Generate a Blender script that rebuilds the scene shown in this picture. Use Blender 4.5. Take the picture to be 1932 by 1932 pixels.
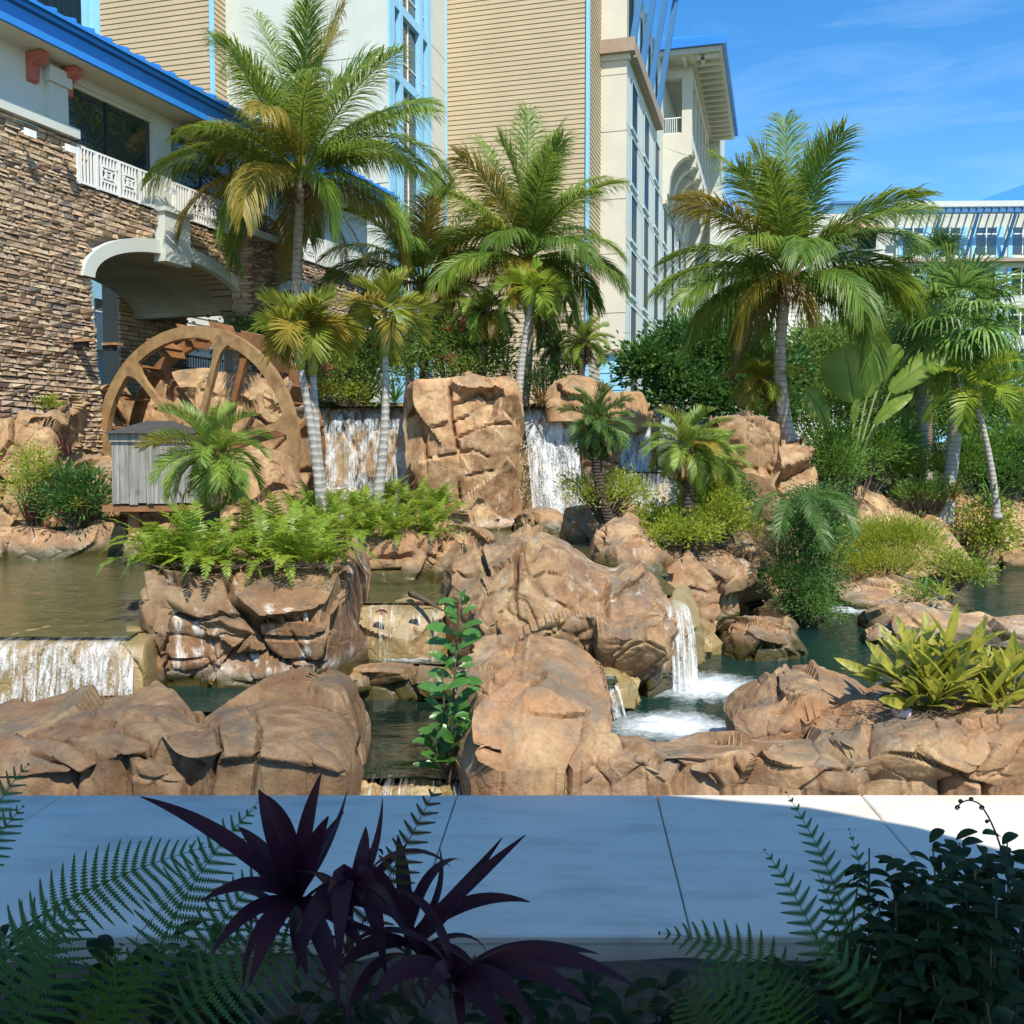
import bpy, math, random
import numpy as np
R = math.radians
for o in list(bpy.data.objects): bpy.data.objects.remove(o)
SC = bpy.context.scene
COL = SC.collection

# ------------------------------------------------------------------ camera, sky, sun, exposure
F, CX, CY, HZ, EYE = 1843.0, 966.0, 966.0, 858.0, 3.0
PIT = math.atan((CY - HZ) / F)
cam = bpy.data.cameras.new("camera"); cam.sensor_width = 36.0; cam.lens = 36.0 * F / 1932.0
cam.clip_start = 0.05; cam.clip_end = 4000
camo = bpy.data.objects.new("camera", cam); COL.objects.link(camo)
camo.location = (0, 0, EYE); camo.rotation_euler = (math.pi / 2 - PIT, 0, 0); SC.camera = camo

SUN_AZ, SUN_EL = R(20), R(52)          # sun stands behind the camera, a little to the right
world = bpy.data.worlds.new("World"); SC.world = world; world.use_nodes = True
wn, wl = world.node_tree.nodes, world.node_tree.links
wn.clear()
wo = wn.new("ShaderNodeOutputWorld"); wb = wn.new("ShaderNodeBackground"); sk = wn.new("ShaderNodeTexSky")
sk.sky_type = 'NISHITA'; sk.sun_disc = False; sk.sun_elevation = SUN_EL
sk.sun_rotation = math.pi - SUN_AZ
sk.air_density = 1.0; sk.dust_density = 0.05; sk.ozone_density = 3.0; sk.altitude = 0
wb.inputs[1].default_value = 0.112
# thin high cloud, the same everywhere on the dome
tc = wn.new("ShaderNodeTexCoord"); mp = wn.new("ShaderNodeMapping"); mp.inputs['Scale'].default_value = (1.6, 1.6, 9.0)
mp.inputs['Rotation'].default_value = (0.0, 0.16, 0.3)
nz = wn.new("ShaderNodeTexNoise"); nz.inputs['Scale'].default_value = 2.6; nz.inputs['Detail'].default_value = 8; nz.inputs['Roughness'].default_value = .62
nz.inputs['Distortion'].default_value = .6
rp = wn.new("ShaderNodeValToRGB"); rp.color_ramp.elements[0].position = .47; rp.color_ramp.elements[1].position = .86
rp.color_ramp.elements[0].color = (0, 0, 0, 1); rp.color_ramp.elements[1].color = (.18, .18, .18, 1)
mx = wn.new("ShaderNodeMix"); mx.data_type = 'RGBA'
gm = wn.new("ShaderNodeHueSaturation"); gm.inputs['Saturation'].default_value = 1.34; gm.inputs['Value'].default_value = 1.0
wl.new(tc.outputs['Generated'], mp.inputs[0]); wl.new(mp.outputs[0], nz.inputs['Vector']); wl.new(nz.outputs['Fac'], rp.inputs[0])
wl.new(sk.outputs[0], gm.inputs['Color'])
wl.new(rp.outputs[0], mx.inputs['Factor']); wl.new(gm.outputs[0], mx.inputs['A']); mx.inputs['B'].default_value = (5.2, 6.4, 7.6, 1)
wl.new(mx.outputs['Result'], wb.inputs[0]); wl.new(wb.outputs[0], wo.inputs[0])

sl = bpy.data.lights.new("sun", 'SUN'); sl.energy = 3.3; sl.angle = R(0.53); sl.color = (1.0, .94, .83)
so = bpy.data.objects.new("sun", sl); COL.objects.link(so)
so.rotation_euler = (math.pi / 2 - SUN_EL, 0, SUN_AZ)       # shines along -(local z)
vs = SC.view_settings; vs.view_transform = 'Standard'; vs.look = 'None'; vs.gamma = 1; vs.exposure = 1.0; vs.use_curve_mapping = False
SC.cycles.max_bounces = 6; SC.cycles.transparent_max_bounces = 12; SC.cycles.use_denoising = True
SC.cycles.diffuse_bounces = 4; SC.cycles.glossy_bounces = 3; SC.cycles.transmission_bounces = 3

# ------------------------------------------------------------------ picture <-> place
cp, sp = math.cos(PIT), math.sin(PIT)
def ray(x, y):
    a, b = (x - CX) / F, (CY - y) / F
    return np.array([a, cp + b * sp, -sp + b * cp])
def at(x, y, Y):
    d = ray(x, y); return np.array([0, 0, EYE]) + d * (Y / d[1])
def atz(x, y, z):
    d = ray(x, y); return np.array([0, 0, EYE]) + d * ((z - EYE) / d[2])
def proj(P):
    P = np.asarray(P, float); q = P - np.array([0, 0, EYE])
    dep = q[..., 1] * cp - q[..., 2] * sp; up = q[..., 1] * sp + q[..., 2] * cp
    return CX + F * q[..., 0] / dep, CY - F * up / dep

# ------------------------------------------------------------------ noise
def _h(ix, iy, iz, seed):
    with np.errstate(over='ignore'):
        h = (ix.astype(np.int64) * 374761393 + iy.astype(np.int64) * 668265263 + iz.astype(np.int64) * 1274126177 + seed * 974634777) & 0xFFFFFFFF
        h = ((h ^ (h >> 13)) * 1274126177) & 0xFFFFFFFF
        h = ((h ^ (h >> 16)) * 2246822519) & 0xFFFFFFFF
        h = h ^ (h >> 15)
    return (h & 0xFFFFFF) / float(0xFFFFFF)
def vnoise(P, seed=0):
    P = np.asarray(P, float); i = np.floor(P); f = P - i; f = f * f * f * (f * (f * 6 - 15) + 10); i = i.astype(np.int64)
    out = 0
    for dx in (0, 1):
        for dy in (0, 1):
            for dz in (0, 1):
                w = (f[..., 0] if dx else 1 - f[..., 0]) * (f[..., 1] if dy else 1 - f[..., 1]) * (f[..., 2] if dz else 1 - f[..., 2])
                out = out + w * _h(i[..., 0] + dx, i[..., 1] + dy, i[..., 2] + dz, seed)
    return out * 2 - 1
def fbm(P, octv=4, seed=0, gain=.5):
    a, s, out = 1.0, 1.0, 0
    for k in range(octv):
        out = out + a * vnoise(P * s, seed + k * 17); a *= gain; s *= 2.03
    return out
def voro(P, seed=0):
    i = np.floor(P).astype(np.int64)
    f1 = np.full(P.shape[:-1], 9.0); f2 = f1.copy(); idv = np.zeros(P.shape[:-1]); cell = np.zeros_like(P)
    for dx in (-1, 0, 1):
        for dy in (-1, 0, 1):
            for dz in (-1, 0, 1):
                c = i + np.array([dx, dy, dz])
                q = c + np.stack([_h(c[..., 0], c[..., 1], c[..., 2], seed + k) for k in (1, 2, 3)], -1)
                d = np.sqrt(((q - P) ** 2).sum(-1))
                new = d < f1
                f2 = np.where(new, f1, np.minimum(f2, d))
                idv = np.where(new, _h(c[..., 0], c[..., 1], c[..., 2], seed + 7), idv)
                cell = np.where(new[..., None], q, cell)
                f1 = np.where(new, d, f1)
    return f1, f2, idv, cell
def sstep(a, b, x):
    t = np.clip((x - a) / (b - a), 0, 1); return t * t * (3 - 2 * t)
def unit(v):
    v = np.asarray(v, float); return v / np.maximum(np.linalg.norm(v, axis=-1, keepdims=True), 1e-9)

# ------------------------------------------------------------------ meshes and objects
def mesh(name, V, Fs, mat=None, smooth=False):
    me = bpy.data.meshes.new(name)
    V = np.ascontiguousarray(V, np.float32).reshape(-1, 3)
    if not isinstance(Fs, (list, tuple)): Fs = [Fs]
    Fs = [np.asarray(f, np.int32) for f in Fs if len(f)]
    nl = sum(f.size for f in Fs); npol = sum(len(f) for f in Fs)
    me.vertices.add(len(V)); me.vertices.foreach_set("co", V.ravel())
    me.loops.add(nl); me.loops.foreach_set("vertex_index", np.concatenate([f.ravel() for f in Fs]))
    tot = np.concatenate([np.full(len(f), f.shape[1], np.int32) for f in Fs]); st = np.concatenate([[0], np.cumsum(tot)[:-1]]).astype(np.int32)
    me.polygons.add(npol); me.polygons.foreach_set("loop_start", st); me.polygons.foreach_set("loop_total", tot)
    me.polygons.foreach_set("use_smooth", np.full(npol, bool(smooth)))
    me.update(calc_edges=True); me.validate(verbose=False)
    if mat is not None: me.materials.append(mat)
    return me
def tag(o, label=None, cat=None, group=None, kind=None):
    if label: o["label"] = label
    if cat: o["category"] = cat
    if group: o["group"] = group
    if kind: o["kind"] = kind
    return o
LOC = {}
def thing(name, label, cat, loc=(0, 0, 0), group=None):
    o = bpy.data.objects.new(name, None); COL.objects.link(o); o.location = [float(v) for v in loc]
    o.empty_display_size = .1; LOC[o.name] = np.array(loc, float)
    return tag(o, label, cat, group)
def part(name, VF, mat, parent=None, smooth=False, kind=None):
    """one mesh object from world-space V, F; its origin is its parent's origin"""
    V, Fs = VF
    base = LOC.get(parent.name, np.zeros(3)) if parent is not None else np.asarray(V, float).reshape(-1, 3).mean(0) * np.array([1, 1, 0])
    if parent is None: base = base + np.array([0, 0, np.asarray(V).reshape(-1, 3)[:, 2].min()])
    o = bpy.data.objects.new(name, mesh(name, np.asarray(V) - base, Fs, mat, smooth)); COL.objects.link(o)
    if parent is not None: o.parent = parent; LOC[o.name] = base
    else: o.location = base; LOC[o.name] = base
    if kind: o["kind"] = kind
    return o
def inst(name, me, parent, M):
    """a part that shares mesh data: M is a 4x4 in world space"""
    from mathutils import Matrix
    o = bpy.data.objects.new(name, me); COL.objects.link(o); M = np.array(M, float).copy()
    if parent is not None: o.parent = parent; M[:3, 3] -= LOC[parent.name]
    o.matrix_basis = Matrix(M.tolist()); return o
def frame(o, ex, ey, ez, s=(1, 1, 1)):
    M = np.eye(4); M[:3, 0] = np.asarray(ex) * s[0]; M[:3, 1] = np.asarray(ey) * s[1]; M[:3, 2] = np.asarray(ez) * s[2]; M[:3, 3] = o; return M
def merge(L):
    Vs, out, n = [], {}, 0
    for V, Fs in L:
        V = np.asarray(V, float).reshape(-1, 3); Fs = Fs if isinstance(Fs, list) else [Fs]
        for f in Fs:
            f = np.asarray(f, int)
            if f.size: out.setdefault(f.shape[1], []).append(f + n)
        Vs.append(V); n += len(V)
    return np.concatenate(Vs), [np.concatenate(v) for v in out.values()]
BF = np.array([[0, 3, 2, 1], [4, 5, 6, 7], [0, 1, 5, 4], [1, 2, 6, 5], [2, 3, 7, 6], [3, 0, 4, 7]])
def box(o, a, b, c):
    o, a, b, c = (np.asarray(v, float) for v in (o, a, b, c))
    return np.array([o, o + a, o + a + b, o + b, o + c, o + a + c, o + a + b + c, o + b + c]), BF
def strips(P, W):
    """m ribbons: centre lines P (m,k,3), half widths W (m,k,3)"""
    m, k, _ = P.shape
    V = np.stack([P - W, P + W], 2).reshape(-1, 3)
    b = (np.arange(m)[:, None] * k + np.arange(k - 1)[None]) * 2
    return V, np.stack([b, b + 1, b + 3, b + 2], -1).reshape(-1, 4)
def ribs(P, W, N):
    """folded ribbons (three columns), edges lifted by N"""
    m, k, _ = P.shape
    V = np.stack([P - W + N, P, P + W + N], 2).reshape(-1, 3)
    b = (np.arange(m)[:, None] * k + np.arange(k - 1)[None]) * 3
    A = np.stack([b, b + 1, b + 4, b + 3], -1).reshape(-1, 4); B = np.stack([b + 1, b + 2, b + 5, b + 4], -1).reshape(-1, 4)
    return V, np.concatenate([A, B])
def tube(P, r, n=8, cap=True):
    P = np.asarray(P, float); k = len(P); r = np.broadcast_to(np.asarray(r, float), (k,))
    T = unit(np.gradient(P, axis=0)); ref = np.array([0, 1.0, 0.03]) if abs(T[0][1]) < .9 else np.array([1.0, 0, .02])
    A = unit(np.cross(T, ref)); B = np.cross(T, A)
    th = np.arange(n) * 2 * math.pi / n
    V = P[:, None] + r[:, None, None] * (np.cos(th)[None, :, None] * A[:, None] + np.sin(th)[None, :, None] * B[:, None])
    i = np.arange(k - 1)[:, None] * n; j = np.arange(n)[None]; j2 = (j + 1) % n
    Fq = np.stack([i + j, i + j2, i + n + j2, i + n + j], -1).reshape(-1, 4)
    V = V.reshape(-1, 3)
    if cap:
        c0, c1 = len(V), len(V) + 1; V = np.concatenate([V, P[:1], P[-1:]])
        jj = np.arange(n); t1 = np.stack([np.full(n, c0), (jj + 1) % n, jj], -1); t2 = np.stack([np.full(n, c1), (k - 1) * n + jj, (k - 1) * n + (jj + 1) % n], -1)
        return V, [Fq, np.concatenate([t1, t2])]
    return V, [Fq]
def bez(a, b, c, n):
    t = np.linspace(0, 1, n)[:, None]; return (1 - t) ** 2 * np.asarray(a) + 2 * t * (1 - t) * np.asarray(b) + t * t * np.asarray(c)
def grid_faces(nu, nv, wrap_v=False):
    i = np.arange(nu - 1)[:, None]; j = np.arange(nv if wrap_v else nv - 1)[None]; j2 = (j + 1) % nv
    return np.stack([i * nv + j, (i + 1) * nv + j, (i + 1) * nv + j2, i * nv + j2], -1).reshape(-1, 4)

# ------------------------------------------------------------------ materials
MATS = {}
class NT:
    def __init__(s, name):
        s.m = bpy.data.materials.new(name); s.m.use_nodes = True; s.t = s.m.node_tree; s.n, s.l = s.t.nodes, s.t.links; s.n.clear()
        s.out = s.n.new("ShaderNodeOutputMaterial"); MATS[name] = s.m
    def new(s, t, **k):
        n = s.n.new("ShaderNode" + t)
        for a, v in k.items(): setattr(n, a, v)
        return n
    def link(s, a, b): s.l.new(a, b)
    def val(s, inp, v):
        if isinstance(v, bpy.types.NodeSocket): s.link(v, inp)
        elif isinstance(v, (tuple, list)) and len(v) == 3 and inp.type == 'RGBA': inp.default_value = (*v, 1)
        else: inp.default_value = v
    def pos(s, scale=(1, 1, 1), kind='pos'):
        if kind == 'pos': src = s.new("NewGeometry").outputs['Position']
        else: src = s.new("TexCoord").outputs[kind]
        m = s.new("Mapping"); m.inputs['Scale'].default_value = scale; s.link(src, m.inputs[0]); return m.outputs[0]
    def noise(s, vec, scale, detail=5, rough=.55, dist=0, out='Fac'):
        n = s.new("TexNoise"); s.link(vec, n.inputs['Vector']); n.inputs['Scale'].default_value = scale; n.inputs['Detail'].default_value = detail
        n.inputs['Roughness'].default_value = rough; n.inputs['Distortion'].default_value = dist; return n.outputs[out]
    def ramp(s, fac, stops, interp='LINEAR'):
        r = s.new("ValToRGB"); r.color_ramp.interpolation = interp; e = r.color_ramp.elements
        while len(e) > len(stops): e.remove(e[-1])
        while len(e) < len(stops): e.new(.5)
        for k, (p, c) in enumerate(stops):
            e[k].position = p; e[k].color = (c, c, c, 1) if not isinstance(c, (tuple, list)) else (*c, 1)
        s.link(fac, r.inputs[0]); return r.outputs[0]
    def mix(s, fac, a, b, mode='MIX'):
        m = s.new("Mix", data_type='RGBA', blend_type=mode); s.val(m.inputs['Factor'], fac); s.val(m.inputs['A'], a); s.val(m.inputs['B'], b); return m.outputs['Result']
    def math(s, op, a, b=0.0, clamp=False):
        m = s.new("Math", operation=op, use_clamp=clamp); s.val(m.inputs[0], a); s.val(m.inputs[1], b); return m.outputs[0]
    def bsdf(s, color, rough=.7, bump=None, bstr=.4, bdist=.02, **k):
        b = s.new("BsdfPrincipled"); s.val(b.inputs['Base Color'], color); s.val(b.inputs['Roughness'], rough)
        for a, v in k.items(): s.val(b.inputs[a.replace('_', ' ')], v)
        if bump is not None:
            n = s.new("Bump"); n.inputs['Strength'].default_value = bstr; n.inputs['Distance'].default_value = bdist
            s.link(bump, n.inputs['Height']); s.link(n.outputs[0], b.inputs['Normal'])
        return b.outputs[0]
    def done(s, sh): s.link(sh, s.out.inputs[0]); return s.m

def m_plain(name, col, rough=.6, var=.12, scale=3, bstr=.15, bscale=40, **k):
    t = NT(name); p = t.pos(); n = t.noise(p, scale, 6)
    c = t.mix(t.ramp(n, [(.3, 0.0), (.7, 1.0)]), tuple(v * (1 - var) for v in col), tuple(min(1, v * (1 + var)) for v in col))
    return t.done(t.bsdf(c, rough, t.noise(p, bscale, 4), bstr, .01, **k))
def m_leaf(name, cols, rough=.45, trans=.35, tip=None, spec=.4, scale=1.2, blotch=None):
    """foliage: each leaf (mesh island) takes its own tone, a share of light passes through"""
    t = NT(name); g = t.new("NewGeometry"); oi = t.new("ObjectInfo")
    r = t.math('ADD', t.math('MULTIPLY', g.outputs['Random Per Island'], .55), t.math('MULTIPLY', oi.outputs['Random'], .25))
    n = t.noise(t.pos(), scale, 3); r = t.math('ADD', r, t.math('MULTIPLY', t.math('SUBTRACT', n, .5), .9), True)
    k = len(cols) - 1; c = t.ramp(r, [(i / k, cols[i]) for i in range(k + 1)])
    c = t.mix(t.ramp(t.noise(t.pos(), 38, 4, .7), [(.38, .3), (.55, 0.0)]), c, tuple(v * .7 for v in cols[0]))
    if blotch: c = t.mix(t.ramp(t.noise(t.pos((1, 1, .35)), blotch[1], 5, .6, .5), [(.5, 0.0), (.58, .85)]), c, blotch[0])
    b = t.bsdf(c, rough, t.noise(t.pos(), 55, 3, .6), .25, .01, Specular_IOR_Level=spec)
    tr = t.new("BsdfTranslucent"); t.link(t.mix(.5, c, tuple(min(1, v * 1.9) for v in cols[-1])), tr.inputs[0])
    ms = t.new("MixShader"); ms.inputs[0].default_value = trans; t.link(b, ms.inputs[1]); t.link(tr.outputs[0], ms.inputs[2])
    return t.done(ms.outputs[0])
def m_rock(name, zw=None, lime=.0, warm=0.0, algae=.12, dark=1.0, wet=0.0):
    t = NT(name); p = t.pos()
    big = t.noise(p, .55, 6, .6, .4); mid = t.noise(p, 2.3, 8, .65, .3); fine = t.noise(p, 17, 6, .7)
    D = lambda c: tuple(v * dark for v in c)
    c = t.ramp(mid, [(.27, D((.12, .06, .026))), (.42, D((.29, .155, .068))), (.56, D((.46, .285, .14))), (.76, D((.63, .45, .25)))])
    c = t.mix(t.ramp(big, [(.44, 0.0), (.64, .75)]), c, D((.45, .225 + .02 * warm, .095)))            # rust-orange fields
    c = t.mix(t.ramp(t.noise(p, .9, 6, .6, .8), [(.52, 0.0), (.66, .6)]), c, D((.59, .44, .225)))    # sand-pale fields
    c = t.mix(t.ramp(t.noise(t.pos((1, 1, 1.8)), 1.25, 8, .7, 1.0), [(.52, 0.0), (.66, .7)]), c, D((.17, .098, .048)))   # brown fields
    # grey weathering and lichen on upward faces, blotchy
    g = t.new("NewGeometry"); sx = t.new("SeparateXYZ"); t.link(g.outputs['Normal'], sx.inputs[0])
    up = t.ramp(sx.outputs[2], [(.35, 0.0), (.85, 1.0)])
    lic = t.math('MULTIPLY', up, t.ramp(t.noise(p, 1.7, 8, .7, .5), [(.44, 0.0), (.6, .85)]))
    c = t.mix(lic, c, D((.19, .158, .108)))
    c = t.mix(t.ramp(fine, [(.3, .4), (.52, 0.0)]), c, D((.17, .095, .05)))                         # pits
    c = t.mix(t.ramp(t.noise(p, 34, 4, .7), [(.57, 0.0), (.7, .25)]), c, D((.64, .48, .28)))
    # dark runs and stains with their own outline
    st = t.noise(t.pos((3.5, 3.5, .8)), 1.0, 7, .65, .6)
    c = t.mix(t.ramp(st, [(.55, 0.0), (.7, .6)]), c, D((.13, .075, .045)))
    rough = .82
    pz = t.new("SeparateXYZ"); t.link(t.new("NewGeometry").outputs['Position'], pz.inputs[0])
    if lime:
        ls = t.noise(t.pos((7, 7, .55)), 1.0, 6, .6, .3); lp = t.noise(p, 1.1, 4, .6)
        lm = t.math('MULTIPLY', t.ramp(ls, [(.56, 0.0), (.66, 1.0)]), t.ramp(lp, [(.48, 0.0), (.6, 1.0)]))
        if zw is not None:
            band = t.math('SUBTRACT', 1.0, t.math('MULTIPLY', t.math('SUBTRACT', t.math('SUBTRACT', pz.outputs[2], zw), t.math('MULTIPLY', t.math('SUBTRACT', t.noise(p, 1.3, 6, .65, .4), .5), 1.3)), 3.2), True)
            lm = t.math('MAXIMUM', lm, t.math('MULTIPLY', band, t.ramp(t.noise(p, 2.7, 8, .7), [(.44, 0.0), (.58, .95)])))
        c = t.mix(t.math('MULTIPLY', lm, lime), c, (.68, .64, .56))
    if zw is not None and algae:
        hgt = t.math('SUBTRACT', t.math('SUBTRACT', pz.outputs[2], zw), t.math('MULTIPLY', t.noise(p, 2.2, 5), algae * 1.6))
        am = t.math('SUBTRACT', 1.0, t.math('MULTIPLY', hgt, 1 / max(algae, .02)), True)
        c = t.mix(am, c, (.075, .06, .018)); rough = t.math('SUBTRACT', .82, t.math('MULTIPLY', am, .5))
    if wet:
        ws = t.noise(t.pos((2.4, 2.4, .5)), 1.0, 6, .6, .3)
        c = t.mix(t.ramp(ws, [(.35, wet), (.65, wet * .35)]), c, t.mix(t.noise(p, 4, 6), (.13, .105, .03), (.36, .29, .12))); rough = .35
    h = t.math('ADD', t.math('MULTIPLY', mid, .6), t.math('ADD', t.math('MULTIPLY', fine, .6), t.math('MULTIPLY', t.noise(p, 60, 3, .6), .3)))
    cr = t.new("TexVoronoi", feature='DISTANCE_TO_EDGE'); wv = t.new("Mix", data_type='VECTOR')
    nv = t.new("TexNoise"); t.link(p, nv.inputs['Vector']); nv.inputs['Scale'].default_value = 1.4; nv.inputs['Detail'].default_value = 5
    wv.inputs['Factor'].default_value = .45; t.link(p, wv.inputs['A']); t.link(nv.outputs['Color'], wv.inputs['B']); t.link(wv.outputs['Result'], cr.inputs['Vector']); cr.inputs['Scale'].default_value = 2.1
    h = t.math('SUBTRACT', h, t.ramp(cr.outputs['Distance'], [(0.0, .35), (.035, 0.0)]))
    return t.done(t.bsdf(c, rough, h, .55, .03))
# ------------------------------------------------------------------ levels (metres; walkway = 0)
ZLOW, ZMID, ZLEFT, ZP, ZTOP = -.19, .22, .24, .94, 4.36

# ------------------------------------------------------------------ ground, terrain, beds
t = NT("soil"); p = t.pos(); n = t.noise(p, 6, 8, .7)
soil = t.done(t.bsdf(t.ramp(n, [(.3, (.055, .035, .022)), (.55, (.12, .08, .05)), (.75, (.2, .145, .095))]), .95, t.noise(p, 30, 8, .75), .9, .05))
t = NT("lawn"); p = t.pos(); n = t.noise(p, 2.2, 8, .7)
lawn = t.done(t.bsdf(t.ramp(n, [(.3, (.03, .05, .012)), (.6, (.07, .1, .025)), (.8, (.12, .12, .05))]), .95, t.noise(p, 22, 6, .7), 1.0, .08))
g = part("ground", (np.array([[-900, -300, -.9], [900, -300, -.9], [900, 1600, -.9], [-900, 1600, -.9]]), np.array([[0, 1, 2, 3]])), lawn, kind="structure")
def th(X, Y):
    back = -1.0 + 5.55 * sstep(28.6, 29.6, Y) * (1 - sstep(3.6, 5.2, X - .0 * Y))
    left = -1.0 + 2.5 * sstep(19.6, 20.4, Y) * (1 - sstep(-6.9, -6.2, X)) + 3.0 * sstep(22.5, 26, Y) * (1 - sstep(-11.5, -10.8, X))
    right = -1.0 + 2.2 * sstep(24, 27, Y) * sstep(2.5, 5, X) * (1 - .5 * sstep(8, 10, X) * (1 - sstep(29, 31, Y))) + 2.0 * sstep(27, 45, Y) * sstep(3, 5, X) + .9 * sstep(45, 90, Y) * sstep(3, 5, X)
    right = np.where((X > 9.5) & (Y < 29.5), np.minimum(right, -1.0 + .9 * sstep(29, 29.5, Y)), right)
    return np.maximum(np.maximum(back, left), right)
xs = np.concatenate([np.linspace(-70, -16, 28), np.linspace(-15.6, 18, 150), np.linspace(19, 90, 36)]); ys = np.concatenate([np.linspace(18, 32, 90), np.linspace(32.5, 140, 60)])
X, Yg = np.meshgrid(xs, ys, indexing='ij'); Z = th(X, Yg); Pn = np.stack([X, Yg, Z], -1)
Z = np.where(Z > -.9, Z + .1 * fbm(Pn * .8, 3, 5), Z)
part("terrain", (np.stack([X, Yg, Z], -1), grid_faces(len(xs), len(ys))), lawn, smooth=True, kind="structure")

# concrete walkway: one long strip of slabs with open joints, each slab a piece
t = NT("concrete"); p = t.pos(); n = t.noise(p, 1.4, 8, .6, .3)
c = t.ramp(n, [(.3, (.65, .6, .49)), (.7, (.75, .69, .56))])
sp_ = t.new("TexVoronoi"); t.link(p, sp_.inputs['Vector']); sp_.inputs['Scale'].default_value = 26
pits = t.math('MULTIPLY', t.ramp(sp_.outputs['Distance'], [(.05, 1.0), (.13, 0.0)]), t.ramp(t.noise(p, 2.5, 4), [(.5, 0.0), (.62, 1.0)]))
c = t.mix(t.math('MULTIPLY', pits, .75), c, (.14, .13, .12))
c = t.mix(t.ramp(t.noise(t.pos((.7, 3, 1)), 1.1, 7, .65), [(.5, 0.0), (.7, .5)]), c, (.36, .33, .27))
concrete = t.done(t.bsdf(c, .75, t.math('SUBTRACT', t.noise(p, 60, 4), pits), .25, .01))
wk = part("walkway", box((-30, 5.95, -.5), (60, 0, 0), (0, 2.50, 0), (0, 0, .45)), concrete, kind="structure")
wy = np.array([math.sin(R(3.5)), math.cos(R(3.5)), 0]); wx = np.array([1.0, 0, 0])
joint = [atz(px, 1514, 0)[0] for px in (100, 487, 860, 1245, 1640)]
stp = joint[3] - joint[2]; js = [joint[0] - 2 * stp, joint[0] - stp] + joint + [joint[-1] + stp, joint[-1] + 2 * stp]
for a, b in zip(js[:-1], js[1:]):
    o_ = np.array([a + .005, 8.47, -.05]); sk_ = wy * (-2.53 / wy[1])
    V, Fq = box(o_ + sk_, np.array([b - a - .010, 0, 0]), -sk_, (0, 0, .05))
    bev = .012                                    # eased upper edge
    ctr = V[4:].mean(0); V2 = V.copy(); V2[4:, 2] -= bev; top = V[4:].copy(); top[:, :2] += np.sign(ctr[:2] - top[:, :2]) * bev
    Vn = np.concatenate([V2, top]); Fn = [np.array([[0, 3, 2, 1], [0, 1, 5, 4], [1, 2, 6, 5], [2, 3, 7, 6], [3, 0, 4, 7], [4, 5, 9, 8], [5, 6, 10, 9], [6, 7, 11, 10], [7, 4, 8, 11], [8, 9, 10, 11]])]
    part("slab", (Vn, Fn), concrete, wk)
xs = np.linspace(-9, 9, 120); ys = np.linspace(1.0, 5.93, 40); X, Yg = np.meshgrid(xs, ys, indexing='ij')
Z = -.02 + .06 * fbm(np.stack([X, Yg, 0 * X], -1) * 1.5, 4, 9) - .1 * sstep(5.6, 5.93, Yg)
part("planting_bed", (np.stack([X, Yg, Z], -1), grid_faces(120, 40)), soil, smooth=True, kind="structure")
part("channel_bed", box((-12, 8.46, -.85), (26, 0, 0), (0, 1.6, 0), (0, 0, .3)), soil, kind="structure")

# ------------------------------------------------------------------ rocks
def facets(P, N, seed, cell, k, off, crack, warp=.3, zs=1.2, cw=.045, sparse=0.0, oct_=2):
    """break a surface into flat-faced blocks: each cell is pressed onto its own plane, joints are opened between cells"""
    q = P / cell * np.array([1, 1, zs]); q = q + warp * np.stack([fbm(q * .8 + 7.7 * j, oct_, seed + 50 + j) for j in range(3)], -1)
    f1, f2, idv, cc = voro(q, seed); u, inv = np.unique(idv.ravel(), return_inverse=True); Pf, Nf = P.reshape(-1, 3), N.reshape(-1, 3); cnt = np.bincount(inv)[:, None]
    c = np.stack([np.bincount(inv, Pf[:, i]) for i in range(3)], -1) / cnt; n = np.stack([np.bincount(inv, Nf[:, i]) for i in range(3)], -1) / cnt
    rr = np.random.default_rng(seed + 5); n = unit(unit(n) + rr.normal(0, .22, n.shape)); o = rr.uniform(-.5, .5, len(u)) * off
    kk = k * np.where(rr.random(len(u)) < sparse, 0, 1)
    dd = ((Pf - c[inv]) * n[inv]).sum(-1); lim = cell * .3; dd = np.clip(dd, -lim, lim)
    P2 = Pf - n[inv] * (dd * kk[inv])[:, None] + n[inv] * o[inv][:, None]
    op = sstep(-.3, .3, vnoise(q * .8, seed + 3)).ravel(); P2 = P2 - Nf * (crack * op * np.exp(-(((f2 - f1).ravel()) / cw) ** 2))[:, None]
    return P2.reshape(P.shape)
def normals(P, ref=None):
    N = unit(np.cross(np.gradient(P, axis=0), np.gradient(P, axis=1))); return N
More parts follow.
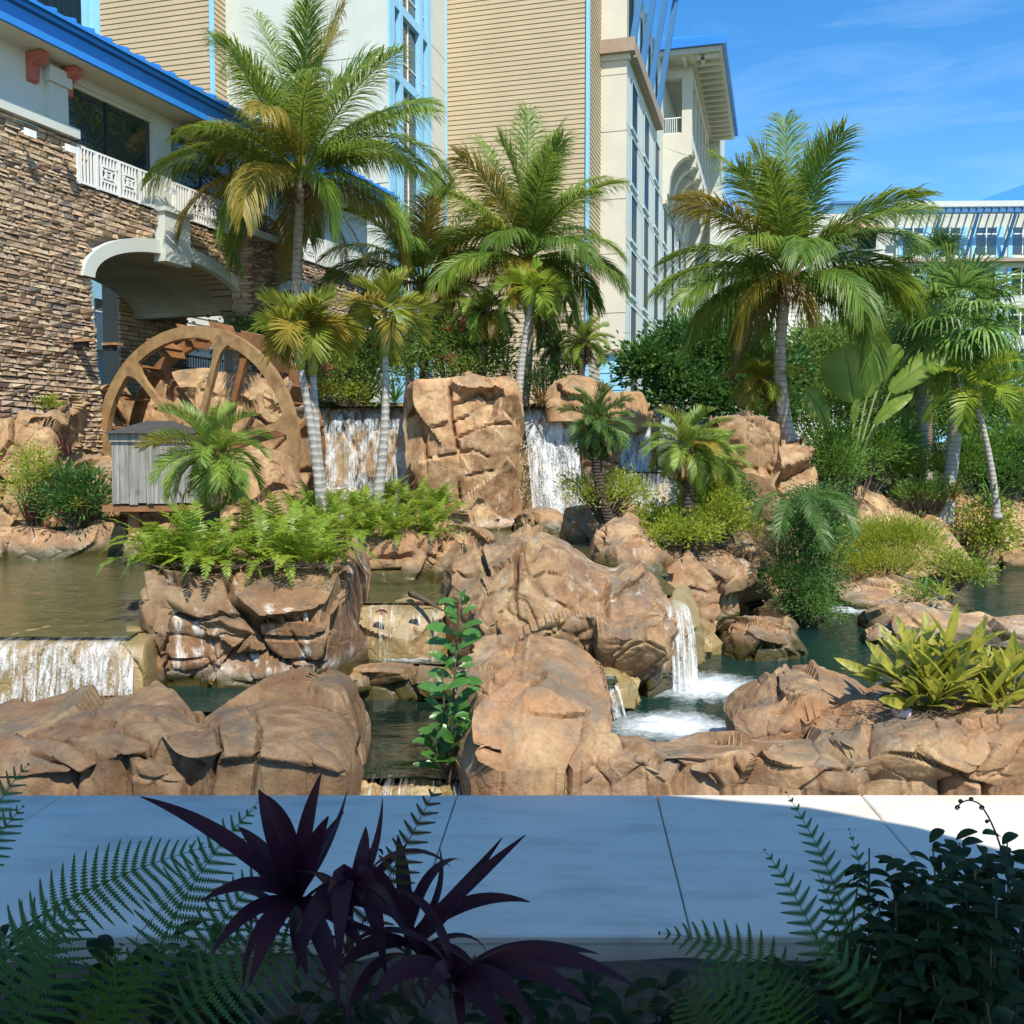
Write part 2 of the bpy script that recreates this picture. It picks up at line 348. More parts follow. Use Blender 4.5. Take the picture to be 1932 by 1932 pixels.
def rock(label, stations, mat, zb=0.0, D=2.0, r=.4, sh=.8, seed=1, amp=.16, cell=.9, crack=.09, nu=None, nv=None, flat=False, taper=0, lean=.12, name="boulder", ends=.1, under=.0, back=.85, group=None, cat="rock", px=2.7, zbelow=.35, kf=.68, joints=(), jw=3.2, jd=.16, k2=1.0):
    """loft along picture-x.  stations: (x, y_top, y_base or depth).  section: base, bulging face, shoulder, ridge, back"""
    xs = np.array([s[0] for s in stations], float); u = (xs - xs[0]) / (xs[-1] - xs[0])
    Yf = np.array([s[2] if s[2] < 100 else atz(s[0], s[2], zb)[1] for s in stations])
    yt = np.array([s[1] for s in stations], float)
    wpx = xs[-1] - xs[0]; hpx = max(abs(858 + (EYE - zb) * F / Yf.mean() - yt.min()), 30)
    nu = nu or int(np.clip(wpx / px, 26, 260)); nv = nv or int(np.clip((hpx * 1.6 + D / Yf.mean() * F * .6) / px, 26, 170))
    U = np.linspace(0, 1, nu)
    def sm(a):
        v = np.interp(U, u, a); k = max(3, nu // 22) | 1; ke = np.hanning(k + 2)[1:-1]; ke /= ke.sum()
        return np.convolve(np.pad(v, k // 2, mode='edge'), ke, 'valid')
    X_, Y_, T_ = np.interp(U, u, xs), sm(Yf), sm(yt)
    Yr = Y_ + r * D
    zt = np.array([at(x, y, Y)[2] for x, y, Y in zip(X_, T_, Yr)])
    x3 = np.array([at(x, 1000, Y)[0] for x, Y in zip(X_, Y_)])
    # closed section (depth fraction, height fraction)
    b = zbelow
    if flat: sec = [(.03 + under, 0), (.0 + under * .5, .25), (-.02, .6), (.01, .88), (.05, .97), (.12, 1.0), (.45, 1.0), (.75, 1.0), (.92, .97), (1.0, .8), (1.02, .3), (1.0, 0)]
    else: sec = [(.02 + under, 0), (-.01 + under * .5, .3 * sh), (.0, .65 * sh), (.03 + lean * .4, .93 * sh), (.08 + lean, sh + .04 * (1 - sh)), (.5 * (r + lean), sh + .5 * (1 - sh)), (r, 1.0), (.5 * (r + 1), .97), (back, .8), (.99, .45), (1.0, 0)]
    sec = np.array(sec); cl = np.concatenate([[0], np.cumsum(np.hypot(*np.diff(sec * np.array([D, max(zt.mean() - zb, .3)]), axis=0).T))]); cl /= cl[-1]
    # resample with more rows on the visible front and top
    tv = np.linspace(0, 1, nv) ** 1.0; S = np.stack([np.interp(tv, cl, sec[:, 0]), np.interp(tv, cl, sec[:, 1])], -1)
    k = max(3, nv // 12) | 1; ke = np.hanning(k + 2)[1:-1]; ke /= ke.sum()
    S = np.stack([np.convolve(np.pad(S[:, i], k // 2, mode='edge'), ke, 'valid') for i in (0, 1)], -1)
    S = np.concatenate([[[S[0, 0], -1]], S, [[S[-1, 0], -1]]]); nv = len(S)
    e = np.minimum(U, 1 - U) / ends; e = np.clip(e, 0, 1); es = (1 - (1 - e) ** 2.6) ** (1 / 2.6)
    es = np.maximum(es, .03)
    dep = .5 + (S[None, :, 0] - .5) * es[:, None]
    hh = np.where(S[None, :, 1] < 0, -1, S[None, :, 1]); H = (zt - zb)
    hs = (.35 + .65 * es)
    PY = Y_[:, None] + dep * D; PZ = zb + np.where(hh < 0, -b, hh * (H * hs)[:, None])
    mid = x3.mean()
    PX = x3[:, None] * (PY / Y_[:, None]) ** .35
    if taper: PX = mid + (PX - mid) * (1 - taper * (1 - np.clip((PZ - zb) / np.maximum(H[:, None], .1), 0, 1)))
    P = np.stack([PX, PY, PZ], -1)
    gu = np.gradient(P, axis=0); gv = np.gradient(P, axis=1); N = unit(np.cross(gu, gv))
    ctr = P.reshape(-1, 3).mean(0)
    if ((P - ctr) * N).sum(-1).mean() < 0: N = -N
    P0 = P.copy(); low = (S[:, 1] < 0)
    P = P + N * (amp * .5 * fbm(P / cell * .6, 2, seed + 1) * ~low[None])[..., None]
    P = facets(P, N, seed, cell * 1.2, kf + .1, amp * .7, crack * 1.5, .16, 1.2, .035)
    P = facets(P, N, seed + 40, cell * .55, .25 * kf, amp * .06, crack * .3 * k2, .25, 1.3, .05, .5)
    rg_ = 1 - np.abs(fbm(P0 / cell * 3.3, 4, seed + 5)); P = P + N * (amp * (-.04 * rg_ ** 3 + .035 * fbm(P0 / cell * 8, 3, seed + 6)))[..., None]
    P[:, low] = P0[:, low]
    if joints:                      # the big open joints one can follow across this rock
        pxx, pyy = proj(P); wob = 1.6 * fbm(P0 * 2.5, 2, seed + 9); dmin = np.full(pxx.shape, 1e3)
        for ln_ in joints:
            for (x0, y0), (x1, y1) in zip(ln_[:-1], ln_[1:]):
                vx, vy = x1 - x0, y1 - y0; tt = np.clip(((pxx - x0) * vx + (pyy - y0) * vy) / (vx * vx + vy * vy), 0, 1); dmin = np.minimum(dmin, np.hypot(pxx - x0 - tt * vx, pyy - y0 - tt * vy))
        P = P - N * (jd * np.exp(-((dmin + wob) / jw) ** 2) * (N[..., 1] < .2) * sstep(-.2, .5, .5 + vnoise(P0 * 1.2, seed + 2)) * ~low[None])[..., None]
    # keep the outline where the place has it: correct each column's height
    mk = (S[:, 0] <= r + .1) & (S[:, 1] > 0); py = proj(P[:, mk])[1].min(1); cor = np.clip((py - T_) * (Yr / F) / np.maximum(zt - zb, .15), -.35, .5); kw_ = max(5, nu // 14) | 1; ke = np.hanning(kw_ + 2)[1:-1]; ke /= ke.sum(); cor = np.convolve(np.pad(cor * (e > .5), kw_ // 2, mode='edge'), ke, 'valid')
    P[..., 2] = zb + (P[..., 2] - zb) * np.where(P[..., 2] > zb, 1 + cor[:, None], 1)
    Fq = grid_faces(nu, nv)
    c0 = P[0].mean(0); c1 = P[-1].mean(0); V = np.concatenate([P.reshape(-1, 3), [c0, c1]])
    n0 = nu * nv; j = np.arange(nv - 1)
    tri = np.concatenate([np.stack([np.full(nv - 1, n0), j, j + 1], -1), np.stack([np.full(nv - 1, n0 + 1), (nu - 1) * nv + j + 1, (nu - 1) * nv + j], -1)])
    o = part(name, (V, [Fq[:, ::-1], tri[:, ::-1]]), mat, smooth=True); o.data.set_sharp_from_angle(angle=R(38))
    tag(o, label, cat, group); return o
m_front = m_rock("rock_front", 0.0, .10, algae=0, dark=.8)
m_grey = m_rock("rock_grey", 0.0, .05, algae=0, dark=.5)
m_low = m_rock("rock_low", ZLOW, .55, algae=.24, dark=.78)
m_isl = m_rock("rock_island", ZLEFT, .95, algae=.12, dark=.56)
m_pool = m_rock("rock_pool", ZP, .4, algae=.2, dark=.85)
m_dry = m_rock("rock_dry", None, .15, warm=1, dark=.9)
m_pil = m_rock("rock_pillar", ZP, .75, algae=.08, dark=1.05)
m_wet = m_rock("rock_wet", None, .3, dark=.9, wet=.85)
m_wall = m_rock("rock_fall_wall", None, .35, dark=1.1, wet=.45)
m_pale = m_rock("rock_pale", ZLOW, .4, dark=1.0, algae=.1)

rock("long brown boulder with grey weathered top, bordering the walkway beside the dark pool", [(-220, 1400, 8.62), (-60, 1398, 8.6), (45, 1396, 8.6), (120, 1386, 8.6), (250, 1380, 8.6), (330, 1386, 8.6), (400, 1374, 8.6), (500, 1370, 8.6), (590, 1370, 8.62), (640, 1378, 8.66), (666, 1395, 8.8)], m_grey, 0, 2.25, .1, .9, 3, .14, 1.15, .10, flat=True, ends=.04, kf=.6, joints=[[(230, 1381), (292, 1395), (265, 1439)], [(407, 1346), (416, 1403), (402, 1439)], [(478, 1333), (491, 1377), (482, 1439), (485, 1492)], [(354, 1324), (416, 1337), (495, 1328)], [(53, 1403), (106, 1439), (150, 1465)], [(100, 1360), (200, 1368), (290, 1352)]], jd=.17)
rock("low reddish rock sill behind the dark pool, below the smallest cascade", [(545, 1295, 12.0), (575, 1262, 12.2), (650, 1251, 12.35), (720, 1249, 12.4), (790, 1253, 12.4), (850, 1262, 12.3), (900, 1280, 12.2)], m_low, ZLOW, 1.1, .4, .85, 14, .07, .9, .06, under=.1, kf=.5)
rock("wide brown planter boulder streaked white, with ferns growing on top", [(244, 1062, 11.9), (255, 1052, 11.55), (300, 1074, 11.3), (400, 1090, 11.25), (500, 1094, 11.3), (570, 1088, 11.45), (630, 1072, 11.8), (664, 1058, 12.3)], m_isl, ZLEFT, 2.9, .1, .9, 26, .15, 1.05, .13, flat=True, ends=.06, under=.05, px=2.4, joints=[[(389, 1209), (460, 1200), (531, 1202), (584, 1202), (619, 1191), (659, 1169)], [(292, 1244), (345, 1249), (389, 1240), (402, 1262), (405, 1297)], [(531, 1249), (575, 1244), (610, 1253)], [(265, 1094), (274, 1147), (283, 1209), (301, 1253)], [(300, 1160), (400, 1168), (480, 1160)]])
rock("smooth tan boulder with a dark split, behind the fern planter", [(632, 1005, 15.9), (680, 995, 15.5), (760, 985, 15.3), (830, 984, 15.5), (900, 994, 16.4), (938, 1006, 17.4)], m_pool, ZP, 2.6, .4, .86, 38, .13, 1.2, .10, joints=[[(664, 1062), (708, 1048), (778, 1042)], [(672, 1078), (752, 1072)], [(830, 1010), (832, 1075)]])
rock("large cracked central boulder beside the white rushing fall", [(830, 1120, 13.3), (846, 1062, 12.9), (900, 1034, 12.6), (960, 1014, 12.5), (1030, 1010, 12.5), (1080, 1036, 12.5), (1130, 1072, 12.4), (1170, 1087, 12.3), (1230, 1090, 12.3), (1263, 1108, 12.5), (1280, 1150, 12.8)], m_low, ZLOW, 2.8, .4, .86, 45, .2, 1.0, .16, under=.12, lean=.05, px=2.4, joints=[[(973, 1050), (975, 1095), (971, 1130), (978, 1175)], [(1105, 1210), (1106, 1140), (1110, 1130), (1145, 1108), (1150, 1080)], [(1145, 1108), (1147, 1150), (1140, 1190)], [(1130, 1210), (1190, 1202), (1240, 1186), (1272, 1155)], [(1048, 1157), (1085, 1146), (1110, 1130)], [(860, 1075), (930, 1068), (973, 1055)]])
rock("tall smooth tan boulder at the walkway, behind the broad-leaved sapling", [(866, 1300, 9.0), (884, 1216, 8.62), (920, 1198, 8.6), (1000, 1194, 8.6), (1080, 1206, 8.65), (1130, 1232, 8.9), (1154, 1280, 9.6)], m_front, 0, 3.0, .7, .82, 57, .14, 1.2, .1, lean=.08, joints=[[(1110, 1330), (1100, 1400), (1080, 1440), (1055, 1505)], [(895, 1290), (960, 1300), (1030, 1262)], [(900, 1400), (940, 1410)], [(1000, 1330), (1060, 1340), (1110, 1335)]], jd=.16)
rock("low ochre rim of rock running along the walkway under the ginger", [(1040, 1430, 8.7), (1075, 1424, 8.62), (1150, 1420, 8.6), (1240, 1424, 8.6), (1330, 1422, 8.6), (1420, 1416, 8.6), (1500, 1420, 8.6), (1580, 1424, 8.62), (1640, 1420, 8.65), (1668, 1432, 8.75)], m_front, 0, 1.15, .1, .9, 61, .12, .85, .10, flat=True, ends=.03, kf=.55, joints=[[(1160, 1480), (1230, 1440), (1300, 1450)], [(1380, 1430), (1400, 1470), (1390, 1505)], [(1500, 1500), (1560, 1450), (1620, 1440)]], jd=.1)
rock("ochre planter rock holding the yellow ginger at the walkway", [(1595, 1400, 8.75), (1630, 1388, 8.66), (1700, 1376, 8.62), (1790, 1362, 8.6), (1880, 1348, 8.6), (1990, 1338, 8.6), (2150, 1345, 8.6), (2330, 1352, 8.6)], m_front, 0, 2.3, .1, .9, 66, .13, .7, .10, flat=True, ends=.04)
rock("angular tan rock on the rim, between the churning pool and the ginger", [(1405, 1352, 9.7), (1450, 1306, 9.75), (1500, 1284, 9.8), (1545, 1268, 9.85), (1600, 1280, 9.9), (1655, 1296, 9.9), (1700, 1340, 9.9)], m_front, .15, 1.3, .4, .7, 77, .14, .6, .09)
rock("cone-shaped brown rock standing in the middle pool", [(1120, 1074, 16.9), (1135, 1012, 16.75), (1152, 984, 16.65), (1175, 976, 16.6), (1208, 980, 16.6), (1240, 1012, 16.6), (1270, 1035, 16.7)], m_pool, ZP, 2.0, .4, .6, 81, .13, .9, .08, zbelow=.4)
rock("overhanging brown planter rock under the yellow-green bush", [(1178, 1066, 16.6), (1225, 1042, 16.7), (1280, 1036, 16.9), (1340, 1040, 17.2), (1400, 1032, 17.7), (1438, 1020, 18.2), (1450, 1040, 18.8)], m_low, ZLOW, 3.4, .12, .9, 92, .15, 1.3, .12, kf=.6, flat=True, under=.08, joints=[[(1221, 1036), (1233, 1058), (1261, 1056)], [(1290, 1110), (1326, 1118), (1358, 1133), (1390, 1121)], [(1390, 1040), (1392, 1110)]])
rock("submerged olive ledge at the foot of the white rushing fall", [(1265, 1175, 14.6), (1300, 1168, 15.2), (1345, 1166, 15.4), (1385, 1185, 15.5)], m_wet, ZLOW, 2.2, .5, .5, 97, .1, .8, .05)
rock("small grey-brown rock sitting in the teal pool", [(1370, 1190, 15.3), (1398, 1163, 15.05), (1440, 1163, 14.9), (1480, 1174, 14.95), (1520, 1190, 15.2), (1546, 1222, 15.5)], m_low, ZLOW, 1.7, .35, .75, 104, .15, .8, .08)
rock("grey boulder at the foot of the tall pillar rock", [(972, 978, 25.9), (985, 960, 25.7), (1020, 955, 25.5), (1060, 963, 25.3), (1080, 985, 25.4)], m_pool, ZP, 1.6, .4, .75, 111, .12, .8, .06)
rock("pale tan block at the foot of the curved date palm, in the middle pool", [(1066, 975, 22.7), (1080, 958, 22.3), (1140, 951, 22.1), (1200, 950, 22.2), (1228, 965, 22.6)], m_pool, ZP, 2.0, .3, .85, 118, .12, .9, .07)
rock("tall fractured pillar rock between the two upper waterfalls", [(764, 735, 26.6), (776, 716, 26.4), (830, 713, 26.3), (880, 708, 26.3), (925, 712, 26.3), (965, 708, 26.4), (988, 728, 26.7)], m_pil, ZP, 3.0, .12, .95, 123, .16, 1.4, .05, k2=.2, flat=True, taper=.2, ends=.08, px=2.0, kf=.7, jw=2.6, jd=.24, joints=[[(799, 720), (799, 750), (800, 803), (805, 895)], [(848, 712), (850, 753), (852, 783), (858, 820), (865, 850), (864, 895), (870, 960)], [(770, 768), (800, 772)], [(853, 760), (908, 745), (923, 758), (963, 745)], [(855, 793), (895, 780), (928, 763)], [(868, 823), (933, 803), (963, 805)], [(803, 803), (843, 795)], [(865, 853), (893, 850), (923, 865)], [(805, 860), (862, 856)], [(870, 900), (930, 890)]])
rock("rounded sunlit rock crowning the central upper fall", [(1028, 752, 28.0), (1046, 722, 27.8), (1082, 711, 27.7), (1120, 715, 27.8), (1150, 734, 27.9), (1170, 760, 28)], m_dry, 4.3, 1.6, .4, .7, 131, .14, .8, .06)
rock("squat sunlit rock at the lip of the narrow upper fall", [(1138, 752, 27.6), (1168, 738, 27.5), (1205, 738, 27.5), (1222, 765, 27.6)], m_dry, 4.0, 1.4, .3, .8, 137, .12, .7, .06)
rock("wet algae-covered rock face behind the wide upper fall by the water wheel", [(440, 778, 28.1), (600, 771, 28.1), (700, 771, 28.1), (790, 770, 28.1)], m_wall, ZP, 1.5, .15, .95, 141, .14, 1.2, .08, flat=True, ends=.02, name="cliff")
rock("wet dark rock face behind the central upper fall", [(950, 774, 28.8), (1040, 773, 28.8), (1100, 772, 28.6), (1180, 772, 28.6), (1245, 778, 28.5)], m_wall, ZP, 1.4, .12, .95, 149, .16, 1.2, .1, flat=True, ends=.02, name="cliff")
rock("stained rock buttress between the central and narrow upper falls", [(1096, 778, 28.1), (1112, 774, 27.9), (1150, 774, 27.9), (1176, 780, 28.1)], m_pil, ZP, 1.4, .15, .95, 152, .16, .9, .1, flat=True)
rock("wet stone basin catching the narrow upper fall", [(1150, 905, 25.6), (1165, 897, 25.3), (1220, 896, 25.2), (1285, 896, 25.3), (1300, 905, 25.6)], m_wet, ZP, 2.8, .05, .95, 157, .07, .9, .05, flat=True, ends=.06)
rock("tall rust-tan cliff block beside the bushy date palms", [(1330, 810, 22.8), (1356, 786, 22.3), (1420, 784, 22.1), (1470, 796, 22.1), (1478, 838, 22.1), (1545, 842, 22.0), (1556, 875, 22.3)], m_dry, -.2, 4.0, .1, .95, 163, .26, 1.3, .2, flat=True, taper=.04, name="cliff")
rock("upright rock fin behind the cliff block, by the tallest outer coconut palm", [(1410, 800, 24.5), (1430, 785, 24.2), (1462, 790, 24.2), (1476, 815, 24.4)], m_dry, 1.5, 1.5, .3, .85, 167, .15, .8, .08)
rock("sloping pale rock bank above the green shrubs, across the teal pool", [(1565, 935, 25.2), (1600, 912, 25), (1650, 905, 24.8), (1700, 935, 24.6), (1740, 960, 24.6), (1800, 968, 24.6), (1840, 985, 25)], m_pale, ZLOW, 3.5, .6, .45, 171, .2, 1.2, .12)
rock("small pale rock perched on the far bank by the fan palms", [(1590, 895, 28.6), (1610, 880, 28.5), (1645, 885, 28.5), (1665, 905, 28.5)], m_pale, .8, 1.2, .4, .7, 177, .12, .7, .08)
rock("long pale ledge of rock below the fan palm trunks", [(1680, 925, 28), (1720, 908, 27.8), (1780, 915, 27.6), (1840, 935, 27.5), (1900, 940, 27.5), (1980, 950, 27.5)], m_pale, .3, 2.0, .4, .6, 179, .16, 1.0, .1)
rock("flat rock slab roofing the far dark cascade", [(1700, 985, 27.6), (1740, 968, 27.5), (1800, 972, 27.4), (1850, 985, 27.4), (1960, 985, 27.4)], m_pale, .75, 1.6, .3, .75, 181, .12, .9, .08, zbelow=.05)
rock("dark rock block beside the far dark cascade", [(1838, 1010, 27.3), (1850, 1000, 27.2), (1900, 1000, 27.2), (1970, 1005, 27.2)], m_pale, ZLOW, 1.6, .3, .85, 187, .12, .9, .08)
rock("broad flat pale rock island in the teal pool", [(1576, 1108, 21.5), (1600, 1086, 20.5), (1680, 1072, 19), (1750, 1076, 18.2), (1830, 1096, 18.2), (1874, 1135, 19)], m_pale, ZLOW, 4.5, .75, .35, 191, .15, 1.4, .08)
rock("low grey rock shelf behind the ginger plants", [(1660, 1170, 17.0), (1700, 1142, 16.3), (1780, 1134, 16), (1850, 1160, 15.9), (1960, 1168, 15.9), (2120, 1160, 15.9), (2300, 1175, 15.9)], m_pale, ZLOW, 2.5, .6, .5, 197, .14, 1.1, .09)
rock("small rock under the yellow ginger, half in the pool", [(1640, 1190, 16.3), (1665, 1176, 16.2), (1690, 1190, 16.3)], m_pale, ZLOW, .6, .4, .7, 198, .08, .5, .05)
rock("tan rock wall rising beside the stone building's foot", [(-60, 790, 20.5), (45, 788, 20.7), (90, 776, 21.2), (130, 750, 22.0), (160, 735, 24.0), (200, 722, 25.0), (235, 735, 25.4), (255, 765, 25.6)], m_dry, 1.2, 1.6, .25, .85, 203, .22, 1.0, .13, name="cliff")
rock("warm tan rocks under the plank box and water wheel", [(110, 880, 20.6), (150, 858, 20.4), (200, 865, 20.4), (260, 872, 20.4), (330, 860, 20.5), (420, 852, 20.6), (490, 845, 20.8), (540, 858, 21.0), (570, 890, 21.2)], m_dry, ZP, 1.5, .3, .85, 209, .2, .8, .13)
rock("low tan bank of the still pool under the red-leaved plants", [(-60, 990, 18.9), (45, 994, 18.9), (100, 1000, 19), (150, 995, 19.2), (190, 984, 19.4), (230, 986, 19.6), (268, 1004, 19.8)], m_pool, ZP, 1.8, .25, .85, 211, .13, 1.0, .07)
rock("small tan rock between the still pool and the fern planter", [(228, 1012, 18.2), (245, 1003, 18), (290, 1006, 18), (330, 1012, 18)], m_pool, ZP, 1.0, .3, .8, 217, .08, .7, .05)
rock("sunlit rock ridge behind the water wheel", [(238, 790, 26.9), (262, 712, 26.6), (320, 702, 26.4), (380, 698, 26.4), (430, 704, 26.4), (500, 708, 26.5), (560, 715, 26.8), (585, 760, 27)], m_dry, .6, 1.6, .3, .85, 223, .18, 1.0, .12)

# ------------------------------------------------------------------ water
def m_water(name, col, bs, scale, rough=.05, foamc=(.72, .77, .78)):
    t = NT(name); p = t.pos((1.0, 2.4, 1))
    n = t.math('ADD', t.noise(p, scale, 4, .55, .6), t.math('MULTIPLY', t.noise(p, scale * 3.7, 3, .5, .4), .35))
    a = t.new("Attribute"); a.attribute_name = "foam"
    fn = t.noise(t.pos((1, 1.6, 1)), 7, 7, .7, 1.2); fm = t.ramp(t.math('ADD', t.math('MULTIPLY', fn, .8), t.math('SUBTRACT', a.outputs['Fac'], .55)), [(.28, 0.0), (.8, 1.0)])
    c2 = t.mix(t.noise(p, .9, 5), tuple(v * .6 for v in col), tuple(v * 1.35 for v in col))
    c = t.mix(fm, c2, foamc)
    return t.done(t.bsdf(c, t.math('ADD', rough, t.math('MULTIPLY', fm, .5)), n, bs, .06, IOR=1.33, Specular_IOR_Level=.55))
def pool(name, poly, z, mat, foam=(), res=.12, amp=.006, bed=None):
    """a sheet of water inside a plan polygon; foam: (x, y, radius, strength)"""
    poly = np.array(poly, float); lo, hi = poly.min(0), poly.max(0)
    nx, ny = int((hi[0] - lo[0]) / res) + 2, int((hi[1] - lo[1]) / res) + 2
    X, Y = np.meshgrid(np.linspace(lo[0], hi[0], nx), np.linspace(lo[1], hi[1], ny), indexing='ij')
    ins = np.zeros_like(X, bool); j = len(poly) - 1
    for i in range(len(poly)):
        a, b = poly[i], poly[j]; c = ((a[1] > Y) != (b[1] > Y)) & (X < (b[0] - a[0]) * (Y - a[1]) / (b[1] - a[1] + 1e-12) + a[0]); ins ^= c; j = i
    fo = np.zeros_like(X)
    for fx, fy, fr, fs in foam: fo = np.maximum(fo, fs * (1 - np.clip(np.hypot(X - fx, (Y - fy) * 1.15) / fr, 0, 1) ** 1.3))
    Pn = np.stack([X, Y, 0 * X], -1)
    Z = z + amp * fbm(Pn * np.array([2, 4, 1]), 3, 3) + .05 * fo * fbm(Pn * 7, 3, 8)
    Fq = grid_faces(nx, ny); keep = ins.ravel()[Fq].any(1); Fq = Fq[keep]
    used = np.unique(Fq); mp_ = np.zeros(nx * ny, int); mp_[used] = np.arange(len(used))
    V = np.stack([X, Y, Z], -1).reshape(-1, 3)[used]
    o = part(name, (V, mp_[Fq]), mat, smooth=True, kind="structure")
    at_ = o.data.attributes.new("foam", 'FLOAT', 'POINT'); at_.data.foreach_set("value", fo.ravel()[used].astype(np.float32))
    return o
w_teal = m_water("water_teal", (.007, .03, .024), .55, 2.2)
w_olive = m_water("water_olive", (.075, .075, .028), .35, 2.0)
w_dark = m_water("water_dark", (.008, .018, .012), .15, 1.6)
px = lambda x, y, z: tuple(atz(x, y, z)[:2])
fE, fF = px(1285, 1290, ZLOW), px(1190, 1368, ZLOW)
pool("pool_water", [(.9, 10.1), (1.6, 9.7), (9, 9.7), (14, 14), (20, 22), (20, 30), (10, 30), (8.2, 26), (6, 25), (4.3, 20), (2.9, 17), (2.2, 15), (1.9, 13), (1.1, 12)], ZLOW, w_teal,
     [(fE[0] + .3, fE[1] - .15, 1.7, 1.0), (fF[0] + .5, fF[1] - .05, 1.3, 1.0), (fE[0] + .9, fE[1] - .7, .9, .5), (*px(1600, 1150, ZLOW), 1.1, .85), (*px(1580, 1105, ZLOW), .9, .9), (*px(1560, 1165, ZLOW), .9, .55), (*px(1800, 1060, ZLOW), .8, .8), (*px(1880, 1285, ZLOW), .8, .45)], .09, bed=None)
pool("pool_water", [(-11, 10.95), (-4.4, 10.95), (-4.3, 11.6), (-3.9, 12.2), (-2.4, 12.6), (-2.2, 13.6), (-.75, 13.6), (-.6, 14.2), (2.0, 14.2), (2.4, 14.6), (2.5, 16.5), (4, 20), (4.6, 22), (4.6, 29), (-12, 29)], ZP, w_olive, [(*px(1030, 985, ZP), 2.2, .75), (*px(700, 985, ZP), 2.0, .6)], .16)
pool("pool_water", [(-2.9, 12.95), (-.6, 12.9), (.55, 11.7), (1.15, 11.45), (1.3, 12.2), (.5, 13.6), (-2.9, 13.6)], ZMID, w_teal, [(*px(770, 1238, ZMID), .75, 1.0)], .08)
pool("pool_water", [(-9, 10.35), (-2.2, 10.35), (-2.6, 11.8), (-9, 11.8)], ZLEFT, w_teal, [(x_, 10.85, .75, 1.0) for x_ in np.arange(-8, -4, .5)], .08)
pool("pool_water", [(-1.75, 9.45), (-.3, 9.45), (-.2, 12.6), (-2.4, 12.6)], ZLOW + .005, w_dark, [], .08)
pool("pool_water", [(-6.5, 27.75), (-2.8, 27.75), (-2.8, 27.4), (.2, 27.6), (.2, 28.3), (4.2, 28.2), (4.2, 29.4), (-6.5, 29.4)], ZTOP, w_olive, [], .2)
pool("pool_water", [(2.7, 25.2), (4.4, 25.2), (4.6, 28), (2.7, 28)], 2.56, w_teal, [(*px(1215, 886, 2.56), 1.1, 1.0)], .1)
# falling water: thin curved sheets broken into strands
def m_fall(name, dens, bright, tint=(.8, .84, .83), su=34, sv=2.2):
    t = NT(name); uv = t.new("UVMap"); uv.uv_map = "flow"; m = t.new("Mapping"); m.inputs['Scale'].default_value = (su, sv, 1); t.link(uv.outputs[0], m.inputs[0])
    a = t.noise(m.outputs[0], 1.0, 6, .68, .5); m2 = t.new("Mapping"); m2.inputs['Scale'].default_value = (su * 2.6, sv * 9, 1); t.link(uv.outputs[0], m2.inputs[0])
    b = t.noise(m2.outputs[0], 1.0, 4, .7, .3); m3 = t.new("Mapping"); m3.inputs['Scale'].default_value = (su * .16, sv * .35, 1); t.link(uv.outputs[0], m3.inputs[0])
    c = t.noise(m3.outputs[0], 1.0, 3, .5)
    f = t.math('ADD', t.math('ADD', t.math('MULTIPLY', a, .5), t.math('MULTIPLY', b, .32)), t.math('MULTIPLY', c, .42))
    ur = t.new("UVMap"); ur.uv_map = "raw"; us = t.new("SeparateXYZ"); t.link(ur.outputs[0], us.inputs[0])
    fac = t.math('MULTIPLY', t.ramp(f, [(.74 - dens * .3, 0.0), (.9 - dens * .3, 1.0)]), t.math('MULTIPLY', t.ramp(us.outputs[1], [(.06, .25), (.3, 1.0)]), bright))
    w = t.bsdf(tint, .25, a, .5, .03, Specular_IOR_Level=.6); tr = t.new("BsdfTransparent"); ms = t.new("MixShader")
    t.link(fac, ms.inputs[0]); t.link(tr.outputs[0], ms.inputs[1]); t.link(w, ms.inputs[2]); return t.done(ms.outputs[0])
f_white = m_fall("fall_white", .74, .92, su=60, sv=6); f_veil = m_fall("fall_veil", .54, .9, su=90, sv=8); f_thin = m_fall("fall_thin", .33, .8, su=80); f_soft = m_fall("fall_soft", .72, .85, su=80, sv=4)
def fall(label, A, B, z1, out, mat, nu=60, nv=34, seed=0, skew=0.0, name="waterfall"):
    """from lip A-B (world points) down to z1, thrown outwards by `out` towards the camera"""
    A, B = np.asarray(A, float), np.asarray(B, float); U, Vv = np.meshgrid(np.linspace(0, 1, nu), np.linspace(0, 1, nv), indexing='ij')
    P = A + (B - A) * U[..., None]; nrm = unit(np.array([(B - A)[1], -(B - A)[0], 0]))
    if nrm[1] > 0: nrm = -nrm
    top = P[..., 2]; wv = fbm(np.stack([U * 9, Vv * .8, 0 * U + seed], -1), 4, seed)
    f = np.clip((Vv - .12) / .88, 0, 1); pre = np.clip(1 - Vv / .12, 0, 1)
    P = P - nrm * (.22 * pre)[..., None] + nrm * (out * np.sqrt(f) + .06 * wv * np.minimum(f * 4, 1))[..., None]
    P[..., 2] = top + .015 * pre - (top - z1) * f ** 1.25
    P[..., 0] += skew * f
    o = part(name, (P, grid_faces(nu, nv)), mat, smooth=True); me = o.data
    uvl = me.uv_layers.new(name="flow"); L = np.linalg.norm(B - A); uvs = np.stack([U * L * .25, Vv * (top - z1) * .6], -1).reshape(-1, 2)
    vi = np.zeros(len(me.loops), np.int32); me.loops.foreach_get("vertex_index", vi); uvl.data.foreach_set("uv", uvs[vi].astype(np.float32).ravel())
    raw = me.uv_layers.new(name="raw"); raw.data.foreach_set("uv", np.stack([U, Vv], -1).reshape(-1, 2)[vi].astype(np.float32).ravel())
    return tag(o, label, "waterfall")
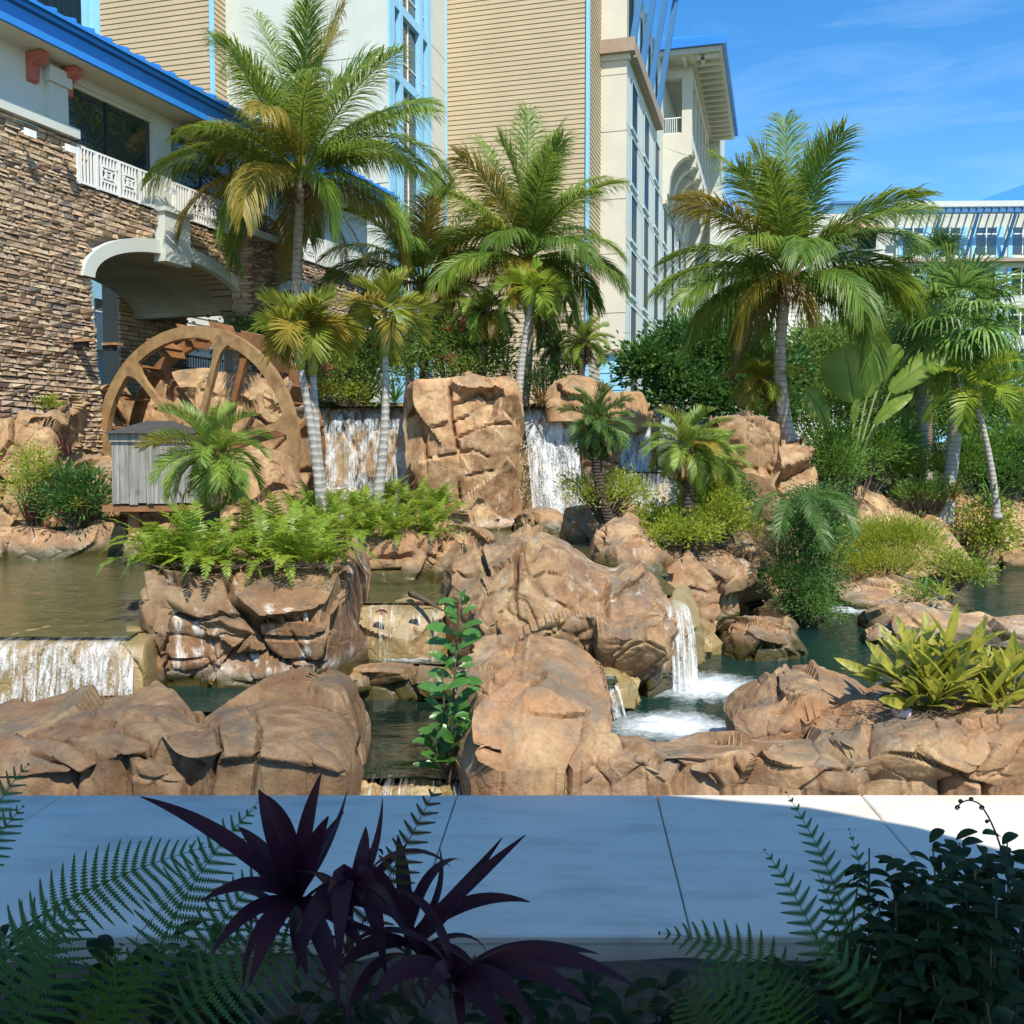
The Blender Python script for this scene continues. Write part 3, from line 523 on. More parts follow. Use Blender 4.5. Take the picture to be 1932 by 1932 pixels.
def drops(name, label, C, n, size, seed, mat):
    """spray: separate little drops thrown out of the fall"""
    rg = np.random.default_rng(seed); C = np.asarray(C, float); k = rg.integers(0, len(C), n); P = C[k, :3] + rg.normal(0, 1, (n, 3)) * C[k, 3:6]
    s = size * rg.uniform(.4, 1.3, n)[:, None]
    o6 = np.array([[1, 0, 0], [-1, 0, 0], [0, 1, 0], [0, -1, 0], [0, 0, 1.8], [0, 0, -1.8]], float)
    V = (P[:, None] + o6[None] * s[:, None]).reshape(-1, 3); f = np.array([[0, 2, 4], [2, 1, 4], [1, 3, 4], [3, 0, 4], [2, 0, 5], [1, 2, 5], [3, 1, 5], [0, 3, 5]])
    Fq = (np.arange(n)[:, None, None] * 6 + f[None]).reshape(-1, 3); o = part(name, (V, Fq), mat, smooth=True, kind="stuff"); tag(o, label, "spray"); return o
wdrop = m_plain("water_drop", (.85, .88, .88), .1, .05)
a_, b_ = at(600, 769, 27.98), at(782, 768, 27.98); fall("wide veil of water over the upper ledge beside the water wheel", a_, b_, ZP, .28, f_veil, 120, 40, 1)
a_, b_ = at(986, 769, 28.66), at(1082, 769, 28.6); fall("white central waterfall tumbling past the tall pillar rock", a_, b_, ZP, .6, f_white, 80, 46, 2, .35)
a_, b_ = at(1172, 771, 28.4), at(1228, 771, 28.3); fall("narrow upper waterfall dropping into the stone basin", a_, b_, 2.5, .4, f_white, 50, 30, 3)
a_, b_ = at(1160, 893, 25.12), at(1288, 893, 25.12); fall("short curtain of water over the stone basin's edge", a_, b_, ZP, .12, f_veil, 70, 30, 4)
a_, b_ = at(-60, 1211, 10.76), at(258, 1210, 10.78); fall("broad curtain of water spilling from the still pool", a_, b_, ZLEFT - .02, .2, f_veil, 140, 34, 5)
a_, b_ = at(664, 1143, 13.2), at(838, 1142, 13.2); fall("small cascade over mossy ledges between two boulders", a_, b_, ZMID, .3, f_thin, 90, 34, 6)
a_, b_ = atz(1250, 1140, ZP), atz(1292, 1138, ZP); fall("smooth white rushing fall beside the central boulder", a_, b_, ZLOW, .42, f_soft, 60, 34, 7, -.02)
a_, b_ = atz(1118, 1283, ZMID), atz(1160, 1283, ZMID); fall("small fall slipping out behind the tall walkway boulder", a_, b_, ZLOW, .3, f_soft, 50, 30, 8, .12)
a_, b_ = at(1765, 1012, 28.6), at(1842, 1012, 28.6); fall("far dark cascade under a rock slab", a_, b_, ZLOW, .15, f_veil, 60, 26, 9)
a_, b_ = atz(648, 1478, ZLOW), atz(884, 1478, ZLOW); fall("glittering spill from the dark pool at the walkway", a_, b_, -.56, .35, f_thin, 120, 24, 10)
# ledges behind the lower falls
rock("mossy retaining ledge behind the broad curtain fall", [(-160, 1209, 10.72), (60, 1208, 10.72), (200, 1208, 10.72), (275, 1206, 10.8)], m_wet, -.3, 1.3, .12, .95, 231, .04, .9, .04, flat=True, ends=.03, kf=.2, name="ledge")
rock("mossy stepped ledge behind the small cascade", [(650, 1142, 13.3), (700, 1141, 13.2), (780, 1140, 13.2), (850, 1140, 13.3)], m_wet, -.3, 1.4, .15, .9, 239, .06, .6, .06, flat=True, kf=.4, name="ledge")
rock("wet ledge behind the smooth white rushing fall", [(1225, 1146, 14.0), (1255, 1143, 13.8), (1300, 1142, 13.8), (1330, 1150, 14.2)], m_wet, ZLOW, 1.2, .1, .9, 241, .06, .7, .04, flat=True, name="ledge")
rock("wet ledge below the tall walkway boulder", [(1100, 1290, 11.95), (1130, 1287, 11.8), (1165, 1287, 11.8), (1215, 1300, 11.9)], m_wet, ZLOW, .9, .1, .9, 247, .06, .6, .04, flat=True, name="ledge")
rock("dark cave wall behind the far cascade", [(1740, 1014, 28.9), (1800, 1013, 28.8), (1860, 1014, 28.9)], m_wet, -.3, 1.2, .1, .95, 251, .08, .8, .05, flat=True, name="ledge")
rock("mossy stones under the glittering spill", [(640, 1490, 9.15), (700, 1484, 9.1), (780, 1482, 9.1), (890, 1486, 9.15)], m_wet, -.62, .7, .3, .8, 257, .07, .35, .06, name="ledge")
C = [[*at(x, y, 28.1), .35, .2, .35] for x, y in ((1010, 850), (1035, 880), (1050, 910), (1065, 940), (1040, 960), (1020, 930), (1070, 965), (1090, 950))]
drops("water_spray", "white spray flying off the central waterfall", C, 1500, .012, 3, wdrop)
# ------------------------------------------------------------------ buildings
class Wall:
    def __init__(s, O, ex, n): s.O, s.ex, s.n = (np.array([*v[:2], 0.0]) for v in (O, ex, n))
    def pt(s, t, z, d=0.0): return s.O + s.ex * t + s.n * d + np.array([0, 0, z])
    def uv(s, x, y, d=0.0):
        r_ = ray(x, y); c = np.array([0, 0, EYE]); k = (s.n @ (s.O + s.n * d - c)) / (s.n @ r_); P = c + r_ * k; return (P - s.O) @ s.ex, P[2]
    def box(s, t0, t1, z0, z1, d0, d1):
        V, Fq = box(s.pt(t0, z0, d0), s.ex * (t1 - t0), s.n * (d1 - d0), (0, 0, z1 - z0)); return V, (Fq if np.dot(np.cross(s.ex, s.n), (0, 0, 1)) > 0 else Fq[:, ::-1])
def walk(P, d, xpx):
    k = (xpx - CX) / (F * cp); return P + d * ((k * P[1] - P[0]) / (d[0] - k * d[1]))
white = m_plain("stucco_white", (.55, .57, .5), .8, .05, .7, .2, 30)
cream = m_plain("stucco_cream", (.58, .55, .45), .8, .05, .7, .2, 30)
sid = m_plain("siding_tan", (.455, .35, .205), .65, .06, .5, .1, 30)
sidw = m_plain("siding_white", (.66, .63, .55), .65, .05, .5, .1, 30)
brown = m_plain("trim_brown", (.33, .24, .16), .6)
blue = m_plain("paint_sky_blue", (.27, .55, .75), .5, .04)
blue2 = m_plain("paint_deep_blue", (.03, .22, .62), .4, .05)
strut = m_plain("paint_mid_blue", (.045, .17, .36), .5, .05)
paleb = m_plain("paint_pale_blue", (.4, .55, .6), .5, .04)
red = m_plain("paint_red", (.42, .12, .08), .6)
coral = m_plain("roof_coral", (.55, .27, .2), .7)
railm = m_plain("rail_white", (.78, .78, .74), .5, .03)
dark = m_plain("dark_metal", (.02, .02, .022), .5)
t = NT("window_glass"); p = t.pos(); nn = t.noise(p, .35, 4, .6)
glass = t.done(t.bsdf(t.ramp(nn, [(.3, (.012, .02, .022)), (.7, (.035, .05, .055))]), .04, nn, .06, .05, Specular_IOR_Level=.9, IOR=1.6))
t = NT("curtain_glass"); p = t.pos(); nn = t.noise(t.pos((4, 4, .1)), 1.5, 4, .6)
glassb = t.done(t.bsdf(t.ramp(nn, [(.3, (.008, .018, .024)), (.7, (.02, .042, .052))]), .3, Specular_IOR_Level=.08, IOR=1.25))

PHI = R(15.3); e1 = np.array([math.sin(PHI), math.cos(PHI), 0]); e2 = np.array([math.cos(PHI), -math.sin(PHI), 0])
C = at(1178, HZ, 57.0); C[2] = 0
Pa = walk(C, -e2, 1129); Pb = walk(Pa, -e1, 1104); Pc = walk(Pb, -e2, 844); Pd = walk(Pc, -e1, 738); Pe = walk(Pd, -e2, 441); Pf = walk(Pe, -e1, 415); Pg = Pf - e2 * 14
S1, S1r, W1, BAY, S2, S2r, PIER, FAC = (Wall(Pg, e2, -e1), Wall(Pf, e1, e2), Wall(Pe, e2, -e1), Wall(Pd, e1, e2), Wall(Pc, e2, -e1), Wall(Pb, e1, e2), Wall(Pa, e2, -e1), Wall(C, e1, e2))
ln = lambda a, b: float(np.linalg.norm(b - a))
ZB, ZT = 3.2, 36.0
HT = thing("hotel_tower", "tall cream hotel tower with tan siding, pale blue trim and rows of windows", "building", (C[0], C[1], ZB))
def plank_mesh(name, L, h, mat):
    V = np.array([[0, 0, 0], [L, 0, 0], [L, 0, h], [0, 0, h], [0, .045, 0], [L, .045, 0], [L, .012, h], [0, .012, h]], float)
    return mesh(name, V, np.array([[0, 3, 2, 1], [4, 5, 6, 7], [0, 1, 5, 4], [1, 2, 6, 5], [2, 3, 7, 6], [3, 0, 4, 7]]), mat)
def siding(w, L, z0, z1, h, mat, parent, back=True, zpart=None):
    me = plank_mesh("plank", L, h - .004, mat)
    for k in range(int((z1 - z0) / h)):
        o = inst("plank", me, parent, frame(w.pt(0, z0 + k * h, .002), w.ex, w.n, (0, 0, 1)))
    if back: part("wall_core", w.box(0, L, z0, z1 + .3, -.4, 0), mat, parent)
ph = .262
siding(S2, ln(Pc, Pb), ZB, 32, ph, sid, HT); siding(S2r, ln(Pb, Pa), ZB, 32, ph, sid, HT)
siding(S1, 14, 15, 26, ph, sid, HT); siding(S1r, ln(Pf, Pe), 15, 26, ph, sid, HT)
part("wall_core", S1.box(0, 14, ZB, 15.0, -.4, 0), sidw, HT)
# corner boards and gutters in pale blue
part("corner_board", S2.box(ln(Pc, Pb) - .03, ln(Pc, Pb) + .16, ZB, ZT, -.05, .16), blue, HT)
part("corner_board", S2.box(-.22, .12, ZB, ZT, 0.0, .12), blue, HT)
part("corner_board", S1.box(14 - .05, 14.12, 15, ZT, -.05, .12), blue, HT)
part("corner_board", S1.box(7.2, 7.75, 10, ZT, 0, .1), blue, HT)
part("bay_panel", S1.box(3.0, 7.2, 10, ZT, 0.0, .35), blue, HT)
wz = S1.uv(200, 95)[1]; part("window", S1.box(5.2, 6.7, wz - 2.2, wz + .2, .36, .4), glassb, HT)
part("window", S1.box(3.2, 6.9, wz + 1.1, wz + 3.0, .36, .4), glassb, HT)
# white stucco panels with shadow joints
def panels(w, t0, t1, zs, mat, parent, d=.05):
    part("wall_core", w.box(t0, t1, zs[0], zs[-1], -.4, 0), mat, parent)
    for a, b in zip(zs[:-1], zs[1:]): part("panel", w.box(t0, t1, a + .022, b - .022, .001, d), mat, parent)
fl = [S2.uv(844, y)[1] for y in (700,)]
Lw = ln(Pe, Pd); zj = [ZB] + sorted(W1.uv(735, y)[1] for y in (700, 590, 520, 435, 395, 345, 265, 147, 103)) + [ZT]
panels(W1, 0, Lw, zj, white, HT)
Lb = ln(Pd, Pc); tb = [BAY.uv(x, HZ)[0] for x in (747, 757, 762, 793, 799, 808, 813)]
zb_ = sorted(BAY.uv(812, y)[1] for y in (84, 146, 207, 268, 330, 395, 453, 520, 600, 700)); zb_ = [ZB] + zb_ + [ZT]
panels(BAY, tb[-1] + .05, Lb, zb_, white, HT); part("wall_core", BAY.box(0, tb[-1] + .05, ZB, ZT, -.6, -.3), dark, HT)
bars = [BAY.uv(812, y)[1] for y in (-40, 84, 207, 330, 453, 576)]
bf = []
for a, b in ((0, tb[0]), (tb[1], tb[2]), (tb[3], tb[4]), (tb[5], tb[6] + .05)): bf.append(BAY.box(a, b, ZB, ZT, -.3, .1))
for z in bars: bf += [BAY.box(tb[0], tb[1], z - .22, z + .22, -.3, .08), BAY.box(tb[2], tb[3], z - .22, z + .22, -.3, .08), BAY.box(tb[4], tb[5], z - .22, z + .22, -.3, .08)]
part("window_frame", merge(bf), blue, HT)
bars = sorted(bars)
for z0, z1 in zip(bars[:-1], bars[1:]):
    for a, b in ((tb[0], tb[1]), (tb[2], tb[3]), (tb[4], tb[5])):
        g_ = part("window", BAY.box(a, b, z0 + .22, z1 - .22, -.2, -.15), glass, HT)
        m_ = [BAY.box(a, b, z0 + .22 + (z1 - z0) * .25, z0 + .22 + (z1 - z0) * .25 + .05, -.149, -.1)]
        if b - a > 1.2: m_.append(BAY.box((a + b) / 2 - .03, (a + b) / 2 + .03, z0 + .22, z1 - .22, -.148, -.09))
        part("mullion", merge(m_), railm, g_)
# pier and facade
Lp = ln(Pa, C); zc1, zc0 = PIER.uv(1160, 105)[1], PIER.uv(1160, 664)[1]
zf = [PIER.uv(1178, y)[1] for y in (655, 590, 545, 478, 435, 375, 310, 247, 205, 140)]
zp = sorted([zc0 + .15] + zf[1::2] + [zc1]); panels(PIER, 0, Lp - .001, zp, cream, HT)
part("base_wall", PIER.box(0, Lp, ZB, zc0 - .1, -.4, .02), blue, HT); part("cornice", PIER.box(-.05, Lp + .3, zc0 - .12, zc0 + .13, -.2, .28), brown, HT)
part("cornice", PIER.box(-.05, Lp + .5, zc1, zc1 + .75, -.2, .5), brown, HT); part("cornice_trim", PIER.box(-.05, Lp + .2, zc1 - .3, zc1 - .002, -.2, .2), white, HT)
part("parapet", PIER.box(0, Lp, zc1 + .752, ZT, -.4, .04), cream, HT)
for z in (zc0 - 1.2, zc0 - 2.2): part("base_board", PIER.box(.02, Lp, z, z + .05, .021, .06), blue, HT)
Lf = 46.0; floors = [PIER.uv(1178, y)[1] for y in (655, 547.5, 440, 332, 222)]; fh = (floors[-1] - floors[0]) / 4
floors = [floors[0] + fh * k for k in range(-1, 5)]
part("wall_core", FAC.box(0, 29, ZB, zc1 + 5.5, -3, 0), white, HT); part("wall_core", FAC.box(29.002, Lf, ZB, FAC.uv(1360, 425)[1], -3, 0), white, HT)
part("cornice", FAC.box(.5, 13.6, zc1, zc1 + .75, 0, .5), brown, HT); part("cornice", FAC.box(.3, Lf, zc0 - .12, zc0 + .13, 0, .28), brown, HT)
t0, t1 = FAC.uv(1186, HZ)[0], FAC.uv(1209.6, HZ)[0]; dt = t1 - t0
ww = .44 * dt
fm = merge([(lambda v: v)(box((0, .02, 0), (ww, 0, 0), (0, .06, 0), (0, 0, .1))), box((0, .02, 2.58), (ww, 0, 0), (0, .1, 0), (0, 0, .1)), box((0, .02, .1), (.1, 0, 0), (0, .05, 0), (0, 0, 2.48)), box((ww - .22, .02, .1), (.22, 0, 0), (0, .04, 0), (0, 0, 2.48)), box((-.1, .02, -.14), (ww + .2, 0, 0), (0, .1, 0), (0, 0, .138))])
fme = mesh("window_frame", fm[0], fm[1], paleb); pv = box((.1, .03, .1), (ww - .32, 0, 0), (0, .03, 0), (0, 0, 2.48)); pme = mesh("window", pv[0], pv[1], glassb)
for k in range(9):
    tt = t0 + k * dt
    for fi, z in enumerate(floors):
        if 13.5 < tt < 30 and fi == len(floors) - 1: pass
        M = frame(FAC.pt(tt, z, 0), FAC.ex, FAC.n, (0, 0, 1)); w_ = inst("window", pme, HT, M); LOC[w_.name] = LOC[HT.name]
        f_ = bpy.data.objects.new("frame", fme); COL.objects.link(f_); f_.parent = w_
jh = box((0, .001, 0), (Lf, 0, 0), (0, .012, 0), (0, 0, .04)); jhm = mesh("joint_line", jh[0], jh[1], brown)
for z in floors[1:]:
    for dz in (-.3, -.62): inst("joint_line", jhm, HT, frame(FAC.pt(0, z + dz, 0), FAC.ex, FAC.n, (0, 0, 1)))
# top storey: window strips, slanting blue struts and roof-edge fins
for k in range(7):
    tt = .6 + k * 1.9
    part("window", FAC.box(tt, tt + 1.3, zc1 + .9, zc1 + 4.2, .01, .05), glassb, HT); part("mullion", FAC.box(tt + 1.3, tt + 1.9, zc1 + .76, zc1 + 5.5, .01, .12), blue if k % 2 else white, HT)
zs_ = FAC.uv(1256, 88)[1]
for k in range(4):
    tt = .5 + k * 3.9; a, b = FAC.pt(tt, zc1 + .76, .25), FAC.pt(tt, zs_ + 1.5, 1.6); d_ = unit(b - a); s_ = FAC.ex * .32; q = np.cross(d_, FAC.ex) * .35
    part("strut", box(a - s_ / 2 - q / 2, b - a, s_, q), strut, HT)
    part("beam", FAC.box(tt - .2, tt + .2, zs_ + 1.4, zs_ + 1.75, -.2, 2.4), strut, HT)
part("beam", FAC.box(-.3, 13.2, zs_ + 1.78, zs_ + 2.05, 1.35, 1.75), strut, HT); part("beam", FAC.box(-.3, 13.2, zs_ + 1.78, zs_ + 2.05, 2.0, 2.2), strut, HT)
for k in range(14): part("fin", FAC.box(-.2 + k, -.1 + k, zs_ + 2.06, zs_ + 2.3, .2, 2.5), strut, HT)
# roofed gallery on corbels
bt0 = FAC.uv(1246, HZ)[0]; Pq = FAC.pt(bt0, 0, 0); od = ln(Pq[:2], walk(Pq, e2, 1298)[:2]); G = Wall(Pq, e2, -e1)
zg0, zg1, zr = G.uv(1275, 252)[1], G.uv(1275, 124)[1], G.uv(1275, 100)[1]
bt1 = bt0 + 17.0; n_ = 5
part("gallery_floor", FAC.box(bt0, bt1, zg0 - .9, zg0, .001, od), cream, HT)
part("gallery_header", merge([FAC.box(bt0, bt1, zg1 - .9, zg1, od - .4, od), FAC.box(bt0, bt0 + .5, zg1 - .9, zg1, .001, od - .41)]), cream, HT)
part("gallery_ceiling", FAC.box(bt0 + .5, bt1, zg1 - .3, zg1 - .02, .001, od - .42), cream, HT)
for k in range(n_ + 1):
    a = bt0 + (bt1 - bt0 - .7) * k / n_; part("column", FAC.box(a, a + .7, zg0, zg1 - .9, od - .75, od - .02), cream, HT)
    # stepped, curved corbel
    pr = [(0, 0), (od, 0), (od, -.7), (od - .55, -.75)] + [(od * .72 * (1 - math.sin(q * math.pi / 2 / 5)) + .45, -.8 - 2.2 * (1 - math.cos(q * math.pi / 2 / 5))) for q in range(6)] + [(.42, -3.4), (.3, -3.5), (.3, -4.1), (0, -4.2)]
    pr = np.array(pr); npz = len(pr); V = np.concatenate([[FAC.pt(a + dd, zg0 - .902 + z, x + .002) for x, z in pr] for dd in (0, .8)])
    fs = [np.array([[i, (i + 1) % npz, npz + (i + 1) % npz, npz + i] for i in range(npz)])]
    fan = [[0, i, i + 1] for i in range(1, npz - 1)]; fs += [np.array(fan + [[npz + a_, npz + c_, npz + b_] for a_, b_, c_ in fan])]
    part("corbel", (V, fs), cream, HT)
rb = [G.box(.15 + k * .16, .19 + k * .16, zg0 + .1, zg0 + 1.15, -.2, -.16) for k in range(int((od - 1.0) / .16))]
rb += [G.box(.05, od - .75, zg0 + 1.151, zg0 + 1.22, -.22, -.14), G.box(.05, od - .75, zg0 + .03, zg0 + .099, -.22, -.14)]
part("railing", merge(rb), railm, HT)
ov = 2.2; part("roof_soffit", FAC.box(bt0 - 2.0, bt1 + 1.5, zg1 + .01, zg1 + .35, -.5, od + ov), cream, HT)
rfv = [FAC.pt(a, z, d) for a, z, d in ((bt0 - 2.3, zg1 + .36, -.8), (bt1 + 1.8, zg1 + .36, -.8), (bt1 + 1.8, zg1 + .36, od + ov + .3), (bt0 - 2.3, zg1 + .36, od + ov + .3), (bt0 - 2.3, zg1 + 1.0, -.8), (bt1 + 1.8, zg1 + 1.0, -.8), (bt1 + 1.8, zg1 + .9, od + ov + .3), (bt0 - 2.3, zg1 + .9, od + ov + .3), (bt0 + 1, zg1 + 2.6, -.8), (bt1 - 1, zg1 + 2.6, -.8))]
part("roof", (np.array(rfv), [np.array([[3, 2, 1, 0], [0, 1, 5, 4], [1, 2, 6, 5], [2, 3, 7, 6], [3, 0, 4, 7], [7, 6, 9, 8], [4, 5, 9, 8]]), np.array([[4, 8, 7], [5, 6, 9]])]), blue2, HT)
for k in range(16):
    a = bt0 - 1.6 + k * 1.25; part("rafter_end", FAC.box(a, a + .28, zg1 - .28, zg1, od + .3, od + ov - .2), cream, HT)
for k in range(3):
    part("rafter_end", G.box(.2 + k * 1.3, .48 + k * 1.3, zg1 - .28, zg1, .3, 1.6), cream, HT)
# lower end block of the tower, behind the palm crown
EB = FAC.pt(31, 0, 0); eb = Wall(EB, e2, -e1)
part("end_block", FAC.box(36, 44, ZB, FAC.uv(1360, 425)[1] - .4, .002, 3), white, HT)

# ---- far wing across the garden
FP = at(1880, HZ, 88.0); FP[2] = 0; fe = unit(np.array([1.0, -.03, 0])); fn_ = np.array([fe[1], -fe[0], 0]); FW = Wall(FP, fe, fn_)
FH = thing("hotel_wing", "white hotel wing with pale blue window bays and a blue slatted trellis", "building", (FP[0], FP[1], 2.5))
tl, tr_ = FW.uv(1560, 500)[0], FW.uv(2420, 500)[0]; ztop = FW.uv(1800, 392)[1]
tm = FW.uv(1690, 500)[0]
part("wall", FW.box(tm, tr_, 2.5, ztop, -8, 0), white, FH); part("cornice", FW.box(tm - .1, tr_, ztop + .002, ztop + .5, -.5, .4), white, FH)
zl = FW.uv(1600, 402)[1]; part("wall", FW.box(FW.uv(1340, 500)[0], tm - .002, 2.5, zl, -8, -.3), white, FH)
part("stair_tower", FW.box(FW.uv(1588, 380)[0], FW.uv(1678, 380)[0], zl, FW.uv(1600, 376)[1], -7, -2), blue, FH)
part("stair_roof", FW.box(FW.uv(1580, 380)[0], FW.uv(1690, 380)[0], FW.uv(1600, 376)[1] + .002, FW.uv(1600, 371)[1], -7.6, -1.4), strut, FH)
rz = FW.uv(1880, 391)[1]; a, b = FW.uv(1835, 391)[0], FW.uv(2160, 391)[0]
part("roof", (np.array([FW.pt(a, rz + .5, -1), FW.pt(b, rz + .5, -1), FW.pt(b, rz + .5, -9), FW.pt(a, rz + .5, -9), FW.pt((a + b) / 2, rz + 3.2, -1.2), FW.pt((a + b) / 2, rz + 3.2, -8)]), [np.array([[0, 1, 2, 3]]), np.array([[0, 4, 1], [2, 5, 3]]), np.array([[0, 3, 5, 4], [1, 4, 5, 2]])]), blue2, FH)
ca, cb = FW.uv(1565, 420)[0], FW.uv(1660, 420)[0]; cz0, cz1 = FW.uv(1600, 438)[1], FW.uv(1600, 418)[1]
part("awning_roof", (np.array([FW.pt(ca, cz0, 1.6), FW.pt(cb, cz0, 1.6), FW.pt(cb, cz0, -.28), FW.pt(ca, cz0, -.28), FW.pt(ca + .6, cz1, -.28), FW.pt(cb - .6, cz1, -.28)]), [np.array([[0, 1, 5, 4], [3, 2, 1, 0]]), np.array([[1, 2, 5], [0, 4, 3]])]), coral, FH)
part("awning_roof", FW.box(FW.uv(1640, 660)[0], FW.uv(1690, 660)[0], FW.uv(1650, 672)[1], FW.uv(1650, 658)[1], -.29, 1.2), coral, FH)
zt_ = FW.uv(1800, 404)[1]; part("trellis_beam", FW.box(tm, tr_, zt_ - .3, zt_, 1.6, 1.9), strut, FH)
for k in range(52):
    a = tm + .3 + k * (tr_ - tm) / 52; part("trellis_slat", FW.box(a, a + .12, zt_ + .001, zt_ + .16, .1, 2.1), strut, FH)
for xp in (1703, 1772, 1841, 1910, 1979, 2048, 2117):
    a, w1 = FW.uv(xp, 450)[0], FW.uv(xp + 38, 450)[0]
    for q in range(5):
        zz0, zz1 = FW.uv(1800, 480)[1] - q * 3.55, FW.uv(1800, 430)[1] - q * 3.55
        wd = part("window", FW.box(a, w1, zz0, zz1, .01, .06), glass if q == 0 else glassb, FH)
        part("mullion", merge([FW.box((a + w1) / 2 - .05, (a + w1) / 2 + .05, zz0, zz1, .061, .1), FW.box(a, w1, zz1 - .62, zz1 - .52, .062, .11)]), railm, wd)
        part("bay_panel", FW.box(w1 + .001, FW.uv(xp + 52, 450)[0], zz0 - .4, zz1 + .1, .01, .1), blue, FH); part("bay_panel", FW.box(FW.uv(xp - 8, 450)[0], a - .001, zz0 - .4, zz1 + .1, .01, .1), blue, FH)
    aa, bb = FW.pt(FW.uv(xp + 18, 450)[0] + 1.3, FW.uv(1800, 488)[1], .05), FW.pt(FW.uv(xp + 26, 450)[0] + 1.3, zt_ - .3, 1.7); s_ = FW.ex * .2
    part("strut", box(aa, bb - aa, s_, FW.n * .25), strut, FH)
part("cornice", FW.box(tm, tr_, FW.uv(1800, 496)[1], FW.uv(1800, 490)[1], .0, .7), brown, FH)
part("base_band", FW.box(tm + .01, tr_, 2.5, FW.uv(1700, 690)[1], .002, .2), blue, FH)
part("window", FW.box(FW.uv(1700, 780)[0], FW.uv(1735, 780)[0], FW.uv(1700, 830)[1], FW.uv(1700, 760)[1], .21, .25), glass, FH)
for y in (560, 440): part("window", FW.box(FW.uv(1620, y)[0], FW.uv(1655, y)[0], FW.uv(1620, y + 28)[1], FW.uv(1620, y)[1], -.29, -.24), glassb, FH)
sg = Wall(at(1385, HZ, 80) * np.array([1, 1, 0]), fe, fn_); me = plank_mesh("plank", 7.0, .31, sidw)
GB = thing("siding_block", "pale grey-white clapboard block half hidden behind the tallest outer palm", "building", (*sg.O[:2], 2.5))
part("wall_core", sg.box(-1, 7.4, 2.5, 18, -3, 0), white, GB)
for k in range(46): inst("plank", me, GB, frame(sg.pt(.1, 3.5 + k * .315, .002), sg.ex, sg.n, (0, 0, 1)))

# ---- stone building with balconies, arches and blue eaves
PH2 = R(20.4); s1 = np.array([math.sin(PH2), math.cos(PH2), 0]); s2 = np.array([math.cos(PH2), -math.sin(PH2), 0])
O = at(145, HZ, 23.5); SW = Wall(O, s1, s2)
SB = thing("stone_building", "ledgestone building with white balcony railings, arches and a bright blue roof edge", "building", (O[0], O[1], 3.0))
T = lambda x, y=HZ, d=0: SW.uv(x, y, d)[0]
Zs = lambda x, y, d=0: SW.uv(x, y, d)[1]
tL, tR = T(-60), T(698)
zcap = Zs(60, 232); zrb = Zs(150, 348); zrt = Zs(145, 274); zsof = Zs(200, 133, .85)
# arch geometry
tA0, tA1 = T(172, 513), T(463, 593); zsp = Zs(463, 590); zcr = Zs(300, 477); tc_ = T(318, 480); Ra = tA1 - tc_; tA0 = max(tA0, tc_ - Ra * .995); rise = zcr - zsp
arc = lambda t_: zsp + rise * math.sqrt(max(0, 1 - ((t_ - tc_) / Ra) ** 2))
tB0, tB1 = T(520, 600), T(607, 600); zspB = Zs(600, 590); zcrB = Zs(585, 555); arcB = lambda t_: zspB + (zcrB - zspB) * math.sqrt(max(0, 1 - ((t_ - (tB0 + tB1) / 2) / ((tB1 - tB0) / 2)) ** 2))
zbt = 2.6
# solid wall core behind the stones, split round the openings
core = [SW.box(tL, tA0, zbt, zcap, -.8, -.12), SW.box(tA1, tB0, zbt, zrb, -.8, -.12), SW.box(tB1, tR, zbt, zrb, -.8, -.12)]
for k in range(24):
    a = tA0 + (tA1 - tA0) * k / 24; b = tA0 + (tA1 - tA0) * (k + 1) / 24; core.append(SW.box(a, b, min(arc(a), arc(b)) + .05, zrb, -.8, -.12))
for k in range(12):
    a = tB0 + (tB1 - tB0) * k / 12; b = tB0 + (tB1 - tB0) * (k + 1) / 12; core.append(SW.box(a, b, min(arcB(a), arcB(b)) + .05, zrb, -.8, -.12))
t = NT("mortar"); mort = t.done(t.bsdf((.25, .2, .15), .95))
part("wall_core", merge(core), mort, SB)
t = NT("ledgestone"); p = t.pos(); oi = t.new("ObjectInfo"); gi = t.new("NewGeometry")
rr = t.math('FRACT', t.math('ADD', oi.outputs['Random'], gi.outputs['Random Per Island']))
n1 = t.noise(p, 6, 7, .65, .3)
c = t.ramp(rr, [(0, (0.425, 0.293, 0.175)), (0.2, (0.543, 0.388, 0.231)), (0.42, (0.342, 0.222, 0.143)), (0.55, (0.472, 0.34, 0.236)), (0.72, (0.247, 0.194, 0.156)), (0.8, (0.591, 0.457, 0.293)), (0.93, (0.391, 0.246, 0.149))], 'CONSTANT')
c = t.mix(t.ramp(n1, [(.45, 0.0), (.72, .5)]), c, (.15, .11, .075)); c = t.mix(t.ramp(t.noise(p, 2.2, 5), [(.55, 0.0), (.7, .45)]), c, (.47, .38, .26))
ledge = t.done(t.bsdf(c, .85, t.noise(p, 16, 7, .7), .7, .04))
rg = random.Random(4)
def stone_shape(seed):
    q = np.random.default_rng(seed); V = np.array([[0, 0, 0], [1, 0, 0], [1, 1, 0], [0, 1, 0], [0, 0, 1], [1, 0, 1], [1, 1, 1], [0, 1, 1]], float)
    # front face (y = 1) is smaller and uneven
    for i in (2, 3, 6, 7): V[i] += np.array([.06 * (1 if V[i, 0] == 0 else -1), -q.uniform(0, .35), .1 * (1 if V[i, 2] == 0 else -1)]) * q.uniform(.3, 1.4)
    return V, BF[:, ::-1]
shapes = [stone_shape(k) for k in range(10)]; smesh = [mesh("stone", v, f, ledge) for v, f in shapes]
stones = []
z = zbt
taperw = lambda zz: max(0.0, (zsp - zz)) * .055        # the pier widens towards its foot
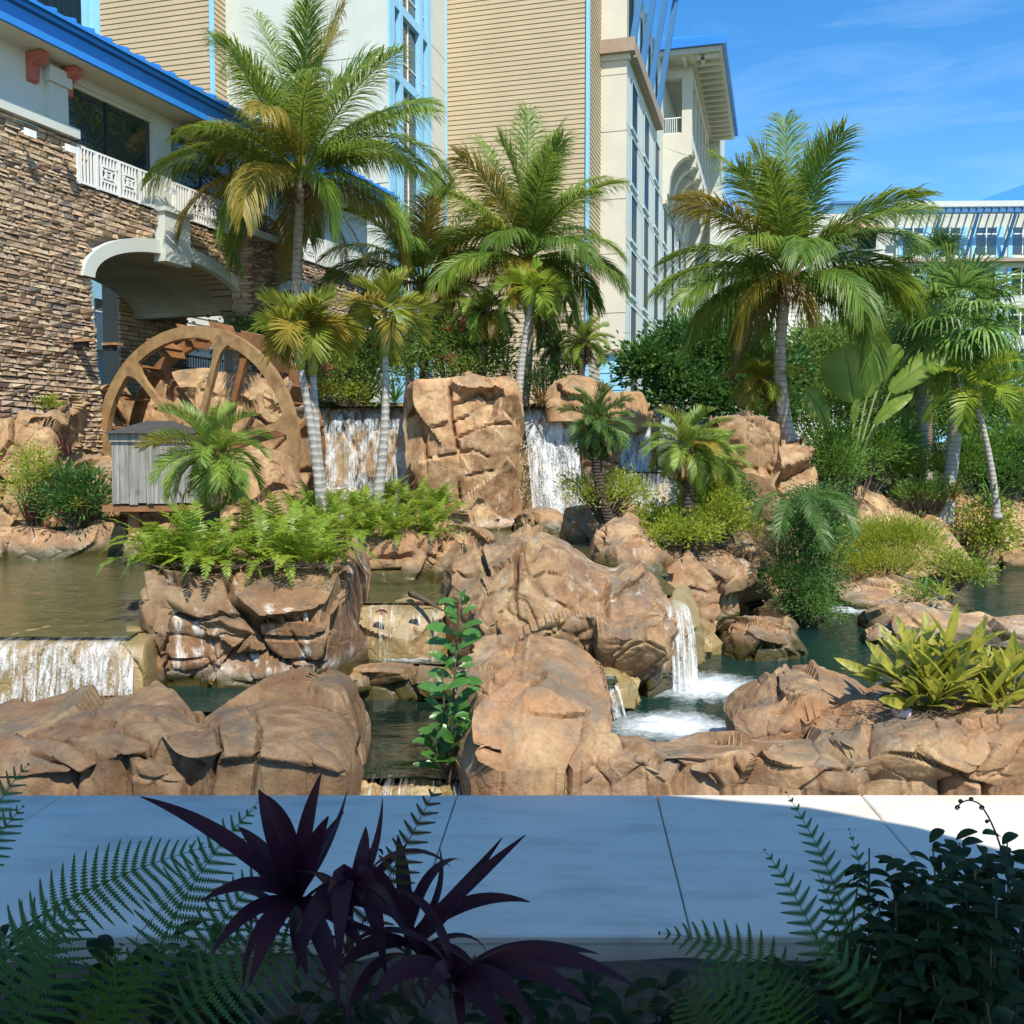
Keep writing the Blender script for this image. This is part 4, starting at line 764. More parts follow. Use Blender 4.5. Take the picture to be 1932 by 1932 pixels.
while z < zcap + .02:
    h = rg.choice((.065, .08, .095, .115, .14)); tt = tL + rg.uniform(-.3, 0)
    while tt < tR:
        L = rg.uniform(.12, .36) * (1.2 if h > .11 else 1); a, b, zm = tt, tt + L, z + h * .6
        lim = zcap if a < T(142, 260) else zrb
        eg = tA0 + taperw(zm)
        if zm < zsp + .2 and a < eg - .05 < b: b = eg; L2 = b - a
        else: L2 = L
        skip = z + h > lim + .01 or (a + .06 < tA1 and b - .06 > tA0 + taperw(zm) and zm < arc(min(max((a + b) / 2, tA0 + .01), tA1 - .01)) + .3) or (a < tB1 and b > tB0 and zm < arcB(min(max((a + b) / 2, tB0 + .01), tB1 - .01)) + .3)
        if T(296, 450) < (a + b) / 2 < T(345, 450) and zm > zcr - .6: skip = True
        if not skip: stones.append((a + .006, z + .006, L2 - .012, h - .012, rg.uniform(.025, .065) + (taperw(zm) * .5 if b < tA0 + 1 else 0), rg.randrange(10)))
        tt += L
    z += h
def pier_stones(x0, x1, ytop, dd):
    a0, a1, zt_ = T(x0), T(x1), Zs(x0, ytop); z = zbt
    part("pier_core", SW.box(a0 + .02, a1 - .02, zbt, zt_ - .02, -.1, dd), mort, SB)
    while z < zt_:
        h = rg.choice((.07, .09, .11, .14)); tt = a0
        while tt < a1 - .05:
            L = min(rg.uniform(.14, .38), a1 - tt); stones.append((tt, z + .008, L - .014, h - .016, dd + .12 + rg.uniform(.03, .1), rg.randrange(10))); tt += L
        z += h
pier_stones(449, 508, 404, .45)
def vis(s):
    P = SW.pt(s[0] + s[2] / 2, s[1] + s[3] / 2, 0); x, y = proj(P); A = s[2] * s[3] / P[1] ** 2
    return A if (48 < x < 300 and 235 < y < 740) else A * .05
order = sorted(range(len(stones)), key=lambda i: -vis(stones[i])); top300 = set(order[:300]); rest = []
for i, (a, z, L, h, d, k) in enumerate(stones):
    M = frame(SW.pt(a, z, -.12), SW.ex, SW.n, (0, 0, 1), (L, d + .12, h))
    if i in top300: inst("stone", smesh[k], SB, M)
    else: V = shapes[k][0]; rest.append((V @ M[:3, :3].T + M[:3, 3], shapes[k][1]))
part("stone_cladding", merge(rest), ledge, SB, kind="stuff")
# white stucco trims
def archband(t0, t1, fn, zs0, w, d0, d1, n=28):
    tcn, ra = (t0 + t1) / 2, (t1 - t0) / 2; th_ = np.linspace(math.pi, 0, n); zc = fn(tcn) - zs0; V = []
    for q in th_:
        for (ro, dd) in ((0, d0), (w, d0), (w, d1), (0, d1)): V.append(SW.pt(tcn + (ra + ro) * math.cos(q), zs0 + (zc + ro) * math.sin(q), dd))
    return np.array(V), grid_faces(n, 4, True)
part("arch_band", archband(tA0, tA1, arc, zsp, .36, -.1, .12), white, SB); part("arch_band", archband(tB0, tB1, arcB, zspB, .3, -.1, .12, 18), white, SB)
def vault(t0, t1, fn, zs0, dep, n=24, th_=.3):
    tcn, ra = (t0 + t1) / 2, (t1 - t0) / 2; zc = fn(tcn) - zs0; V = []
    for q in np.linspace(math.pi, 0, n):
        for ro, dd in ((0, -.101), (0, -dep), (th_, -dep), (th_, -.101)): V.append(SW.pt(tcn + (ra + ro) * math.cos(q), zs0 + (zc + ro) * math.sin(q), dd))
    return np.array(V), grid_faces(n, 4, True)
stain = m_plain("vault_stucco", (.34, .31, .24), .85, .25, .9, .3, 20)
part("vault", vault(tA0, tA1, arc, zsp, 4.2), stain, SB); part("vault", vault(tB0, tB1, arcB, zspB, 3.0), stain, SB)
k0, k1 = T(296, 440), T(344, 440)
part("keystone", SW.box(k0, k1, Zs(320, 493, .3), Zs(320, 400, .3), -.1, .27), white, SB); part("keystone_cap", SW.box(k0 - .06, k1 + .06, Zs(320, 400, .3), Zs(320, 392, .3), -.1, .34), white, SB)
# back of the passage: pier, blue wall with window, pale siding
bd = -4.3; tb0, tb1 = SW.uv(222, 600, bd)[0], SW.uv(352, 620, bd)[0]; bz = SW.uv(240, 530, bd)[1]
part("rear_pier", SW.box(tb0, tb1, zbt, zcr, bd - .6, bd), mort, SB); part("rear_spandrel", SW.box(tb1, tb1 + 1.0, SW.uv(360, 560, bd)[1], zcr + .3, bd - .6, bd), stain, SB)
rest = []
z = zbt
while z < bz:
    h = rg.choice((.12, .14, .18)); tt = tb0
    while tt < tb1 - .1: L = min(rg.uniform(.25, .55), tb1 - tt); M = frame(SW.pt(tt, z, bd), SW.ex, SW.n, (0, 0, 1), (L - .015, rg.uniform(.05, .12), h - .016)); kk = rg.randrange(10); rest.append((shapes[kk][0] @ M[:3, :3].T + M[:3, 3], shapes[kk][1])); tt += L
    z += h
part("rear_stone_cladding", merge(rest), ledge, SB, kind="stuff")
cd = -7.0
part("court_wall", SW.box(SW.uv(60, 600, cd)[0], SW.uv(232, 600, cd)[0], zbt, 14, cd - .3, cd), blue, SB)
cw = part("window", SW.box(SW.uv(178, 600, cd)[0], SW.uv(206, 600, cd)[0], SW.uv(200, 662, cd)[1], SW.uv(200, 567, cd)[1], cd + .001, cd + .06), glass, SB)
part("mullion", SW.box(SW.uv(178, 600, cd)[0], SW.uv(206, 600, cd)[0], SW.uv(200, 592, cd)[1], SW.uv(200, 590, cd)[1], cd + .061, cd + .1), railm, cw)
cs = Wall(SW.pt(SW.uv(330, 600, cd)[0], 0, cd), SW.ex, SW.n); pm = plank_mesh("plank", 8.0, .245, sidw)
for k in range(24): inst("plank", pm, SB, frame(cs.pt(0, 2.6 + k * .25, 0), cs.ex, cs.n, (0, 0, 1)))
part("court_siding_core", cs.box(0, 8, zbt, 9, -.3, -.001), sidw, SB)
# upper storey
band = SW.box(tL, T(142, 262), zcap, zcap + .22, -.1, .16); part("ledge_band", band, white, SB)
zro = zsof
part("upper_wall", SW.box(tL, T(118), zcap + .222, zro, -.5, .0), white, SB)
part("pilaster", SW.box(T(84, 150), T(119, 150), zcap + .222, zro - .5, .001, .14), white, SB); part("capital", SW.box(T(80, 130), T(122, 130), zro - .5, zro - .15, .001, .22), white, SB)
part("header", SW.box(T(119), tR, zro - .2, zro, -.5, -.001), white, SB); part("header_mould", SW.box(T(122), tR, zro - .3, zro - .202, -.5, -.04), cream, SB)
zfl = zrb
def bay(x0, x1, nm):
    a, b = T(x0, 340), T(x1, 340)
    w_ = part("window", SW.box(a, b, zfl + .05, zro - .302, -.16, -.11), glass, SB); part("mullion", merge([SW.box((a + b) / 2 - .03, (a + b) / 2 + .03, zfl + .05, zro - .305, -.109, -.07), SW.box(a, b, zfl, zfl + .049, -.16, -.06)]), dark, w_)
bay(116, 290, 0); bay(318, 444, 1); bay(512, 618, 2)
for x0, x1 in ((291, 322), (446, 528), (610, 690)):
    part("column", SW.box(T(x0, 350), T(x1, 350), zfl if x0 > 400 else Zs(320, 392, .3) + .0, zro - .2, -.5, .04), white, SB)
    if x0 > 400: part("ledge_band", SW.box(T(x0, 350) - .1, T(x1, 350) + .1, zfl + .0, zfl + .2, .101, .7 if x0 < 500 else .25), white, SB)
part("interior_back", SW.box(T(110), tR, zfl, zro, -4.5, -4.3), dark, SB); part("balcony_floor", SW.box(tL, tR, zfl - .3, zfl - .005, -4.3, -.13), white, SB)
def railing(x0, x1):
    a, b = T(x0, 330), T(x1, 330); L = b - a; d0, d1 = .02, .07; B = lambda u0, u1, z0, z1: SW.box(a + u0, a + u1, zrb + z0, zrb + z1, d0, d1); H = zrt - zrb
    rl = thing_part("railing", B(0, L, H - .05, H), railm); part("bottom_rail", B(0, L, .02, .07), railm, rl)
    q = [L * .22, L * .5, L * .76]; bl = []
    for u in [0.0] + q + [L - .05]: part("post", SW.box(a + u, a + u + .07, zrb + .0, zrb + H - .051, d0 - .005, d1 + .005), railm, rl)
    n = int(L / .105)
    for k in range(1, n):
        u = k * L / n; inX = (q[0] + .1 < u < q[1] - .04) or (q[1] + .1 < u < q[2] - .04)
        if inX: bl += [B(u, u + .03, .07, .24), B(u, u + .03, H - .26, H - .05)]
        else: bl.append(B(u, u + .03, .07, H - .05))
    part("balusters", merge(bl), railm, rl, kind="stuff")
    for u0, u1 in ((q[0] + .16, q[1] - .06), (q[1] + .16, q[2] - .06)):
        f_ = [B(u0, u1, .24, .29), B(u0, u1, H - .31, H - .26), B(u0, u0 + .05, .29, H - .31), B(u1 - .05, u1, .29, H - .31)]
        m_ = ((u0 + u1) / 2, (.29 + H - .31) / 2); s_ = (u1 - u0) * .22
        f_ += [B(m_[0] - s_, m_[0] + s_, m_[1] - s_, m_[1] - s_ + .04), B(m_[0] - s_, m_[0] + s_, m_[1] + s_ - .04, m_[1] + s_), B(m_[0] - s_, m_[0] - s_ + .04, m_[1] - s_ + .04, m_[1] + s_ - .04), B(m_[0] + s_ - .04, m_[0] + s_, m_[1] - s_ + .04, m_[1] + s_ - .04)]
        for (c0, c1) in (((u0, .29), (u1, H - .31)), ((u0, H - .31), (u1, .29))):
            A_, B_ = SW.pt(a + c0[0], zrb + c0[1], d0 + .008), SW.pt(a + c1[0], zrb + c1[1], d0 + .008); dv = unit(B_ - A_); nv = np.cross(dv, SW.n) * .035
            f_.append(box(A_ - nv / 2, B_ - A_, nv, SW.n * .035))
        part("crossed_panel", merge(f_), railm, rl)
def thing_part(n, vf, m): return part(n, vf, m, SB)
railing(143, 289); railing(322, 448); railing(526, 610)
# eaves: soffit, blue fascia and gutter, standing-seam ends, red brackets
zf0 = zro; part("soffit", SW.box(tL, tR + .6, zf0 + .001, zf0 + .12, -.5, .76), cream, SB)
part("fascia", SW.box(tL, tR + .6, zf0 - .0, zf0 + .42, .761, .85), blue2, SB); part("gutter", SW.box(tL, tR + .6, zf0 + .45, zf0 + .6, .76, .95), blue2, SB)
V = np.array([SW.pt(tL, zf0 + .55, 1.05), SW.pt(tR + .6, zf0 + .55, 1.05), SW.pt(tR + .6, zf0 + 2.0, -3.5), SW.pt(tL, zf0 + 2.0, -3.5)]); V = np.concatenate([V, V + np.array([0, 0, .08])]); part("roof", (V, BF), blue2, SB)
for k in range(40):
    a = tL + k * .55
    if a < tR + .5: A_, B_ = SW.pt(a, zf0 + .631, 1.05), SW.pt(a, zf0 + 2.08, -3.5); part("roof_seam", box(A_, B_ - A_, SW.ex * .05, (0, 0, .07)), blue2, SB)
for x in (48, 112, 405):
    a = T(x, 110); V = np.array([SW.pt(a + q, zf0 + zz, dd) for q in (0, .26) for dd, zz in ((0.0, -.02), (.42, -.02), (.4, -.2), (.16, -.3), (.12, -.62), (0, -.66))]); n6 = 6
    fs = [np.array([[i, (i + 1) % 6, 6 + (i + 1) % 6, 6 + i] for i in range(6)]), np.array([[0, 1, 2, 3, 4, 5], [11, 10, 9, 8, 7, 6]])]
    part("bracket", (V, fs), red, SB)
# floodlights on the wall and two small stone shelves
for x, y, lab in ((53, 247, "white floodlight on the ledge above the stone wall"), (130, 277, "white floodlight at the near end of the first balcony railing"), (322, 358, "white floodlight on the white column between the balconies")):
    Pq = SW.pt(T(x, y, .3), Zs(x, y, .3), .12); fl_ = thing("floodlight", lab, "light", Pq); a = np.asarray(Pq)
    part("arm", tube([a, a + s2 * .18 - np.array([0, 0, .02])], .03, 6), railm, fl_); part("housing", box(a + s2 * .16 - s1 * .1 - np.array([0, 0, .1]), s2 * .16 - np.array([0, 0, .06]), s1 * .2, (0, 0, .16)), railm, fl_)
for x, y, lab in ((158, 645, "small pale stone shelf high on the stone pier, nearer the pool's end"), (210, 652, "small pale stone shelf beside the pier's arch edge")):
    a, b = T(x - 7, y, .3), T(x + 7, y, .3); sh_ = thing("wall_shelf", lab, "shelf", SW.pt(a, Zs(x, y, .3), .2)); z0 = Zs(x, y, .3)
    part("slab", SW.box(a, b, z0, z0 + .06, .1, .55), m_dry, sh_); part("support", SW.box(a + .05, b - .05, z0 - .12, z0 - .001, .1, .4), dark, sh_)
# thin dark fence seen through the passage
fp = Wall(SW.pt(SW.uv(352, 700, -3)[0], 0, -3.4), SW.ex, SW.n); fz0, fz1 = fp.uv(360, 700)[1], fp.uv(360, 672)[1]
ff = thing("iron_fence", "thin black iron fence seen through the stone arch", "fence", fp.pt(0, fz0)); part("rail", merge([fp.box(-.3, 4, fz1 - .04, fz1, 0, .03), fp.box(-.3, 4, fz0 + .08, fz0 + .12, 0, .03)]), dark, ff)
part("pickets", merge([fp.box(-.25 + k * .13, -.23 + k * .13, fz0, fz1 + .04, .031, .05) for k in range(32)]), dark, ff, kind="stuff")

# ---- unseen porch: roof shaped to shade walkway and bed, floor added for bounce light
bounce_white = m_plain("porch_bounce_white", (.8, .78, .74), .7, .03)  # white added to bounce fill light into the shade
TB = thing("porch", "unseen porch shading the concrete walkway, with white paint and pale floor added for bounce light", "porch", (0, -1, -.9))
part("floor", box((-16, -16, 1.2), (32, 0, 0), (0, 16.9, 0), (0, 0, .2)), concrete, TB); part("floor_face", box((-16, .75, -.9), (32, 0, 0), (0, .15, 0), (0, 0, 2.09)), bounce_white, TB)  # pale sunlit floor added to bounce light onto the roof's underside
xr = 4.6; pl = np.array([(-6.5, -.6), (xr + 1.6, -.6), (xr + 1.6, 1.6), (xr + .9, 2.55), (xr + .35, 3.1), (xr - .4, 3.55), (xr - 1.6, 3.86), (-6.5, 3.95)]); m_ = len(pl)  # outline shaped so the roof's shadow follows the walkway edge
V = np.concatenate([np.c_[pl, np.full(m_, 6.1)], np.c_[pl, np.full(m_, 6.3)]])
part("roof", (V, [np.array([[i, (i + 1) % m_, m_ + (i + 1) % m_, m_ + i] for i in range(m_)]), np.array([list(range(m_))[::-1], list(range(m_, 2 * m_))])]), bounce_white, TB)
for x in (-6.2, -3, 3, 5.9): part("column", box((x, -.5, 1.4), (.22, 0, 0), (0, .22, 0), (0, 0, 4.7)), bounce_white, TB)
# ------------------------------------------------------------------ foliage materials
L_coco = m_leaf("leaf_coconut", [(0.052, 0.11, 0.014), (0.105, 0.198, 0.027), (0.209, 0.297, 0.042), (0.348, 0.396, 0.056)], trans=.35)
L_cocoy = m_leaf("leaf_coconut_yellow", [(0.144, 0.144, 0.018), (0.264, 0.228, 0.03), (0.408, 0.312, 0.048), (0.432, 0.288, 0.072)], trans=.4)
L_dead = m_leaf("leaf_dry", [(.2, .13, .07), (.3, .21, .12), (.38, .29, .18)], trans=.2, rough=.8)
L_date = m_leaf("leaf_date", [(0.087, 0.159, 0.023), (0.166, 0.267, 0.039), (0.292, 0.39, 0.061), (0.427, 0.461, 0.091)], trans=.35)
L_dated = m_leaf("leaf_date_dark", [(0.053, 0.105, 0.021), (0.096, 0.175, 0.035), (0.158, 0.263, 0.053)], trans=.3)
L_adon = m_leaf("leaf_bright_palm", [(0.12, 0.18, 0.018), (0.216, 0.276, 0.03), (0.336, 0.348, 0.048), (0.408, 0.348, 0.06)], trans=.4)
L_fan = m_leaf("leaf_fan", [(0.064, 0.144, 0.027), (0.12, 0.238, 0.048), (0.216, 0.351, 0.075), (0.323, 0.413, 0.094)], trans=.3)
L_fern = m_leaf("leaf_fern", [(0.106, 0.184, 0.015), (0.183, 0.284, 0.026), (0.303, 0.397, 0.039), (0.41, 0.439, 0.052)], trans=.4)
L_green = m_leaf("leaf_green", [(0.044, 0.106, 0.014), (0.099, 0.201, 0.027), (0.166, 0.295, 0.041), (0.265, 0.402, 0.063)], trans=.28)
L_dark = m_leaf("leaf_dark_green", [(0.026, 0.074, 0.016), (0.056, 0.139, 0.026), (0.094, 0.205, 0.037), (0.149, 0.28, 0.056)], trans=.25)
L_hedge = m_leaf("leaf_hedge", [(0.062, 0.119, 0.02), (0.132, 0.223, 0.038), (0.217, 0.327, 0.061), (0.31, 0.402, 0.081)], trans=.35)
L_lime = m_leaf("leaf_lime", [(0.124, 0.195, 0.017), (0.238, 0.321, 0.028), (0.375, 0.431, 0.041), (0.473, 0.473, 0.069)], trans=.35)
L_ging = m_leaf("leaf_ginger", [(.1, .15, .02), (.24, .26, .03), (.42, .38, .05), (.5, .44, .07), (.3, .32, .04)], trans=.35, blotch=((.09, .14, .02), 13))
L_red = m_leaf("leaf_red", [(.05, .012, .016), (.1, .02, .025), (.16, .05, .04)], trans=.25)
L_orange = m_leaf("leaf_bromeliad", [(.1, .11, .02), (.22, .14, .03), (.3, .1, .04)], trans=.25)
L_flower = m_leaf("petal_crimson", [(.5, .03, .08), (.6, .06, .12), (.66, .12, .2)], trans=.3)
L_yflower = m_leaf("petal_yellow", [(.7, .5, .03), (.75, .6, .05)], trans=.3)
L_ban = m_leaf("leaf_banana", [(0.084, 0.168, 0.021), (0.14, 0.238, 0.035), (0.224, 0.308, 0.042), (0.308, 0.364, 0.056)], trans=.35, scale=.8)
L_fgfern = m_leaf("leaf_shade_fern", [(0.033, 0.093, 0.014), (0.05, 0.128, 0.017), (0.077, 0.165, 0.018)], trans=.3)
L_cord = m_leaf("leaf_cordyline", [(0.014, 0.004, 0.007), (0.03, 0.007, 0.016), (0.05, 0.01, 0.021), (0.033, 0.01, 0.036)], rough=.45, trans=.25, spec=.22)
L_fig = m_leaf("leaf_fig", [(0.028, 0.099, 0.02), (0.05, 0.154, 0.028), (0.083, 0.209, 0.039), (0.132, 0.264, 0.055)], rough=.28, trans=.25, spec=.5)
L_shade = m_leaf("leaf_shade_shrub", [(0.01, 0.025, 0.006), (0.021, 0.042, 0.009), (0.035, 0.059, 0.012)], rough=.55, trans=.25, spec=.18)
def m_trunk(name, c0, c1, ring=9, rs=.5, bstr=.6):
    t = NT(name); p = t.pos(); sz = t.new("SeparateXYZ"); t.link(t.new("NewGeometry").outputs['Position'], sz.inputs[0])
    w = t.math('SINE', t.math('ADD', t.math('MULTIPLY', sz.outputs[2], ring * 6.283), t.math('MULTIPLY', t.noise(p, 3, 4), 5.0)))
    n = t.noise(t.pos((5, 5, 1.5)), 2, 7, .65); c = t.mix(t.ramp(n, [(.3, 0.0), (.7, 1.0)]), c0, c1)
    c = t.mix(t.math('MULTIPLY', t.ramp(w, [(.72, 0.0), (.95, 1.0)]), rs), c, tuple(v * .35 for v in c0))
    return t.done(t.bsdf(c, .85, t.math('ADD', t.math('MULTIPLY', w, .3), t.noise(p, 22, 5, .7)), bstr, .03))
B_coco = m_trunk("bark_coconut", (.27, .22, .16), (.43, .37, .29), 6)
B_ring = m_trunk("bark_ringed", (.3, .27, .23), (.45, .42, .37), 8)
B_date = m_trunk("bark_date", (.035, .025, .018), (.1, .07, .045), 14, .4, 1.0)
B_brown = m_trunk("bark_brown", (.11, .075, .045), (.22, .16, .1), 10)
fiber = m_plain("palm_fibre", (.17, .11, .06), .9, .5, 8, .8, 30)
shaft = m_plain("crownshaft_green", (.25, .27, .05), .45, .2, 3)
stemg = m_plain("stem_green", (.1, .15, .03), .5, .2, 3)
stemb = m_plain("stem_brown", (.1, .07, .045), .85, .3, 6)
rachis_y = m_plain("frond_rib", (.3, .27, .06), .5, .2, 3)

# ------------------------------------------------------------------ fronds, leaves, palms
def curve_frame(Rc, up):
    T = unit(np.gradient(Rc, axis=0)); up = np.broadcast_to(up, T.shape); B = unit(np.cross(T, up)); N = unit(np.cross(B, T)); return T, B, N
def resample(Rc, s):
    cl = np.concatenate([[0], np.cumsum(np.linalg.norm(np.diff(Rc, axis=0), axis=1))]); cl /= cl[-1]
    return np.stack([np.interp(s, cl, Rc[:, i]) for i in range(3)], -1)
def frond(Rc, up=(0, 0, 1), n=50, l=.6, w=.018, a0=25, a1=62, vlift=.25, hang=.6, pet=.15, rw=.012, seed=0, seg=3, prof=None, twist=0.0, ragged=.08):
    """pinnate leaf along a rachis curve"""
    q = np.random.default_rng(seed); s = np.repeat(np.linspace(pet, .995, n), 2); sd = np.tile([1.0, -1.0], n)
    s = np.clip(s + q.normal(0, .3 / n, 2 * n), pet, 1)
    Rd = resample(Rc, np.linspace(0, 1, 40)); T, B, N = curve_frame(Rd, np.array(up, float))
    fi = lambda A: unit(np.stack([np.interp(s, np.linspace(0, 1, 40), A[:, i]) for i in range(3)], -1)); Pp = resample(Rd, s); t_, b_, n_ = fi(T), fi(B), fi(N)
    if twist: th_ = twist * s; b2 = b_ * np.cos(th_)[:, None] + n_ * np.sin(th_)[:, None]; n_ = n_ * np.cos(th_)[:, None] - b_ * np.sin(th_)[:, None]; b_ = b2
    u = (s - pet) / (1 - pet); pr = prof(u) if prof else np.clip(1.25 * np.sin(math.pi * (.12 + .8 * u)) ** .7, .15, 1)
    ln_ = l * pr * q.normal(1, ragged, 2 * n); an = np.radians(a0 + (a1 - a0) * u + q.normal(0, 5, 2 * n))
    d = b_ * (sd * np.cos(an))[:, None] + t_ * np.sin(an)[:, None] + n_ * (vlift + q.normal(0, .08, 2 * n))[:, None]; d = unit(d)
    pts = [Pp]; dd = d.copy(); g_ = np.array([0, 0, -1.0])
    for k in range(seg):
        dd = unit(dd + g_ * (hang * (k + .6) / seg * q.uniform(.7, 1.3, 2 * n))[:, None]); pts.append(pts[-1] + dd * (ln_ / seg)[:, None])
    P = np.stack(pts, 1); wd = unit(t_ - (t_ * d).sum(-1, keepdims=True) * d); kw = np.array([.55, 1.0, .8, .12]) if seg == 3 else np.array([.6, 1.0, .1])
    W = wd[:, None] * (w * (.6 + .4 * pr))[:, None, None] * kw[None, :, None]
    lv = strips(P, W); rt = tube(Rd[::2], np.linspace(rw, rw * .2, 20), 4, False)
    return merge([(rt[0], rt[1][0]), lv])
def arc_curve(P0, az, el, L, droop, n=30, pw=1.5, side=0.0):
    s = np.linspace(0, 1, n); th_ = np.radians(el) - np.radians(droop) * s ** pw; ds = L / (n - 1)
    a = np.radians(az) + np.radians(side) * s ** 1.5
    d = np.stack([np.cos(th_) * np.cos(a), np.cos(th_) * np.sin(a), np.sin(th_)], -1)
    return np.asarray(P0) + np.concatenate([[[0, 0, 0]], np.cumsum(d[:-1] * ds, 0)])
def trunk(P0, P1, r0, r1, bow=(0, 0, 0), n=40, ring=0.0, flare=1.6, sides=12, seed=0):
    mid = (np.asarray(P0) + np.asarray(P1)) / 2 + np.asarray(bow); C_ = bez(P0, mid, P1, n); s = np.linspace(0, 1, n)
    r = r0 + (r1 - r0) * s; r = r * (1 + (flare - 1) * np.exp(-s * 14)); q = np.random.default_rng(seed); r = r * (1 + ring * np.where(np.arange(n) % 2, 1, -1) * .5 + q.normal(0, .015, n))
    return tube(C_, r, sides)
PALMN = [0]
def palm(name, label, base, crown, fr, leafm, bark, r0, r1, n=22, L=4, spread=(84, -25), droop=(28, 105), bow=(0, 0, 0), seed=0, leaf=dict(), yellow=0.0, dead=0, extra=(), skip=None, shaft_h=0, fibre=True, group=None, cat="palm tree", ring=.05, az0=None, ymat=None, tn=44, boot=1.0):
    base, crown = np.asarray(base, float), np.asarray(crown, float); o = thing(name, label, cat, base, group); q = np.random.default_rng(seed + 100)
    tp = crown - np.array([0, 0, shaft_h])
    part("trunk", trunk(base - np.array([0, 0, .3]), tp, r0, r1, bow, tn, ring, seed=seed), bark, o, smooth=True)
    if shaft_h: part("crownshaft", tube(bez(tp - (0, 0, .02), (tp + crown) / 2, crown + np.array([0, 0, .05]), 8), np.array([1.0, 1.25, 1.3, 1.2, 1.0, .85, .65, .4]) * r1 * 1.15, 10), shaft, o, smooth=True)
    if fibre:
        fb = []
        for k in range(int(22 * boot)):                                       # old leaf bases
            a = q.uniform(0, 6.28); z = q.uniform(-r1 * 6, r1 * .5); d = np.array([math.cos(a), math.sin(a), 0]); p0 = crown + d * r1 * .7 + (0, 0, z)
            p2 = p0 + d * r1 * q.uniform(.8, 2.2) + np.array([0, 0, r1 * q.uniform(1.2, 3.2)]); fb.append(tube(bez(p0, p0 + d * r1 * 1.2, p2, 4), [r1 * .5, r1 * .42, r1 * .3, r1 * .12], 5))
        part("leaf_bases", merge(fb), fiber, o)
    specs = []
    for k in range(n):
        f = k / max(1, n - 1); el = spread[0] + (spread[1] - spread[0]) * f ** .85 + q.normal(0, 5); az = (k * 137.5 + (az0 if az0 is not None else q.uniform(0, 40))) + q.normal(0, 8)
        specs.append((az, el, L * q.uniform(.86, 1.08) * (.85 + .15 * min(1, f * 3)) * (1 - .24 * f * (leaf.get('n', 50) > 60)), droop[0] + (droop[1] - droop[0]) * f + q.normal(0, 8), f))
    specs += [(*e, e[1] < 10 and .8 or .4) for e in extra]
    for k, (az, el, L_, dr, f) in enumerate(specs):
        if skip and skip(az % 360, el): continue
        kw = dict(n=50, l=.6, w=.018); kw.update(leaf); kw['hang'] = kw.get('hang', .6) * (.45 + .8 * f); kw['l'] = kw['l'] * (.85 + .15 * min(1, 1.6 * f)); kw['a0'] = kw.get('a0', 25) + 18 * max(0, 1 - 2.5 * f); kw['seed'] = seed * 77 + k
        Rc = arc_curve(crown + np.array([0, 0, -.02 * f]), az, el, L_, dr, side=q.normal(0, 14))
        m_ = leafm if q.random() > yellow * (.3 + f) else (ymat or L_cocoy)
        part("frond", frond(Rc, twist=q.normal(0, .5), **kw), m_, o)
    for k in range(dead):
        a = q.uniform(0, 360); Rc = arc_curve(crown - (0, 0, .1), a, -35, L * q.uniform(.45, .7), 50)
        kw = dict(n=34, l=.5, w=.012); kw.update({x: leaf[x] for x in leaf if x in ('l', 'w')}); part("dead_frond", frond(Rc, hang=1.6, seed=seed + k, n=kw['n'], l=kw['l'] * .7, w=kw['w']), L_dead, o)
    return o
coco = dict(n=130, l=1.08, w=.0155, a0=30, a1=66, vlift=.2, hang=1.0, pet=.16, rw=.03)
TE = lambda x, y, Y, z: np.array([at(x, y, Y)[0], Y, z])
palm("coconut_palm", "tallest coconut palm, its pale trunk rising in front of the stone building", TE(556, 700, 27.2, 4.5), at(568, 332, 27.2), None, L_coco, B_coco, .165, .125, 36, 5.0, (84, -8), (44, 96), (-.1, 0, 0), 1, coco, .2, 2,
     [(174, 50, 5.0, 125), (8, 44, 4.8, 112), (-12, 30, 4.3, 92), (95, 85, 5.3, 18), (60, 80, 5.3, 22), (140, 78, 5.2, 24)])
palm("coconut_palm", "mid-height coconut palm in front of the pale blue-white tower wall", TE(797, 700, 31, 4.3), at(797, 535, 31), None, L_coco, B_coco, .15, .13, 18, 3.9, (84, 0), (40, 105), (.1, 0, 0), 2, coco, .3, 1, [(176, 30, 4, 100), (4, 40, 4, 90), (75, 75, 4.6, 30), (20, 66, 4.6, 60), (160, 50, 4.0, 90)])
palm("coconut_palm", "coconut palm with upright dark fronds before the tan clapboard wall", TE(985, 745, 29.7, 4.3), at(995, 490, 29.7), None, L_coco, B_coco, .14, .13, 25, 4.1, (86, -10), (34, 96), (.25, 0, 0), 3, coco, .2, 2, [(92, 88, 4.6, 12), (40, 80, 4.4, 20), (150, 72, 4.4, 22), (5, 40, 3.2, 95), (172, 42, 3.2, 95), (30, 66, 3.9, 50)])
palm("coconut_palm", "coconut palm against the open blue sky, yellowing lower fronds", TE(1497, 835, 24, 3.3), at(1490, 526, 24), None, L_coco, B_coco, .17, .12, 28, 3.9, (86, -14), (36, 96), (-.55, 0, 0), 4, coco, .22, 1, [(95, 86, 4.1, 14), (50, 74, 4.2, 26), (130, 70, 4.0, 30), (4, 46, 3.4, 80), (2, 16, 3.1, 50), (176, 34, 3.2, 66), (-172, 10, 3.1, 60)])
adon = dict(n=36, l=.44, w=.019, a0=25, a1=60, vlift=.45, hang=.3, pet=.14, rw=.012, seg=2)
palm("ringed_palm", "leaning slim palm of the twin pair beside the water wheel", TE(612, 930, 17.0, 1.5), at(566, 612, 16.8), None, L_adon, B_ring, .105, .06, 10, .8, (66, -8), (60, 120), (.12, 0, 0), 5, adon, .25, 0, shaft_h=.75, fibre=False)
